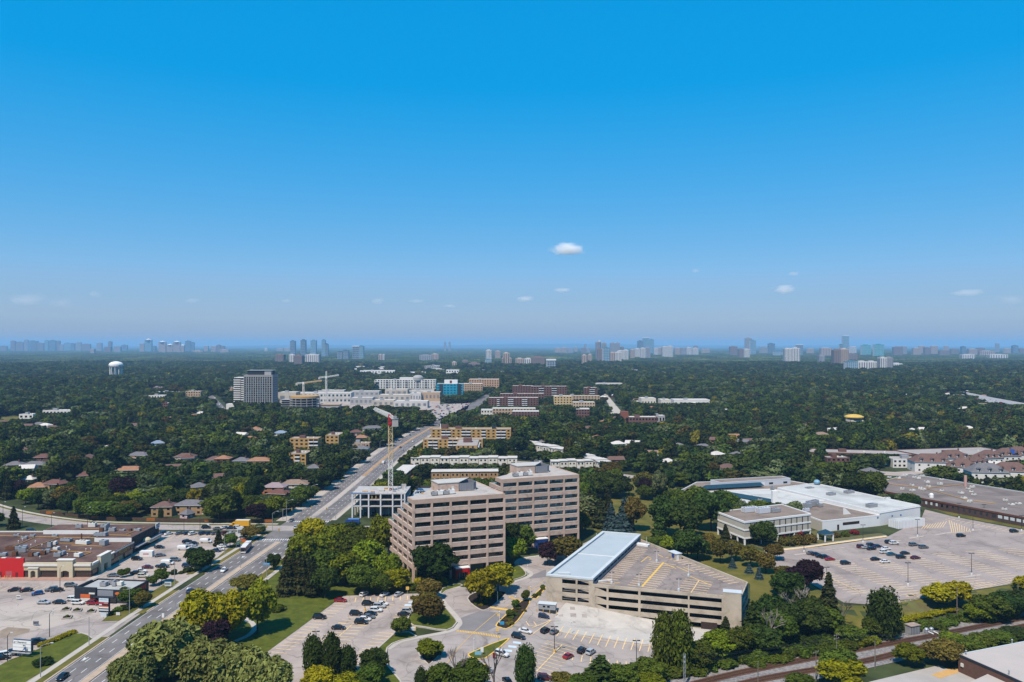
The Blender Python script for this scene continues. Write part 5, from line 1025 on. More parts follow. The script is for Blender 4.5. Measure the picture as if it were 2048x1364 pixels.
for a, b_ in ((f0, f1), (f3, f0)):
    L = math.dist(a, b_); g = math.atan2(b_[1]-a[1], b_[0]-a[0])
    for z0, z1 in ((3.2, 3.9), (7.0, 7.7), (10.7, 11.6)): wb('white_band', wk, a, g, -.1, L+.1, -.3, .22, z0, z1, WW)
    n = 11 if a == f0 else 3
    for i in range(1, n+1):
        s_ = L*i/(n+.5) if a == f0 else None
        if s_ is None: continue
        for z0, z1 in ((3.9, 7.0), (7.7, 10.7)): wb('window_strip', wk, a, g, s_-.28, s_+.28, -.1, .05, z0, z1, BRD)
    for i in range(5): wb('pilotis', wk, a, g, max(0, L*i/4-.5), max(.6, L*i/4), -.5, .1, 0, 3.3, WW)
wb('white_band', wk, f1, math.atan2(f2[1]-f1[1], f2[0]-f1[0]), 0, math.dist(f1, f2), -.3, .2, 10.7, 11.6, WW); wb('white_band', wk, f2, math.atan2(f3[1]-f2[1], f3[0]-f2[0]), 0, math.dist(f3, f2), -.3, .2, 10.7, 11.6, WW)
hvac(wk, 9, 22, 11.3, 8, 3, 2.6, .42, 'rooftop_unit', WG); hvac(wk, 15, 19.5, 11.3, 7, 3, 2.9, .42, 'rooftop_unit', WG); hvac(wk, 21.5, 21.5, 11.3, 5.5, 3, 2.0, .42, 'rooftop_unit', METG); bx('duct', wk, 6, 24.5, 11.3, 20, 26, 12.6, TIN)
EXCL.append([(103, 363), (150, 382), (143, 408), (101, 390)])
ws = thing('works_hall', 'large white works hall with pale flat roofs and rooftop plant', 'factory', (190, 400, 0)); T = lambda x, y: (x-190, y-400)
def hall(nm, pts, z, roofm, rim=.5, wm=WW):
    p = [T(*q) for q in pts]; MB().prism(p, 0, z).build(nm+'_wall', wm, ws); c = (sum(q[0] for q in p)/len(p), sum(q[1] for q in p)/len(p))
    k = [(q[0]+(c[0]-q[0])*.6/math.dist(q, c), q[1]+(c[1]-q[1])*.6/math.dist(q, c)) for q in p]; MB().prism(k, z-.2, z+.06).build(nm+'_roof', roofm, ws)
    for a, b_ in zip(p, p[1:]+p[:1]): wb('parapet', ws, a, math.atan2(b_[1]-a[1], b_[0]-a[0]), 0, math.dist(a, b_), -.4, .04, z-.3, z+rim, wm)
hall('east_hall', [(193, 407), (223, 424), (192.5, 492), (163, 476)], 7, GREYR); hall('front_hall', [(157.8, 393.5), (193, 407), (177, 440), (149.5, 427)], 5.4, TANR, .35); hall('front_corner', [(193, 406.9), (223, 423.8), (223.6, 424.4), (193.4, 407.4)], 6.8, GREYR, .1)
hall('middle_hall', [(112, 424), (147, 424.5), (177.5, 440.2), (160, 476), (128, 470)], 6.3, mat('white_membrane_roof', (0.60, 0.60, 0.58), var=.1, scale=.06, col2=(0.50, 0.50, 0.47), stain=.05), .5); hall('north_hall', [(100, 470), (160, 476.2), (195, 492), (180, 515), (120, 505)], 5.5, TANR, .3); hall('cladding_block', [(130, 482), (179, 498), (176.5, 507), (126, 492)], 9.2, TANR, .3, WG)
for s_ in np.linspace(3, 46, 5): wb('clad_window', ws, T(130, 482), math.atan2(16, 49), s_, s_+3, 0, .05, 6.4, 7.6, GLB)
wb('clad_door', ws, T(130, 482), math.atan2(16, 49), 10, 12.4, 0, .05, 5.4, 7.8, WW); wb('clad_door', ws, T(130, 482), math.atan2(16, 49), 30, 32, 0, .05, 5.4, 8, WW)
for p0, p1, wd, z in (((118, 478), (158, 489), 5, 6.6), ((126, 458), (146, 434), 5, 6.8)):
    L = math.dist(p0, p1); g = math.atan2(p1[1]-p0[1], p1[0]-p0[0]); b = MB(); b.quad([(0, -wd/2, 0), (L, -wd/2, 0), (L-1.5, 0, 1.9), (1.5, 0, 1.9)]); b.quad([(L, wd/2, 0), (0, wd/2, 0), (1.5, 0, 1.9), (L-1.5, 0, 1.9)]); b.quad([(0, wd/2, 0), (0, -wd/2, 0), (1.5, 0, 1.9)]); b.quad([(L, -wd/2, 0), (L, wd/2, 0), (L-1.5, 0, 1.9)]); b.build('blue_skylight_roof', BLUR, ws, (*T(*p0), z), g)
q = T(145.5, 430); bx('white_shaft', ws, q[0]-1.3, q[1]-1.3, 6, q[0]+1.3, q[1]+1.3, 14.2, WW)
gw = lambda px, py, z=6.5: T(*G(px, py, z))
for px, py, sx, sy, sz, m in ((1619, 978, 5, 3, 2.2, METG), (1662, 992, 5, 3, 2.2, METG), (1698, 988, 6, 3, 2.2, METG), (1743, 1016, 6, 3, 2.6, METG), (1615, 1012, 4, 3, 2.6, TIN), (1622, 1009, 5, 3, 3, METG), (1630, 1008, 4, 2, 3.4, TIN), (1640, 1010, 3, 2, 1.8, METG), (1612, 1020, 3.4, 2, 2, WG), (1521, 1003, 2.4, 2, 1.6, METG), (1505, 998, 2.4, 2, 2, WG), (1545, 979, 2, 2, 2, METG), (1774, 999, 3.5, 2, 1.4, WW)): hvac(ws, *gw(px, py), 6.4 if px > 1640 or px < 1560 else 5.5, sx, sy, sz, .45, 'rooftop_unit', m)
e0 = T(157.8, 393.5); eg = math.atan2(13.5, 35.2); wb('ribbon_window', ws, e0, eg, 13, 24, 0, .06, 2.4, 3.8, BRD); wb('side_door', ws, e0, eg, 9.3, 10.6, 0, .06, .2, 3.0, BRD); wb('side_wall_panel', ws, T(149.5, 427), math.atan2(-33.5, 8.3), 0, 34, 0, .06, 0, 5, PEB)
for s_ in (36, 46, 52): wb('vent_grille', ws, e0, eg, s_, s_+1, .0, .1, 4, 5, NET)
sail = MB(); sail.quad([(0, 0, 0), (5, 0, 0), (1, 0, 3.4), (0, 0, 3.4)]); sail.quad([(0, .3, 0), (0, .3, 3.4), (1, .3, 3.4), (5, .3, 0)]); sail.quad([(1, 0, 3.4), (5, 0, 0), (5, .3, 0), (1, .3, 3.4)]); sail.build('roof_fin', WW, ws, (*gw(1687, 1029, 5.5), 5.4), .3)
MB().lathe([(.1, 0), (1.6, .6), (2.0, 1.8), (1.4, 2.9), (.2, 3.3)], 12).build('roof_ball_tank', mat('blue_tank', (0.20, 0.38, 0.50), rough=.4, var=.1, scale=1), ws, (*T(192, 488), 7.0))
EXCL += [[(100, 420), (230, 405), (232, 430), (195, 500), (180, 520), (98, 508)], [(150, 388), (200, 400), (190, 420), (150, 425)]]; see(105, 225, 440, 6.5, 200); see(128, 180, 495, 7, 200)
q = G(1797, 1058); bc = thing('white_plant_enclosure', 'white corrugated plant enclosure beside the works hall', 'enclosure', (q[0], q[1], 0), .38); bx('wall', bc, 0, 0, 0, 18.5, 6.5, 3.9, WG)
for i in range(19): bx('corrugation', bc, i, -.08, 0, i+.5, 0, 3.9, WW)
for i in range(6): bx('corrugation', bc, -.08, i*1.1, 0, 0, i*1.1+.5, 3.9, WW)
bx('roof_deck', bc, .3, .3, 3.9, 18.2, 6.2, 4.0, GREYR); EXCL.append([(195, 398), (222, 405), (220, 415), (195, 410)])
gz = G(1651, 1081); gt = thing('gazebo', 'white gazebo with a dark blue pyramid roof before the works', 'gazebo', (gz[0], gz[1], 0), .35)
for a in (-2.4, 2.4):
    for b_ in (-2.4, 2.4): bx('post', gt, a-.25, b_-.25, 0, a+.25, b_+.25, 3.4, WW)
bx('beam', gt, -2.8, -2.8, 3.4, 2.8, 2.8, 3.8, WW); b = MB()
for i in range(4): p = [(-3, -3), (3, -3), (3, 3), (-3, 3)]; b.quad([(*p[i], 3.8), (*p[(i+1) % 4], 3.8), (0, 0, 5.6)])
b.build('roof', BLUR, gt)
# ---- long brown warehouse
BRK = mat('brown_brick', (0.085, 0.055, 0.045), var=.15, scale=.6); WR = mat('grey_brown_roof', (0.20, 0.165, 0.15), var=.14, scale=.06, col2=(0.245, 0.205, 0.185), stain=.05)
wh = thing('warehouse', 'long low brown brick warehouse with a grey gravel roof and white vents', 'warehouse', (222, 491, 0)); U = lambda x, y: (x-222, y-491); wpts = [(222, 491), (300, 344), (362, 377), (278, 541)]
MB().prism([U(*p) for p in wpts], 0, 4.9).build('wall', BRK, wh); MB().prism([U(p[0]+(290-p[0])*.012, p[1]+(440-p[1])*.012) for p in wpts], 4.9, 5.0).build('roof', WR, wh)
wg_ = math.atan2(-147, 78); wb('fascia', wh, (0, 0), wg_, 0, 166, 0, .25, 4.2, 5.2, mat('rust_fascia', (0.13, 0.055, 0.035), var=.1, scale=1)); wb('coping', wh, U(278, 541), math.atan2(-164, 84), 0, 184, -.3, .1, 4.9, 5.3, RIM); wb('coping', wh, U(222, 491), math.atan2(50, 56), 0, 75, -.1, .4, 4.9, 5.3, RIM)
for s_ in np.arange(36, 160, 3.2): wb('window', wh, (0, 0), wg_, s_, s_+(2.2 if s_ > 80 else 1.2), 0, .06, 2.0, 3.6, GLB if int(s_) % 3 else RIM)
gh = lambda px, py: U(*G(px, py, 5))
for px, py in ((1746, 958), (1764, 961), (1779, 956), (1797, 958), (1811, 953), (1829, 956), (1836, 958), (1845, 954), (1824, 972), (1841, 979), (1847, 981), (1857, 975), (1884, 961), (1805, 980), (1825, 983), (1936, 979), (1945, 976), (1943, 985), (1948, 991), (1928, 998), (1940, 1005), (2011, 1003), (2023, 1011), (2037, 1009), (1862, 993), (1880, 970), (1854, 966), (2009, 1021), (1884, 983), (1922, 988)):
    sx = brng.choice((2.2, 2.8, 1.6)); hvac(wh, *gh(px, py), 5.0, sx, 2, brng.uniform(1, 1.6), brng.uniform(0, 1), 'roof_vent', CORN)
x_, y_ = gh(1931, 973); MB().tube((x_, y_, 5), (x_, y_, 12), .9, .9, 10).build('striped_stack', paint('pale_red_stack', (0.55, 0.33, 0.28)), wh); x_, y_ = gh(1863, 995); MB().lathe([(1.2, 5), (1.2, 7), (.4, 7.6)], 10, 0, x_, y_).build('roof_tank', WW, wh)
for p in (((1735, 962), (1810, 958)), ((1760, 966), (1850, 977)), ((1850, 977), (1928, 969)), ((1850, 977), (1930, 1000)), ((1930, 1000), (1990, 1008))):
    a, c = gh(*p[0]), gh(*p[1]); MB().tube((*a, 5.3), (*c, 5.3), .2, .2, 5).build('gas_pipe', PIPE, wh)
EXCL.append([(215, 490), (297, 338), (368, 374), (278, 546)]); see(225, 330, 470, 5, 150)
# ---- flat roofed shed at the near right corner
sc = thing('brick_shed', 'brown brick shed with a pale flat roof beside the yard', 'shed', (135.8, 235.8, -4.5)); Z = lambda x, y: (x-135.8, y-235.8); SR = mat('pale_shed_roof', (0.52, 0.47, 0.43), var=.12, scale=.12, col2=(0.45, 0.40, 0.37)); SBK = mat('red_brown_brick', (0.14, 0.075, 0.055), var=.12, scale=1.2)
up = [Z(135.8, 235.8), Z(140.7, 221.6), Z(150, 190), Z(190, 200), Z(185, 252), Z(162.7, 246)]; MB().prism(up, 0, 5.2).build('wall', SBK, sc); MB().prism(up, 5.2, 5.35).build('roof', SR, sc)
for a, b_ in zip(up[:3], up[1:4]): wb('coping', sc, a, math.atan2(b_[1]-a[1], b_[0]-a[0]), 0, math.dist(a, b_), -.3, .12, 4.9, 5.5, CHAR)
wb('coping', sc, up[5], math.atan2(up[0][1]-up[5][1], up[0][0]-up[5][0]), 0, math.dist(up[0], up[5]), -.3, .1, 5.3, 5.5, RIM)
lo = [Z(139, 226.5), Z(118, 213), Z(120, 190), Z(150, 190), Z(140.8, 221)]; MB().prism(lo[::-1], 0, 3.2).build('lower_wall', SBK, sc); MB().prism(lo[::-1], 3.2, 3.34).build('lower_roof', SR, sc)
hvac(sc, *Z(137.5, 213), 3.3, 3, 2.4, 2, .3, 'rooftop_unit', CORN)
for px, py in ((1932, 1310), (2024, 1288), (2018, 1350)): x_, y_ = G(px, py, .8); MB().tube((x_-135.8, y_-235.8, 5.2), (x_-135.8, y_-235.8, 6.6), .16, .16, 8).lathe([(.28, 6.5), (.28, 6.7), (.1, 6.85)], 8, 0, x_-135.8, y_-235.8).build('vent_pipe', TIN, sc)
wb('wall_box', sc, up[0], math.atan2(up[1][1]-up[0][1], up[1][0]-up[0][0]), 1.0, 1.9, 0, .3, 2.2, 3.2, CORN); EXCL.append([(112, 180), (200, 180), (200, 260), (130, 240)])
# ---- railway furniture
x, y = G(1825, 1267); st = thing('signal_hut', 'grey metal railway signal hut beside the track', 'hut', (x, y, float(zg(x, y))), .35); bx('wall', st, -2, -1.3, .2, 2, 1.3, 3, METG); bx('roof', st, -2.2, -1.5, 3, 2.2, 1.5, 3.2, mat('streaked_roof', (0.36, 0.28, 0.23), var=.3, scale=1)); bx('base', st, -1.8, -1.1, -.3, 1.8, 1.1, .2, CON)
for i in range(6): bx('wall_rib', st, -1.9+i*.7, -1.36, .3, -1.8+i*.7, -1.3, 2.9, MULL)
for px, py in ((1853, 1268), (1863, 1267)):
    x, y = G(px, py); t = thing('switch_heater', 'silver railway switch heater with a bent white duct', 'railway equipment', (x, y, float(zg(x, y))), 0, 'switch heaters beside the track'); MB().lathe([(.6, 0), (.6, 1.4), (.45, 1.5), (.75, 1.7), (.5, 2.1), (.1, 2.2)], 10).build('housing', TIN, t); MB().tube((.4, 0, .9), (1.8, -1.2, .4), .16, .16, 8).build('duct', WW, t)
def pole(px, py, h, label, arms=1, m=None, lampm=None, group=None):
    x, y = G(px, py); m = m or mat('weathered_pole', (0.20, 0.165, 0.14), var=.2, scale=1); t = thing('utility_pole', label, 'pole', (x, y, float(zg(x, y))), .6, group); MB().tube((0, 0, -.3), (0, 0, h), .17, .11, 8).build('pole', m, t)
    for k in range(arms):
        bx('crossarm', t, -1.3, -.08, h-.6-k*1.1, 1.3, .08, h-.45-k*1.1, m)
        for s_ in (-1.1, 0, 1.1): MB().lathe([(.07, 0), (.1, .1), (.05, .25)], 6).build('insulator', TIN, t, (s_, 0, h-.45-k*1.1))
    return (x, y, float(zg(x, y))+h)
tops = [pole(px, py, h, 'weathered utility pole beside the railway', a, group='utility poles beside the railway') for px, py, h, a in ((1516, 1385, 9, 0), (1632, 1362, 9, 1), (1673, 1346, 12, 2), (1750, 1338, 9, 0), (1914, 1234, 11, 0), (1878, 1277, 3, 0), (2036, 1204, 8, 0), (1790, 1245, 8, 0))]
for i in range(8):
    T0 = tops[2]; w_ = 1 if i % 2 else -1; b = MB(); end = (T0[0]+(-46 if i < 4 else 60)+i, T0[1]+(-12 if i < 4 else 14), T0[2]-1.5-(i % 4)*.5); prev = None
    for k in range(9):
        t = k/8; p = (T0[0]+(end[0]-T0[0])*t, T0[1]+(end[1]-T0[1])*t+w_*.4, T0[2]-.4-(i % 4)*.45+(end[2]-T0[2])*t*.6-4*t*(1-t)*1.2)
        if prev: b.tube(prev, p, .025, .025, 4, 0, False)
        prev = p
    o = b.build('overhead_wire', MULL); tag(o, 'thin overhead wire strung along the railway poles', 'wire', 'overhead wires along the railway')
# catenary style mast
x, y = G(1369, 1372); tm_ = thing('lattice_mast', 'slim grey lattice signal mast beside the railway', 'mast', (x, y, float(zg(x, y)))); b = MB(); lattice(b, (0, 0, 0), (0, 0, 9.5), .5, 12, .05); b.build('lattice', TIN, tm_)
for z in (6.8, 8.2): MB().lathe([(.35, z), (.35, z+.5), (.1, z+.6)], 8).build('signal_head', TIN, tm_)
# ================================================================== BUILDINGS of the middle distance
YB = mat('yellow_brick', (0.46, 0.29, 0.11), var=.1, scale=.5); YBD = mat('tan_brick', (0.38, 0.24, 0.12), var=.1, scale=.5); RB = mat('red_brown_brick_wall', (0.155, 0.085, 0.07), var=.12, scale=.5); CRM = mat('cream_wall', (0.66, 0.62, 0.54), var=.05, scale=.5); PWH = mat('off_white_wall', (0.70, 0.69, 0.66), var=.05, scale=.3); GCON = mat('grey_concrete_wall', (0.38, 0.38, 0.38), var=.08, scale=.3); TANW = mat('tan_wall', (0.46, 0.33, 0.22), var=.08, scale=.3)
RFG = mat('grey_flat_roof', (0.36, 0.33, 0.31), var=.12, scale=.1); RFP = mat('pale_flat_roof', (0.58, 0.55, 0.51), var=.1, scale=.15); BALC = mat('white_balcony', (0.66, 0.66, 0.66), rough=.6, var=.05, scale=1); WFR = mat('white_window_frame', (0.66, 0.66, 0.65), rough=.6, var=0)
def block(name, label, cat, x0, x1, y, h, D, wall, floors, bays, rz=0.0, roofm=None, glass=None, ww=.5, wh=.45, balc=(), side=0, sidebays=0, plant=1, group=None, framed=False, base=0.0, sz=None, parapet=.5, seez=None):
    W = x1-x0; t = thing(name, label, cat, (x0, y, 0), rz, group); glass = glass or GLB; roofm = roofm or RFG
    bx('wall', t, 0, 0, -.5, W, D, h, wall); bx('roof', t, .3, .3, h, W-.3, D-.3, h+.08, roofm)
    for a in ((0, -.05, W, .3), (0, D-.3, W, D+.05), (-.05, .25, .3, D-.25), (W-.3, .25, W+.05, D-.25)): bx('parapet', t, a[0], a[1], h-.4, a[2], a[3], h+parapet, wall if plant != 9 else WFR)
    fh = (h-base)/floors; bw = W/bays
    for i in range(bays):
        for f in range(floors):
            z0 = base+fh*f+fh*.32; x_ = bw*(i+.5); w_ = bw*ww
            if i in balc:
                bx('balcony', t, bw*i+.2, -1.3, base+fh*f+.1, bw*(i+1)-.2, 0, base+fh*f+1.1, BALC); bx('window', t, bw*i+.3, -.06, base+fh*f+.4, bw*(i+1)-.3, 0, base+fh*f+fh*.9, glass)
            else:
                bx('window', t, x_-w_/2, -.07, z0, x_+w_/2, 0, z0+fh*wh, glass)
                if framed: bx('sill', t, x_-w_/2-.1, -.14, z0-.15, x_+w_/2+.1, 0, z0, WFR)
    if sidebays:
        sw = D/sidebays; xs_ = (W, W+.07) if x1 < 20 else (-.07, 0)
        for i in range(sidebays):
            for f in range(floors): z0 = base+fh*f+fh*.32; bx('window', t, xs_[0], sw*(i+.5)-sw*ww/2, z0, xs_[1], sw*(i+.5)+sw*ww/2, z0+fh*wh, glass)
    if plant == 1: bx('roof_plant', t, W*.3, D*.3, h, W*.3+min(6, W*.2), D*.3+min(4, D*.4), h+2.6, RB if wall in (YB, YBD, RB) else METG)
    for i in range(2 if plant else 0): bx('roof_vent', t, W*(.55+.2*i), D*.5, h, W*(.55+.2*i)+1.2, D*.5+1.2, h+1, CORN)
    c, s = math.cos(rz), math.sin(rz); R2 = lambda a, b: (x0+c*a-s*b, y+s*a+c*b)
    EXCL.append([R2(-2, -3), R2(W+2, -3), R2(W+2, D+2), R2(-2, D+2)])
    xa, ya = R2(0, 0); xb, yb = R2(W, 0); see(xa, xb, (ya+yb)/2, h*.35 if seez is None else seez, 220)
    return t
AP = 'apartment_building'
b1 = block(AP, 'long yellow brick apartment block with white balconies and brown roof house', 'apartment block', -77.5, -1, 742, 14.2, 14, YB, 5, 16, 0, RFG, ww=.42, balc=(2, 3, 6, 7, 10, 13, 14), sidebays=2); bx('chimney', b1, 8, 5, 14, 9, 6, 19, WFR); bx('chimney', b1, 15, 5, 14, 16.4, 6, 19, RB); bx('lift_house', b1, 9.5, 4, 14, 15, 9, 18, RB); bx('lift_house', b1, 58, 4, 14, 62, 8, 17, CHAR)
b2 = block(AP, 'lower yellow brick apartment block with a forward wing east of the avenue', 'apartment block', -79, -26, 688, 11, 13, YB, 4, 12, 0, RFG, ww=.4, balc=(1, 2, 5, 6), sidebays=2); bx('wing', b2, 32, -40, 0, 50, 0, 10.9, YB); bx('wing_roof', b2, 32.3, -39.7, 10.9, 49.7, -.2, 11, RFG); bx('lift_house', b2, 37, -20, 11, 44, -12, 14.5, RB)
for i in range(4):
    for f in range(4): bx('window', b2, 33.5+i*4, -40.07, 1+f*2.7, 35+i*4, -40, 2.3+f*2.7, GLB); bx('balcony', b2, 50, -36+i*9, .5+f*2.7, 51.2, -31+i*9, 1.5+f*2.7, BALC)
def terrace(label, P, Q_, D, h, wall, n, roofm=RFP, cat='terrace', stag=True, porch=None, group=None):
    L = math.dist(P, Q_); g = math.atan2(Q_[1]-P[1], Q_[0]-P[0]); t = thing('terrace_row', label, cat, (P[0], P[1], 0), g, group); u = L/n
    for i in range(n):
        dz = .35*((i % 3)-1)*(1 if stag else 0)
        bx('house_wall', t, u*i, .15*(i % 2), 0, u*(i+1), D, h+dz, wall); bx('house_roof', t, u*i-.1, -.5+.15*(i % 2), h+dz, u*(i+1)+.1, D+.4, h+dz+.35, roofm)
        for k in (.2, .62):
            bx('window', t, u*i+u*k, -.06, h*.62, u*i+u*(k+.16), .16, h*.80, GLB); bx('window', t, u*i+u*(k-.05), -.05, h*.14, u*i+u*(k+.22), .16, h*.36, WFR if k < .5 else GLB)
        bx('door', t, u*i+u*.45, -.05, 0, u*i+u*.55, .16, h*.34, RB)
        if porch: bx('porch_roof', t, u*i+.3, -2.2, h*.42, u*(i+1)-.3, 0, h*.46, porch)
        bx('dividing_pier', t, u*i-.12, -.12, 0, u*i+.12, 0, h, RB)
    c, s = math.cos(g), math.sin(g); R2 = lambda a, b: (P[0]+c*a-s*b, P[1]+s*a+c*b); EXCL.append([R2(-2, -4), R2(L+2, -4), R2(L+2, D+2), R2(-2, D+2)]); see(P[0], Q_[0], (P[1]+Q_[1])/2, h*.3, 140); return t
terrace('white terrace of flat roofed town houses stepping down the slope', (2, 714), (41.7, 652), 11, 7, CRM, 8); terrace('white terrace of town houses beyond the farther office block', (49.5, 630), (66, 584), 10, 7, CRM, 7); terrace('short white terrace wing beside the wooded slope', (30, 590), (62, 592), 9, 6.5, CRM, 5)
terrace('orange brick terrace with a pale flat roof behind the office blocks', (-56, 537), (-9.5, 539), 10, 7, YBD, 7, stag=False); terrace('cream terrace half hidden by trees behind the orange terrace', (-80, 612), (4, 610), 10, 6, CRM, 11); tr_ = terrace('brown brick terrace running back beside the tower crane', (-72.6, 530), (-70, 567), 9.5, 7, YBD, 6, stag=False, porch=mat('rust_porch', (0.34, 0.13, 0.05), var=.1, scale=1))
sheet('terrace_car_park', [(-16, 640), (24, 628), (34, 596), (4, 598)], .03, LOTM); see(-14, 30, 618, 1, 120)
# three storey walk-ups west of the avenue
block(AP, 'three storey yellow brick walk up with dark balconies west of the avenue', 'apartment block', -202, -176, 704, 9.8, 13, YB, 3, 6, 0, RFG, balc=(4, 5), sidebays=3, seez=2); block(AP, 'yellow brick walk up with a long dark side wall west of the avenue', 'apartment block', -176, -163.5, 731, 9.5, 26, YB, 3, 3, 0, RFG, sidebays=5, seez=2); block(AP, 'near yellow brick walk up with a pale weathered roof west of the avenue', 'apartment block', -176.5, -163, 613, 8.7, 20, YB, 3, 3, 0, RFG, balc=(1,), sidebays=0, seez=2)
block('low_brick_building', 'low brick building with a grey roof beside the avenue trees', 'building', -150, -131, 712, 4.5, 10, TANW, 1, 5, 0, RFG, seez=3)
# the grey tower and its white neighbour
tw = thing('office_tower', 'grey concrete tower with dark vertical window strips and a glazed top', 'tower', (-386, 1115, 0)); TWH = 52.0; bx('wall', tw, 0, 0, 0, 41.5, 26, TWH, mat('grey_tower_concrete', (0.30, 0.29, 0.285), var=.06, scale=.2)); bx('glazed_top', tw, 4.5, 3, TWH, 38, 22, TWH+6, CHAR); bx('roof_plate', tw, 3.5, 2, TWH+6, 40, 23, TWH+6.6, METG); bx('roof_pavilion', tw, 29, 2.8, TWH, 38.5, 8, TWH+5.8, GCON)
for i in range(12):
    x_ = 1.4+i*3.32; bx('pilaster', tw, x_-1.3, -.7, 0, x_-.4, 0, TWH-3, GCON)
    for f in range(15): bx('window', tw, x_-.1, -.12, 2+f*3.2, x_+1.9, 0, 4.3+f*3.2, GLB if brng.random() < .8 else GLT)
for f in range(15): bx('side_window_band', tw, 41.5, 2, 2+f*3.2, 41.6, 24, 3.2+f*3.2, mat('side_strip', (0.20, 0.185, 0.175), var=0))
EXCL.append([(-390, 1108), (-340, 1108), (-340, 1145), (-390, 1145)]); see(-386, -344, 1115, 12, 300)
wt = thing('balcony_tower', 'white banded balcony tower behind the grey concrete tower', 'tower', (-412, 1150, 0)); bx('core', wt, 0, .5, 0, 16, 20, 46, CHAR)
for f in range(13): bx('balcony', wt, -.8, -1.2, 4+f*3.2, 9.5, 20, 5.5+f*3.2, PWH); bx('balcony', wt, 9.5, -.2, 3.4+f*3.2, 16.5, 20, 4.9+f*3.2, PWH)
bx('podium', wt, -10, -6, 0, 14, 6, 8, PWH); bx('roof', wt, -.5, -.5, 46, 16, 20, 46.8, PWH); see(-415, -392, 1150, 12, 300); EXCL.append([(-425, 1140), (-390, 1140), (-390, 1172), (-425, 1172)])
# round building site and cranes
rs = thing('round_building_site', 'rounded concrete frame under construction below the grey tower', 'building site', (-290, 1085, 0))
for f in range(6): MB().lathe([(20.5, 4+f*3.4), (20.5, 4.5+f*3.4), (.5, 4.5+f*3.4)], 24).build('floor_slab', GCON, rs); bx('wing_slab', rs, -32, -6, 3.9+f*3.0 if f < 5 else 18.6, -14, 12, 4.4+f*3.0 if f < 5 else 19, GCON)
MB().lathe([(16, 0), (16, 21)], 16).build('inner_core', CHAR, rs); MB().lathe([(20, 21.5), (20, 24), (19, 24.1)], 24).build('formwork_top', WOOD, rs)
for i in range(16): a = i*math.pi/8; MB().tube((19.8*math.cos(a), 19.8*math.sin(a), 0), (19.8*math.cos(a), 19.8*math.sin(a), 21), .45, .45, 6).build('column', CON, rs)
bx('wing_core', rs, -31, -4, 0, -15, 11, 18, CHAR); bx('east_wing', rs, 20, 0, 0, 48, 16, 11, GCON); bx('east_wing_deck', rs, 19, -1, 11, 49, 17, 12, TANW); see(-322, -245, 1080, 8, 250); EXCL.append([(-325, 1072), (-238, 1070), (-238, 1110), (-325, 1110)])
for lab, px, base_d, ztop, jl, jr, m in (('distant tower crane with a level yellow jib above the round frame', 607, 1100, 41, -9, 25, CRW), ('distant tower crane with a white jib and peaked top', 652.6, 1180, 46, -10, 18, CRW)):
    x = (px-CX)/F*base_d; t = thing('tower_crane', lab, 'crane', (x, base_d, 0)); b = MB(); lattice(b, (0, 0, 0), (0, 0, ztop), 2, 12, .3); b.build('mast', m, t); b = MB(); lattice(b, (0, 0, ztop), (jr, 6, ztop+3), 1.6, 8, .3); b.build('jib', CRY if jl == -9 else m, t); b = MB(); lattice(b, (0, 0, ztop), (jl, -2, ztop-.5), 1.6, 3, .3); b.build('counter_jib', m, t); bx('cab', t, -1.5, -1.5, ztop-2, 1.5, 1.5, ztop+1.5, m)
    bx('counterweight', t, jl-1.5, -3, ztop-3, jl+1.5, -1, ztop, CON)
    if jl == -10: b = MB(); lattice(b, (0, 0, ztop), (0, 0, ztop+9), 1.5, 4, .25); b.build('tower_peak', m, t)
    see(x-3, x+3, base_d, 14, 200)
# mall in the distance
def pxblock(name, label, cat, px0, px1, ytop, ybase, wall, floors, bays, D=30, roofm=None, glass=None, group=None, d=None, **kw):
    d = d or CAM_H*F/(ybase-HY); return block(name, label, cat, (px0-CX)/F*d, (px1-CX)/F*d, d, max(3.5, ZP(ytop, d)), D, wall, floors, bays, 0, roofm or RFP, glass, group=group, **kw)
MGL = mat('mall_grey_glazing', (0.20, 0.21, 0.23), rough=.3, var=.2, scale=.1)
MCR = mat('weathered_cream', (0.48, 0.44, 0.38), var=.1, scale=.1, stain=.06); MPW = mat('weathered_white', (0.54, 0.53, 0.51), var=.1, scale=.1, stain=.06)
for lab, a in (('long blank cream mall wall behind the round frame', (556, 592, 785, 808, MCR, 1, 2)), ('pale mall wing with green glazing', (592, 702, 786, 806, MPW, 2, 14)), ('grey ribbed mall deck', (700, 758, 783, 801, GCON, 2, 6)), ('white mall pavilion with glazed corner', (820, 842, 787, 803, MPW, 1, 4)), ('low white mall front with dark openings', (788, 855, 803, 816, MPW, 1, 6)), ('tan mall block beside the car park', (842, 880, 785, 802, TANW, 1, 5)), ('cream mall roof block in the middle', (758, 820, 790, 803, MCR, 1, 6)), ('grey mall service block', (700, 745, 796, 810, GCON, 1, 5)), ('low cream mall outbuilding', (745, 788, 801, 813, MCR, 1, 4)), ('rear mall block with pink sign', (770, 815, 779, 792, MCR, 1, 4)), ('rear pale mall block', (815, 868, 781, 791, MPW, 1, 5)), ('white tented mall roof', (632, 688, 781, 790, MPW, 1, 3))):
    pxblock('mall_building', lab, 'mall', *a, D=26, plant=1, glass=GLT if 'green' in lab else MGL, seez=2, wh=.4, ww=.5)
sheet('mall_ground', GP([(540, 822), (560, 806), (690, 792), (880, 790), (880, 815), (850, 822), (760, 828), (700, 835)]), .03, LOTM)
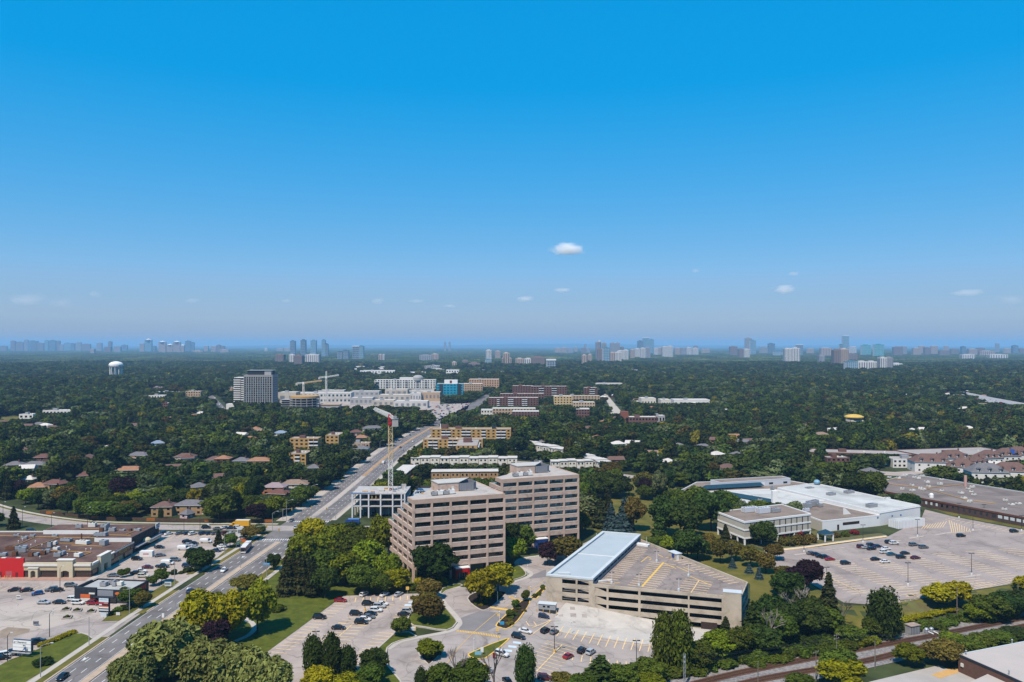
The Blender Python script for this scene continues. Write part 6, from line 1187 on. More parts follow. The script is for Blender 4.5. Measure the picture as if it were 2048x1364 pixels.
wa = pxblock(AP, 'wide white apartment block with a shallow dome', 'apartment block', 749, 871, 760, 781, PWH, 6, 22, D=24, balc=(4, 8, 11, 15, 18), seez=3, wh=.6); MB().lathe([(11, 21), (11, 27), (9, 30), (5, 31.6), (.5, 32)], 16).build('dome', GCON, wa, (90, 8, 0)); bx('penthouse', wa, 52, 3, 21, 84, 18, 27, PWH)
bl = pxblock('glass_office', 'bright blue glass office block with a white roof sign box', 'office', 873, 926, 768, 794, mat('blue_curtain_wall', (0.02, 0.30, 0.45), rough=.15, var=.1, scale=.1, spec=.8), 5, 8, D=22, glass=mat('deep_blue_glass', (0.01, 0.06, 0.12), rough=.08, var=0, spec=.9), seez=3, ww=.6, plant=0); bx('sign_box', bl, 14, 3, 23, 38, 16, 31, WW); bx('emblem', bl, 24, 2.9, 25, 28, 3, 30, DRED); bx('dark_bay', bl, 5, -.3, 3, 12, 0, 24, CHAR); bx('dark_bay', bl, 38, -.3, 3, 45, 0, 24, CHAR)
pxblock(AP, 'stepped tan apartment block beside the blue glass office', 'apartment block', 925, 965, 768, 789, TANW, 6, 9, D=30, seez=6); pxblock(AP, 'orange tan upper apartment block behind the stepped block', 'apartment block', 938, 998, 759, 783, mat('orange_tan_wall', (0.50, 0.32, 0.20), var=.08, scale=.2), 7, 12, D=30, seez=8)
RBk = dict(D=18, seez=5)
pxblock(AP, 'long red brown brick apartment block with dark balcony bays', 'apartment block', 977, 1077, 796, 819, RB, 6, 18, balc=(3, 7, 8, 12, 13), sidebays=3, **RBk); pxblock(AP, 'red brick apartment block with grey balcony stack farther north', 'apartment block', 1062, 1134, 773, 800, RB, 6, 14, balc=(3, 4, 8, 9), sidebays=2, **RBk); pxblock(AP, 'brown brick apartment block half hidden by trees', 'apartment block', 1025, 1066, 772, 797, RB, 6, 8, **RBk); pxblock(AP, 'long brown brick slab behind the red brown block', 'apartment block', 1000, 1088, 788, 812, RB, 5, 16, D=16, seez=12)
pxblock(AP, 'cream yellow apartment block with blank tower', 'apartment block', 1108, 1144, 793, 817, mat('pale_yellow_brick', (0.56, 0.42, 0.22), var=.08, scale=.3), 5, 6, **RBk); pxblock(AP, 'cream terrace of flats with pale upper storey', 'apartment block', 1146, 1190, 805, 821, mat('peach_wall', (0.52, 0.40, 0.28), var=.08, scale=.3), 3, 8, **RBk); pxblock(AP, 'tall brick apartment block by the side road', 'apartment block', 1168, 1195, 776, 796, RB, 5, 5, balc=(2, 3), **RBk); pxblock(AP, 'low brick flats with white roof edges beside the side road', 'apartment block', 1115, 1200, 792, 809, TANW, 4, 14, D=14, seez=7)
pxblock('low_flats', 'low white edged flats before the red brown block', 'flats', 985, 1071, 817, 829, TANW, 2, 14, D=14, seez=2, plant=9); pxblock('low_flats', 'white roofed flats with a brick stack', 'flats', 1025, 1078, 823, 838, RB, 3, 9, D=14, seez=4, plant=9); pxblock('low_flats', 'small white roofed brick block', 'flats', 1152, 1179, 818, 841, RB, 4, 5, D=13, seez=6, plant=9); pxblock('low_flats', 'white edged corner flats with a brick box', 'flats', 962, 985, 820, 834, CRM, 2, 4, D=14, seez=3, plant=9)
sch = pxblock('school', 'long dark red brick school with a tall stair tower', 'school', 1252, 1315, 835, 850, RB, 2, 10, D=18, seez=3); bx('stair_tower', sch, -6, 0, 0, 3, 8, 16, mat('orange_red_brick', (0.24, 0.09, 0.06), var=.1, scale=.4)); pxblock('school', 'grey annex beside the dark red brick school', 'school', 1306, 1330, 832, 846, GCON, 1, 4, D=14, seez=3)
pxblock('pale_hall', 'pale flat roofed hall among the trees near the side road', 'hall', 1283, 1312, 797, 812, CRM, 1, 5, D=26, seez=4, wh=.3, ww=.35); pxblock('pale_hall', 'pale low hall with a long roof east of the side road', 'hall', 1322, 1342, 800, 813, CRM, 1, 4, D=26, seez=4, wh=.3, ww=.35); pxblock('pale_hall', 'white roofed school wings beside the playing field', 'hall', 1348, 1420, 800, 812, PWH, 1, 8, D=26, seez=4, wh=.3, ww=.35); pxblock('pale_hall', 'long pale roof beyond the brick flats', 'hall', 1190, 1245, 767, 777, RFP, 1, 8, D=26, seez=4, wh=.3, ww=.35); pxblock('pale_hall', 'white pavilion roof in the wooded valley', 'hall', 1258, 1277, 740, 747, WW, 1, 3, D=26, seez=4, wh=.3, ww=.35)
ye = pxblock('domed_building', 'yellow building with a shallow golden dome in the wood', 'building', 1694, 1727, 841, 850, CRM, 1, 4, D=16, seez=4); MB().lathe([(11, 8.5), (11, 9.5), (8, 11), (3, 12), (.3, 12.2)], 16).build('dome', mat('golden_roof', (0.62, 0.42, 0.10), var=.08, scale=.2), ye, (12, 8, 0)); bx('grey_roof', ye, -6, -2, 3, 4, 10, 6, RFG)
block('school', 'long flat roofed brown brick school behind the town houses', 'school', 333, 420, 620, 5.5, 40, RB, 1, 14, math.radians(12), RFG, seez=5.6); block('school', 'long low flat roofed school wing behind the town houses', 'school', 250, 330, 650, 5, 22, RB, 1, 12, math.radians(-12), RFG, seez=5.2); block('town_flats', 'two storey flats with blue white front beside the wood', 'flats', 295, 322, 600, 6.5, 12, PWH, 2, 8, math.radians(-4), RFG, seez=2); block('town_flats', 'small two storey flats half hidden by rusty trees', 'flats', 248, 266, 610, 6, 10, RB, 2, 5, 0, RFG, seez=3)
# white town houses with brown roofs
BRR = mat('brown_shingle', (0.155, 0.095, 0.08), var=.14, scale=.5); GRR = mat('grey_shingle', (0.16, 0.155, 0.165), var=.14, scale=.5); ORR = mat('orange_shingle', (0.32, 0.17, 0.10), var=.12, scale=.5); RER = mat('red_shingle', (0.15, 0.075, 0.062), var=.12, scale=.5); TAR = mat('tan_shingle', (0.26, 0.185, 0.14), var=.12, scale=.5)
def hiproof(b, x0, y0, x1, y1, z, h, ridge=.5, ov=.5):
    x0 -= ov; y0 -= ov; x1 += ov; y1 += ov; D = y1-y0; W = x1-x0
    if W >= D: i = min(W*.48, D*ridge); r0, r1 = (x0+i, (y0+y1)/2, z+h), (x1-i, (y0+y1)/2, z+h)
    else: i = min(D*.48, W*ridge); r0, r1 = ((x0+x1)/2, y0+i, z+h), ((x0+x1)/2, y1-i, z+h)
    a, c, d_, e = (x0, y0, z), (x1, y0, z), (x1, y1, z), (x0, y1, z)
    if W >= D: b.quad([a, c, r1, r0]); b.quad([c, d_, r1]); b.quad([d_, e, r0, r1]); b.quad([e, a, r0])
    else: b.quad([a, c, r0]); b.quad([c, d_, r1, r0]); b.quad([d_, e, r1]); b.quad([e, a, r0, r1])
    b.quad([a, e, d_, c])
def house(label, px, py, w_, D, wall, roof, rz=0.0, zr=6.0, h=5.2, ridge=.5, rh=2.6, group=None, name='house', nwin=3, floors=2, world=None, chim=True, seez=None):
    x, y = world or G(px, py, zr); t = thing(name, label, 'house', (x, y, 0), rz, group); bx('wall', t, -w_/2, -D/2, -.3, w_/2, D/2, h, wall); b = MB(); hiproof(b, -w_/2, -D/2, w_/2, D/2, h, rh, ridge); rf = b.build('roof', roof, t)
    for f in range(floors):
        for i in range(nwin):
            xx = -w_/2+w_*(i+.5)/nwin; z = .9+f*h/floors; wn = bx('window', t, xx-.7, -D/2-.06, z, xx+.7, -D/2, z+1.2, GLB); 
        for sx in (-1, 1): bx('window', t, sx*w_/2-.06, -.7, .9+f*h/floors, sx*w_/2+.06, .7, 2.1+f*h/floors, GLB)
    bx('door', t, -.5, -D/2-.1, 0, .5, -D/2, 2.0, WFR); bx('gutter', t, -w_/2-.5, -D/2-.56, h-.12, w_/2+.5, -D/2-.46, h+.02, WFR)
    if chim: bx('chimney', rf, w_*.2, -.4, h+rh*.4, w_*.2+.8, .4, h+rh+.9, RB)
    r = max(w_, D)*.55; EXCL.append([(x-r, y-r-1), (x+r, y-r-1), (x+r, y+r), (x-r, y+r)]); see(x-w_*.4, x+w_*.4, y-D/2, h*.8 if seez is None else seez, 70); return t
for i, (px, py, w_, D, rz, rm) in enumerate(((1858, 920, 26, 14, -.1, BRR), (1905, 912, 22, 14, .1, BRR), (1925, 930, 20, 15, -.5, BRR), (1972, 940, 24, 14, -.15, GRR), (1975, 912, 18, 13, .2, BRR), (2010, 908, 18, 13, 0, BRR), (2035, 905, 20, 13, .1, BRR), (2020, 938, 24, 13, -.2, BRR), (1950, 925, 16, 12, .3, BRR))):
    hs_ = house(['wide white town house with a brown mansard roof and dormers', 'white town house range joined to the mansard house', 'white town house gable turned to the warehouse', 'white town house with a grey roof above the warehouse trees', 'white town house with a hipped brown roof behind the gable', 'white town house beside the blue solar roof', 'white town house farthest along the row', 'white town house low behind the warehouse trees', 'small white town house between the gables'][i], px, py, w_, D, PWH, rm, rz, 8, 7.4, .5, 5.6, name='town_house', nwin=4, floors=2, seez=4.5)
    for k in range(3):
        x_ = -w_*.3+w_*.3*k; bx('dormer', hs_, x_-1, -D/2+.2, 8.0, x_+1, -D/2+3, 9.8, PWH); b = MB(); b.quad([(x_-1.3, -D/2-.5, 9.8), (x_, -D/2-.5, 10.8), (x_, -D/2+4, 10.8), (x_-1.3, -D/2+4, 9.8)]); b.quad([(x_, -D/2-.5, 10.8), (x_+1.3, -D/2-.5, 9.8), (x_+1.3, -D/2+4, 9.8), (x_, -D/2+4, 10.8)]); b.quad([(x_-1.3, -D/2-.45, 9.8), (x_+1.3, -D/2-.45, 9.8), (x_, -D/2-.45, 10.8)]); b.build('dormer_roof', rm, hs_); bx('dormer_window', hs_, x_-.5, -D/2-.36, 8.6, x_+.5, -D/2-.3, 9.6, GLB)
    if i == 5: q = MB(); q.quad([(2, -D/2-.2, 8.6), (7, -D/2-.2, 8.6), (6, -1.5, 12.0), (2.5, -1.5, 12.0)]); q.build('solar_panel', BLUEP, hs_)
# houses west of the avenue
HL = [('yellow brick house with a dark red gable roof and white bay', 112, 962, 14, 9, YBD, RER, -.25, 6.5), ('tan brick house with white trimmed gable behind the dark red roof', 170, 946, 10, 9, YBD, RER, .5, 6), ('bungalow with a long orange brown roof beside the purple tree', 261, 935, 20, 10, RB, ORR, .1, 4.5), ('house with overlapping grey roofs high in the wood', 280, 906, 18, 11, TANW, GRR, -.2, 5.5), ('brown house with a tall chimney deep in the wood', 89, 910, 14, 10, RB, RER, .2, 6), ('small house with a flat orange roof behind the bend', 78, 968, 11, 9, TANW, ORR, .1, 5), ('white garage among the trees by the bend', 60, 954, 7, 6, PWH, RFP, 0, 4), ('grey roofed long house half hidden in the wood', 72, 925, 16, 9, RB, GRR, .1, 5),
      ('tan brick house with brown roof behind the back fence', 329, 1006, 11, 10, YBD, BRR, .1, 6.5), ('tan brick house with a grey roof and white upper windows', 384, 1003, 17, 10, YBD, GRR, .0, 6.5), ('pink garden shed with a grey roof', 375, 1022, 6, 5, mat('pink_siding', (0.55, 0.40, 0.42), var=.05, scale=1), GRR, 1.2, 3.5), ('brick house with a mauve roof near the avenue', 551, 968, 14, 10, mat('orange_brick', (0.36, 0.17, 0.09), var=.1, scale=.5), mat('mauve_shingle', (0.30, 0.235, 0.25), var=.1, scale=.5), 0, 6), ('cream house with a broad brown hipped roof near the avenue', 590, 962, 18, 13, CRM, TAR, .1, 5.5), ('tan gabled house with an orange roof in the middle of the wood', 520, 917, 18, 10, YBD, ORR, .05, 6), ('low grey roofed house beside the orange roofed house', 484, 917, 12, 9, PWH, GRR, 0, 5), ('white house with a blue grey roof in the upper wood', 562, 863, 14, 10, PWH, mat('blue_shingle', (0.22, 0.29, 0.38), var=.1, scale=.5), .1, 6),
      ('tan house with a white extension near the curve of the avenue', 745, 853, 22, 12, CRM, GRR, .3, 6), ('orange roofed house below the tan house near the curve', 723, 872, 13, 9, RB, ORR, .1, 5), ('red roofed house in the wood near the curve', 712, 861, 12, 9, RB, RER, .2, 5), ('white gabled cottage beside the near walk up', 628, 931, 9, 8, YB, GRR, .1, 5), ('brick house with dark red roof under the silver trees', 559, 981, 12, 9, RB, RER, -.2, 5.5), ('grey roofed bungalow beside the low brick building', 722, 893, 14, 9, PWH, GRR, 0, 4.5), ('brown roofed house in the upper wood', 371, 909, 16, 10, CRM, BRR, .1, 5.5), ('white and red house in the upper wood', 375, 912, 10, 8, PWH, RER, .4, 5), ('house with a dark slate roof by the silver trees', 398, 968, 9, 8, PWH, GRR, .5, 5.5), ('grey roofed house at the left of the wood', 30, 925, 12, 9, RB, GRR, .2, 5), ('brown roofed house by the grey tower road', 430, 915, 12, 9, CRM, BRR, .2, 5), ('pale roofed house north of the bend', 210, 893, 11, 8, PWH, RFP, .2, 5), ('blue roofed house in the upper wood', 316, 883, 11, 8, PWH, mat('blue_shingle', (0.22, 0.29, 0.38), var=.1, scale=.5), .4, 5.5), ('pale house in the far upper wood', 188, 826, 22, 12, PWH, GRR, .1, 6), ('tan house in the far upper wood', 270, 848, 20, 12, TANW, BRR, .1, 6), ('white cottage standing in the eastern wood', 1235, 884, 12, 9, PWH, RFP, .3, 6), ('grey roofed cottage behind the white terrace', 1077, 880, 9, 8, CRM, GRR, .2, 6)]
for lab, px, py, w_, D, wm, rm, rz, zr in HL: house(lab, px, py, w_, D, wm, rm, rz, zr, h=zr-1.2, nwin=3, floors=2 if zr > 5 else 1, rh=2.4)
for lab, a in (('white flat roofed school in the western wood', (85, 141, 821, 831, PWH, 1, 8)), ('white hut at the edge of the playing field', (38, 66, 829, 838, PWH, 1, 3)), ('low white clinic in the western wood', (297, 330, 791, 803, PWH, 2, 6)), ('brick apartment house with pale roof plant in the western wood', (371, 401, 783, 802, TANW, 4, 6)), ('red brick block in the western wood', (302, 325, 775, 787, RER, 2, 5)), ('white roofed block beside the western brick apartments', (310, 368, 784, 793, PWH, 1, 6)), ('small brick tower in the western wood', (323, 336, 807, 820, RB, 3, 3)), ('tan house block beside the white balcony tower', (457, 467, 776, 790, TANW, 3, 2))):
    pxblock('low_building', lab, 'building', *a, D=14, seez=4)
sheet('playing_field', GP([(0, 832), (60, 832), (70, 842), (30, 850), (0, 852)]), .05, GRASS); see(*[(p-CX)/F*1000 for p in (0, 60)], 1000, 0, 150)
sheet('side_road', GP([(1160, 858), (1245, 826), (1215, 790), (1205, 786), (1225, 824), (1140, 858)]), .05, CONC); [see((x-CX)/F*d-12, (x-CX)/F*d+12, d, 0, 260) for x, d in ((1236, 1080), (1226, 1200), (1214, 1400))]
sheet('works_road', GP([(1228, 952), (1300, 962), (1420, 956), (1530, 948), (1640, 943), (1800, 952), (1860, 945), (1860, 939), (1790, 944), (1640, 937), (1530, 942), (1420, 950), (1300, 955), (1230, 946)]), .04, LOTM); [see((x-CX)/F*560-10, (x-CX)/F*560+10, 560, 0, 80) for x in (1245, 1750, 1780, 1810)]
sheet('tower_road', GP([(425, 790), (450, 815), (470, 845), (462, 850), (440, 820), (415, 792)]), .05, ROADM); [see((x-CX)/F*d-14, (x-CX)/F*d+14, d, 0, 200) for x, d in ((437, 1330), (448, 1180))]
sheet('mall_car_park', GP([(848, 838), (880, 808), (940, 806), (935, 818), (900, 835), (860, 846)]), .05, LOTM); [see((x-CX)/F*d-25, (x-CX)/F*d+25, d, 0, 300) for x, d in ((895, 1200), (925, 1230), (875, 1130))]
# water tower
wtw = thing('water_tower', 'white water tower on a ring of columns rising from the wood', 'water tower', ((232-CX)/F*2198, 2198, 0)); MB().lathe([(5, 30), (14, 32), (18.5, 35), (18.8, 40), (17, 43.5), (12, 46.5), (5, 48.5), (.5, 49)], 28).build('tank', WW, wtw); MB().tube((0, 0, 0), (0, 0, 32), 2.6, 2.6, 12).build('riser', WW, wtw)
for i in range(10): a = i*math.pi/5; MB().tube((16*math.cos(a), 16*math.sin(a), 0), (16*math.cos(a), 16*math.sin(a), 35), 1.0, 1.0, 8).build('column', WW, wtw)
bx('emblem', wtw, -12, -15.3, 37, -9, -15, 39, BLUEP); EXCL.append([((232-CX)/F*2198-22, 2175), ((232-CX)/F*2198+22, 2175), ((232-CX)/F*2198+22, 2220), ((232-CX)/F*2198-22, 2220)]); see((232-CX)/F*2198-18, (232-CX)/F*2198+18, 2198, 8, 300)
# ================================================================== TOWERS along the horizon
SKC = {'t': ('tan', mat('far_tan', (0.50, 0.38, 0.30), var=0)), 'w': ('white', mat('far_white', (0.70, 0.69, 0.67), var=0)), 'p': ('brown', mat('far_brown', (0.26, 0.19, 0.17), var=0)), 'g': ('blue glass', mat('far_glass', (0.10, 0.24, 0.34), rough=.2, var=0, spec=.7)), 'b': ('dark glass', mat('far_dark_glass', (0.05, 0.11, 0.17), rough=.2, var=0, spec=.7)), 'y': ('grey', mat('far_grey', (0.36, 0.36, 0.38), var=0)), 'e': ('teal glass', mat('far_teal', (0.04, 0.30, 0.34), rough=.2, var=0, spec=.7))}
SDK = mat('far_window_band', (0.10, 0.12, 0.15), rough=.3, var=0); SLT = mat('far_light_band', (0.55, 0.56, 0.58), var=0)
def tower(x0, x1, yt, yb, key, where, top=None):
    d = max(2600, min(11500, 83*F/(yb-HY))); X0, X1 = (x0-CX)/F*d, (x1-CX)/F*d; h = ZP(yt, d); W = X1-X0; D = max(18, min(W, 32)); cname, m = SKC[key]; lab = '%s high rise tower %s' % (cname, where)
    t = thing('high_rise', lab, 'tower', (X0, d, 0), 0, lab); glass = key in 'gbe'; bx('wall', t, 0, 0, 0, W, D, h, m); n = max(2, min(7, int(W/7))); bm_ = SLT if glass else SDK; u = W/n; near = d < 7500
    for i in range(n): bx('window_band', t, u*i+u*.30, -.5, 4, u*i+u*(.42 if glass else .72), 0, h-3, bm_)
    if near:
        s_ = (W, W+.5) if X1 < 0 else (-.5, 0)
        for i in range(3): bx('window_band', t, s_[0], D*(.12+.3*i), 4, s_[1], D*(.30+.3*i), h-3, bm_)
        if glass:
            for f in range(6): bx('floor_line', t, -.1, -.3, h*(f+.6)/6.6, W+.1, 0, h*(f+.6)/6.6+1.0, SLT)
    if top == 'dome': MB().lathe([(W*.42, h), (W*.40, h+4), (W*.2, h+9), (.5, h+15)], 12).build('crown_roof', WW, t, (W/2, D/2, 0))
    elif top == 'spire': MB().lathe([(W*.45, h), (W*.3, h+8), (.5, h+24)], 8).build('crown_roof', SLT, t, (W/2, D/2, 0))
    elif top == 'cap': bx('roof_cap', t, -.4, -.4, h, W+.4, D, h+5, WW)
    else: bx('roof_plant', t, W*.25, D*.2, h, W*.7, D*.7, h+max(3, h*.05), SLT if key in 'wt' else m)
    EXCL.append([(X0-2, d-3), (X1+2, d-3), (X1+2, d+D+2), (X0-2, d+D+2)]); return t
for where, rows in {
 'in the far western cluster': [(0, 13, 692, 699, 'p'), (21, 30, 682, 699, 'p'), (32, 46, 684, 699, 'p'), (48, 55, 680, 699, 'y'), (55, 75, 682, 699, 'b'), (66, 87, 686, 699, 'p'), (89, 96, 681, 699, 'g'), (97, 111, 681, 699, 'b'), (113, 119, 682, 699, 'p'), (119, 127, 689, 699, 'y'), (128, 141, 686, 699, 'g'), (141, 149, 687, 699, 'b'), (151, 162, 685, 699, 'y'), (163, 180, 688, 699, 'p'), (193, 203, 686, 699, 'y'), (216, 223, 683, 699, 'p'), (180, 188, 698, 706, 't'), (208, 221, 694, 704, 'p'), (227, 241, 693, 704, 'y'), (243, 254, 690, 701, 'b')],
 'beyond the water tower': [(279, 288, 687, 703, 't'), (305, 311, 692, 703, 'b'), (370, 381, 682, 702, 'b'), (382, 388, 685, 702, 'b'), (408, 416, 692, 702, 't'), (422, 432, 692, 703, 't'), (433, 441, 690, 703, 'p'), (442, 449, 692, 703, 'p'), (440, 457, 699, 704, 't'), (385, 405, 701, 704, 't')],
 'behind the grey concrete tower': [(580, 590, 682, 710, 'b'), (601, 611, 680, 712, 'b'), (621, 632, 681, 710, 'g'), (643, 650, 680, 712, 'g'), (650, 656, 688, 712, 'b'), (674, 685, 703, 717, 'b'), (686, 697, 701, 717, 'b'), (718, 727, 692, 716, 'g'), (757, 764, 709, 719, 't'), (765, 769, 709, 719, 'w'), (553, 566, 697, 702, 't'), (568, 580, 696, 702, 't'), (529, 535, 696, 702, 'w')],
 'fronting the glass towers behind the grey tower': [(550, 567, 709, 728, 'p'), (578, 589, 709, 729, 'w'), (588, 604, 711, 732, 'p'), (611, 638, 709, 728, 'w')],
 'around the far end of the avenue': [(888, 892, 684, 698, 'y'), (897, 901, 684, 698, 'y'), (839, 864, 710, 719, 'y'), (863, 877, 708, 718, 't'), (972, 983, 700, 720, 'w'), (990, 1001, 702, 715, 't'), (1004, 1010, 716, 731, 't'), (1016, 1023, 716, 731, 't'), (1031, 1048, 717, 730, 't'), (1049, 1065, 717, 730, 'w'), (1062, 1090, 714, 731, 'p'), (970, 983, 719, 729, 'g'), (904, 913, 724, 733, 't'), (924, 936, 721, 728, 'p'), (937, 960, 726, 732, 'p')],
 'in the white slab group on the ridge': [(1110, 1122, 696, 705, 't'), (1123, 1134, 695, 705, 't'), (1135, 1147, 696, 705, 'y'), (1149, 1155, 694, 703, 't'), (1162, 1172, 696, 705, 'p'), (1173, 1180, 696, 705, 'y'), (1168, 1173, 688, 702, 'y'), (1164, 1174, 710, 728, 't'), (1176, 1184, 709, 723, 't'), (1192, 1203, 684, 716, 'y'), (1196, 1202, 682, 716, 'w'), (1205, 1213, 686, 716, 'y'), (1194, 1206, 698, 720, 'p'), (1206, 1219, 695, 723, 'g'), (1221, 1231, 686, 710, 'y'), (1231, 1240, 686, 710, 'y'), (1241, 1248, 694, 710, 'p'), (1220, 1231, 705, 723, 't'), (1231, 1243, 704, 723, 'w'), (1236, 1247, 701, 718, 'w'), (1247, 1257, 700, 718, 'w'), (1261, 1270, 699, 715, 't'), (1270, 1281, 697, 713, 'w'), (1281, 1291, 696, 715, 'w'), (1291, 1301, 695, 715, 'y'), (1275, 1287, 682, 706, 'b'), (1299, 1308, 679, 706, 'g'), (1308, 1316, 696, 709, 'w'), (1316, 1324, 695, 709, 't'), (1325, 1335, 693, 712, 'w'), (1335, 1346, 692, 712, 'w'), (1350, 1361, 696, 709, 't'), (1362, 1372, 696, 709, 'y'), (1373, 1384, 695, 709, 'w'), (1385, 1397, 696, 709, 'w'), (1388, 1396, 692, 705, 'p'), (1404, 1412, 698, 706, 't'), (1412, 1420, 698, 706, 't')],
 'on the eastern ridge': [(1460, 1475, 693, 710, 'p'), (1478, 1488, 698, 714, 'p'), (1488, 1500, 698, 714, 'w'), (1491, 1504, 676, 707, 'y'), (1501, 1512, 681, 708, 'g'), (1520, 1536, 694, 706, 'y'), (1537, 1550, 687, 706, 'b'), (1548, 1570, 703, 710, 'g'), (1570, 1584, 697, 723, 'w'), (1584, 1600, 696, 723, 'w'), (1615, 1628, 697, 706, 't'), (1642, 1664, 696, 711, 't'), (1639, 1650, 711, 722, 'y'), (1668, 1682, 700, 731, 'p'), (1682, 1698, 698, 731, 't'), (1680, 1686, 689, 708, 'b'), (1694, 1716, 708, 718, 'p'), (1700, 1713, 693, 706, 'w'), (1724, 1742, 690, 709, 'e'), (1749, 1768, 689, 711, 'e'), (1695, 1716, 723, 743, 'g'), (1717, 1736, 723, 742, 'w'), (1737, 1754, 723, 739, 'w'), (1761, 1774, 715, 737, 'w'), (1774, 1786, 715, 737, 'y'), (1788, 1805, 727, 735, 'w')],
 'in the far eastern rows': [(1788, 1806, 694, 710, 'p'), (1804, 1814, 693, 708, 'y'), (1827, 1843, 696, 709, 't'), (1839, 1850, 692, 706, 't'), (1850, 1862, 695, 709, 'p'), (1863, 1876, 692, 707, 't'), (1890, 1897, 692, 705, 't'), (1903, 1918, 698, 708, 'p'), (1924, 1932, 693, 707, 'b'), (1938, 1955, 698, 709, 't'), (1956, 1970, 696, 708, 'p'), (1993, 1999, 687, 704, 'y'), (2010, 2022, 697, 706, 't'), (2026, 2037, 691, 706, 'b'), (2040, 2050, 697, 706, 'p'), (1880, 1900, 701, 710, 'p'), (1960, 1990, 702, 710, 't'), (1980, 2016, 709, 715, 'w'), (1925, 1950, 709, 716, 'w')]}.items():
    for r in rows: tower(*r, where)
for x0, x1, yt, yb, k, tp in ((289, 303, 680, 703, 'g', 'spire'), (317, 331, 684, 704, 't', 'dome'), (333, 345, 690, 704, 't', 'dome'), (346, 360, 684, 704, 't', 'dome'), (361, 368, 691, 704, 't', 'dome')): tower(x0, x1, yt, yb, k, 'with a peaked crown beyond the water tower', tp)
for a, wh_ in (((705, 718, 693, 716, 'b', 'with a white cap behind the mall'), 1), ((1006, 1019, 706, 731, 't', 'with stepped top by the far avenue'), 0), ((1093, 1112, 721, 737, 'b', 'with a white cap beside the ridge'), 1), ((1286, 1299, 676, 706, 'g', 'with a white cap above the white slabs'), 1), ((1593, 1606, 690, 709, 'b', 'with a white cap on the eastern ridge'), 1), ((1686, 1698, 672, 708, 'g', 'tallest with a white cap on the eastern ridge'), 1)): tower(*a, top='cap' if wh_ else None)
for yb, px in ((731, 590), (728, 624), (737, 1102), (731, 1683), (742, 1720), (737, 1774), (723, 1585), (723, 1230)):
    d = 83*F/(yb-HY); see((px-CX)/F*d-45, (px-CX)/F*d+45, d, 14, 500)
# low commercial buildings north of the mall
srng = random.Random(9)
for i in range(90):
    px = srng.uniform(700, 1075); py = srng.uniform(724, 757); d = CAM_H*F/(py-HY); w_ = srng.uniform(18, 60); x = (px-CX)/F*d
    if abs(x-Mc(d)) < w_/2+20: continue
    m, nm = srng.choice(((WW, 'white'), (PWH, 'white'), (GCON, 'grey'), (CRM, 'cream'), (RB, 'brown'), (WW, 'white')))
    lab = 'low %s commercial building along the far avenue' % nm; t = thing('commercial_building', lab, 'building', (x-w_/2, d, 0), srng.uniform(-.15, .15), lab); D = srng.uniform(14, 35); h = srng.uniform(4.5, 9)
    bx('wall', t, 0, 0, 0, w_, D, h, m); bx('roof', t, .3, .3, h, w_-.3, D-.3, h+.15, srng.choice((RFP, GREYR, RFG))); bx('shop_front', t, 1, -.1, .5, w_-1, 0, h*.55, GLB); bx('roof_unit', t, w_*.4, D*.4, h, w_*.4+3, D*.4+3, h+1.6, METG)
    EXCL.append([(x-w_/2-6, d-14), (x+w_/2+6, d-14), (x+w_/2+6, d+D+3), (x-w_/2-6, d+D+3)]); see(x-w_/2, x+w_/2, d, 1.5, 120)
for lab, a in (('white domed church hall north of the mall', (892, 918, 740, 752, WW, 2, 5)), ('grey and blue office box north of the mall', (849, 877, 732, 741, GCON, 2, 8)), ('long white shop row north of the mall', (720, 790, 741, 749, WW, 1, 12))): pxblock('commercial_building', lab, 'building', *a, D=30, seez=2)
for i in range(60):                                                    # scattered pale roofs over the wood
    px = srng.choice((srng.uniform(0, 700), srng.uniform(1100, 2048))); py = srng.uniform(712, 775); d = CAM_H*F/(py-HY); x = (px-CX)/F*d; w_ = srng.uniform(12, 40)
    nm, m = srng.choice((('white', WW), ('cream', CRM), ('white', PWH), ('red brown', RB))); lab = 'low %s building glimpsed in the far wood' % nm; t = thing('low_building', lab, 'building', (x, d, 0), srng.uniform(-.3, .3), lab); bx('wall', t, 0, 0, 0, w_, 14, 6.5, m); bx('roof', t, -.3, -.3, 6.5, w_+.3, 14.3, 7, srng.choice((RFP, RFG, BRR))); bx('window_band', t, 1, -.1, 2.5, w_-1, 0, 4.5, GLB)
    EXCL.append([(x-3, d-6), (x+w_+3, d-6), (x+w_+3, d+16), (x-3, d+16)]); see(x, x+w_, d, 3.5, 100)
# house roofs peeping out of the suburb
for i in range(150):
    py = 690+95*F/srng.uniform(560, 1900); px = srng.choice((srng.uniform(0, 560), srng.uniform(1150, 2048))); x, d = G(px, py, 5)
    if any(inpoly(x, d, e) for e in EXCL): continue
    nm, m = srng.choice((('grey', GRR), ('brown', BRR), ('tan', TAR), ('rust', ORR), ('pale', RFP))); wm = srng.choice((PWH, CRM, YBD, RB)); w_, D = srng.uniform(9, 15), srng.uniform(8, 10); lab = 'small %s roofed house half hidden in the suburban wood' % nm; t = thing('house', lab, 'house', (x, d, 0), srng.uniform(-.6, .6), lab)
    bx('wall', t, -w_/2, -D/2, 0, w_/2, D/2, 4.6, wm); b = MB(); hiproof(b, -w_/2, -D/2, w_/2, D/2, 4.6, 2.4, srng.choice((.05, .5))); b.build('roof', m, t); bx('window', t, -w_*.3, -D/2-.05, 2.6, -w_*.1, -D/2, 3.8, GLB); bx('window', t, w_*.1, -D/2-.05, 2.6, w_*.3, -D/2, 3.8, GLB)
    EXCL.append([(x-w_*.55, d-D*.6), (x+w_*.55, d-D*.6), (x+w_*.55, d+D*.6), (x-w_*.55, d+D*.6)]); see(x-w_*.3, x+w_*.3, d, srng.uniform(3.6, 6), 60)
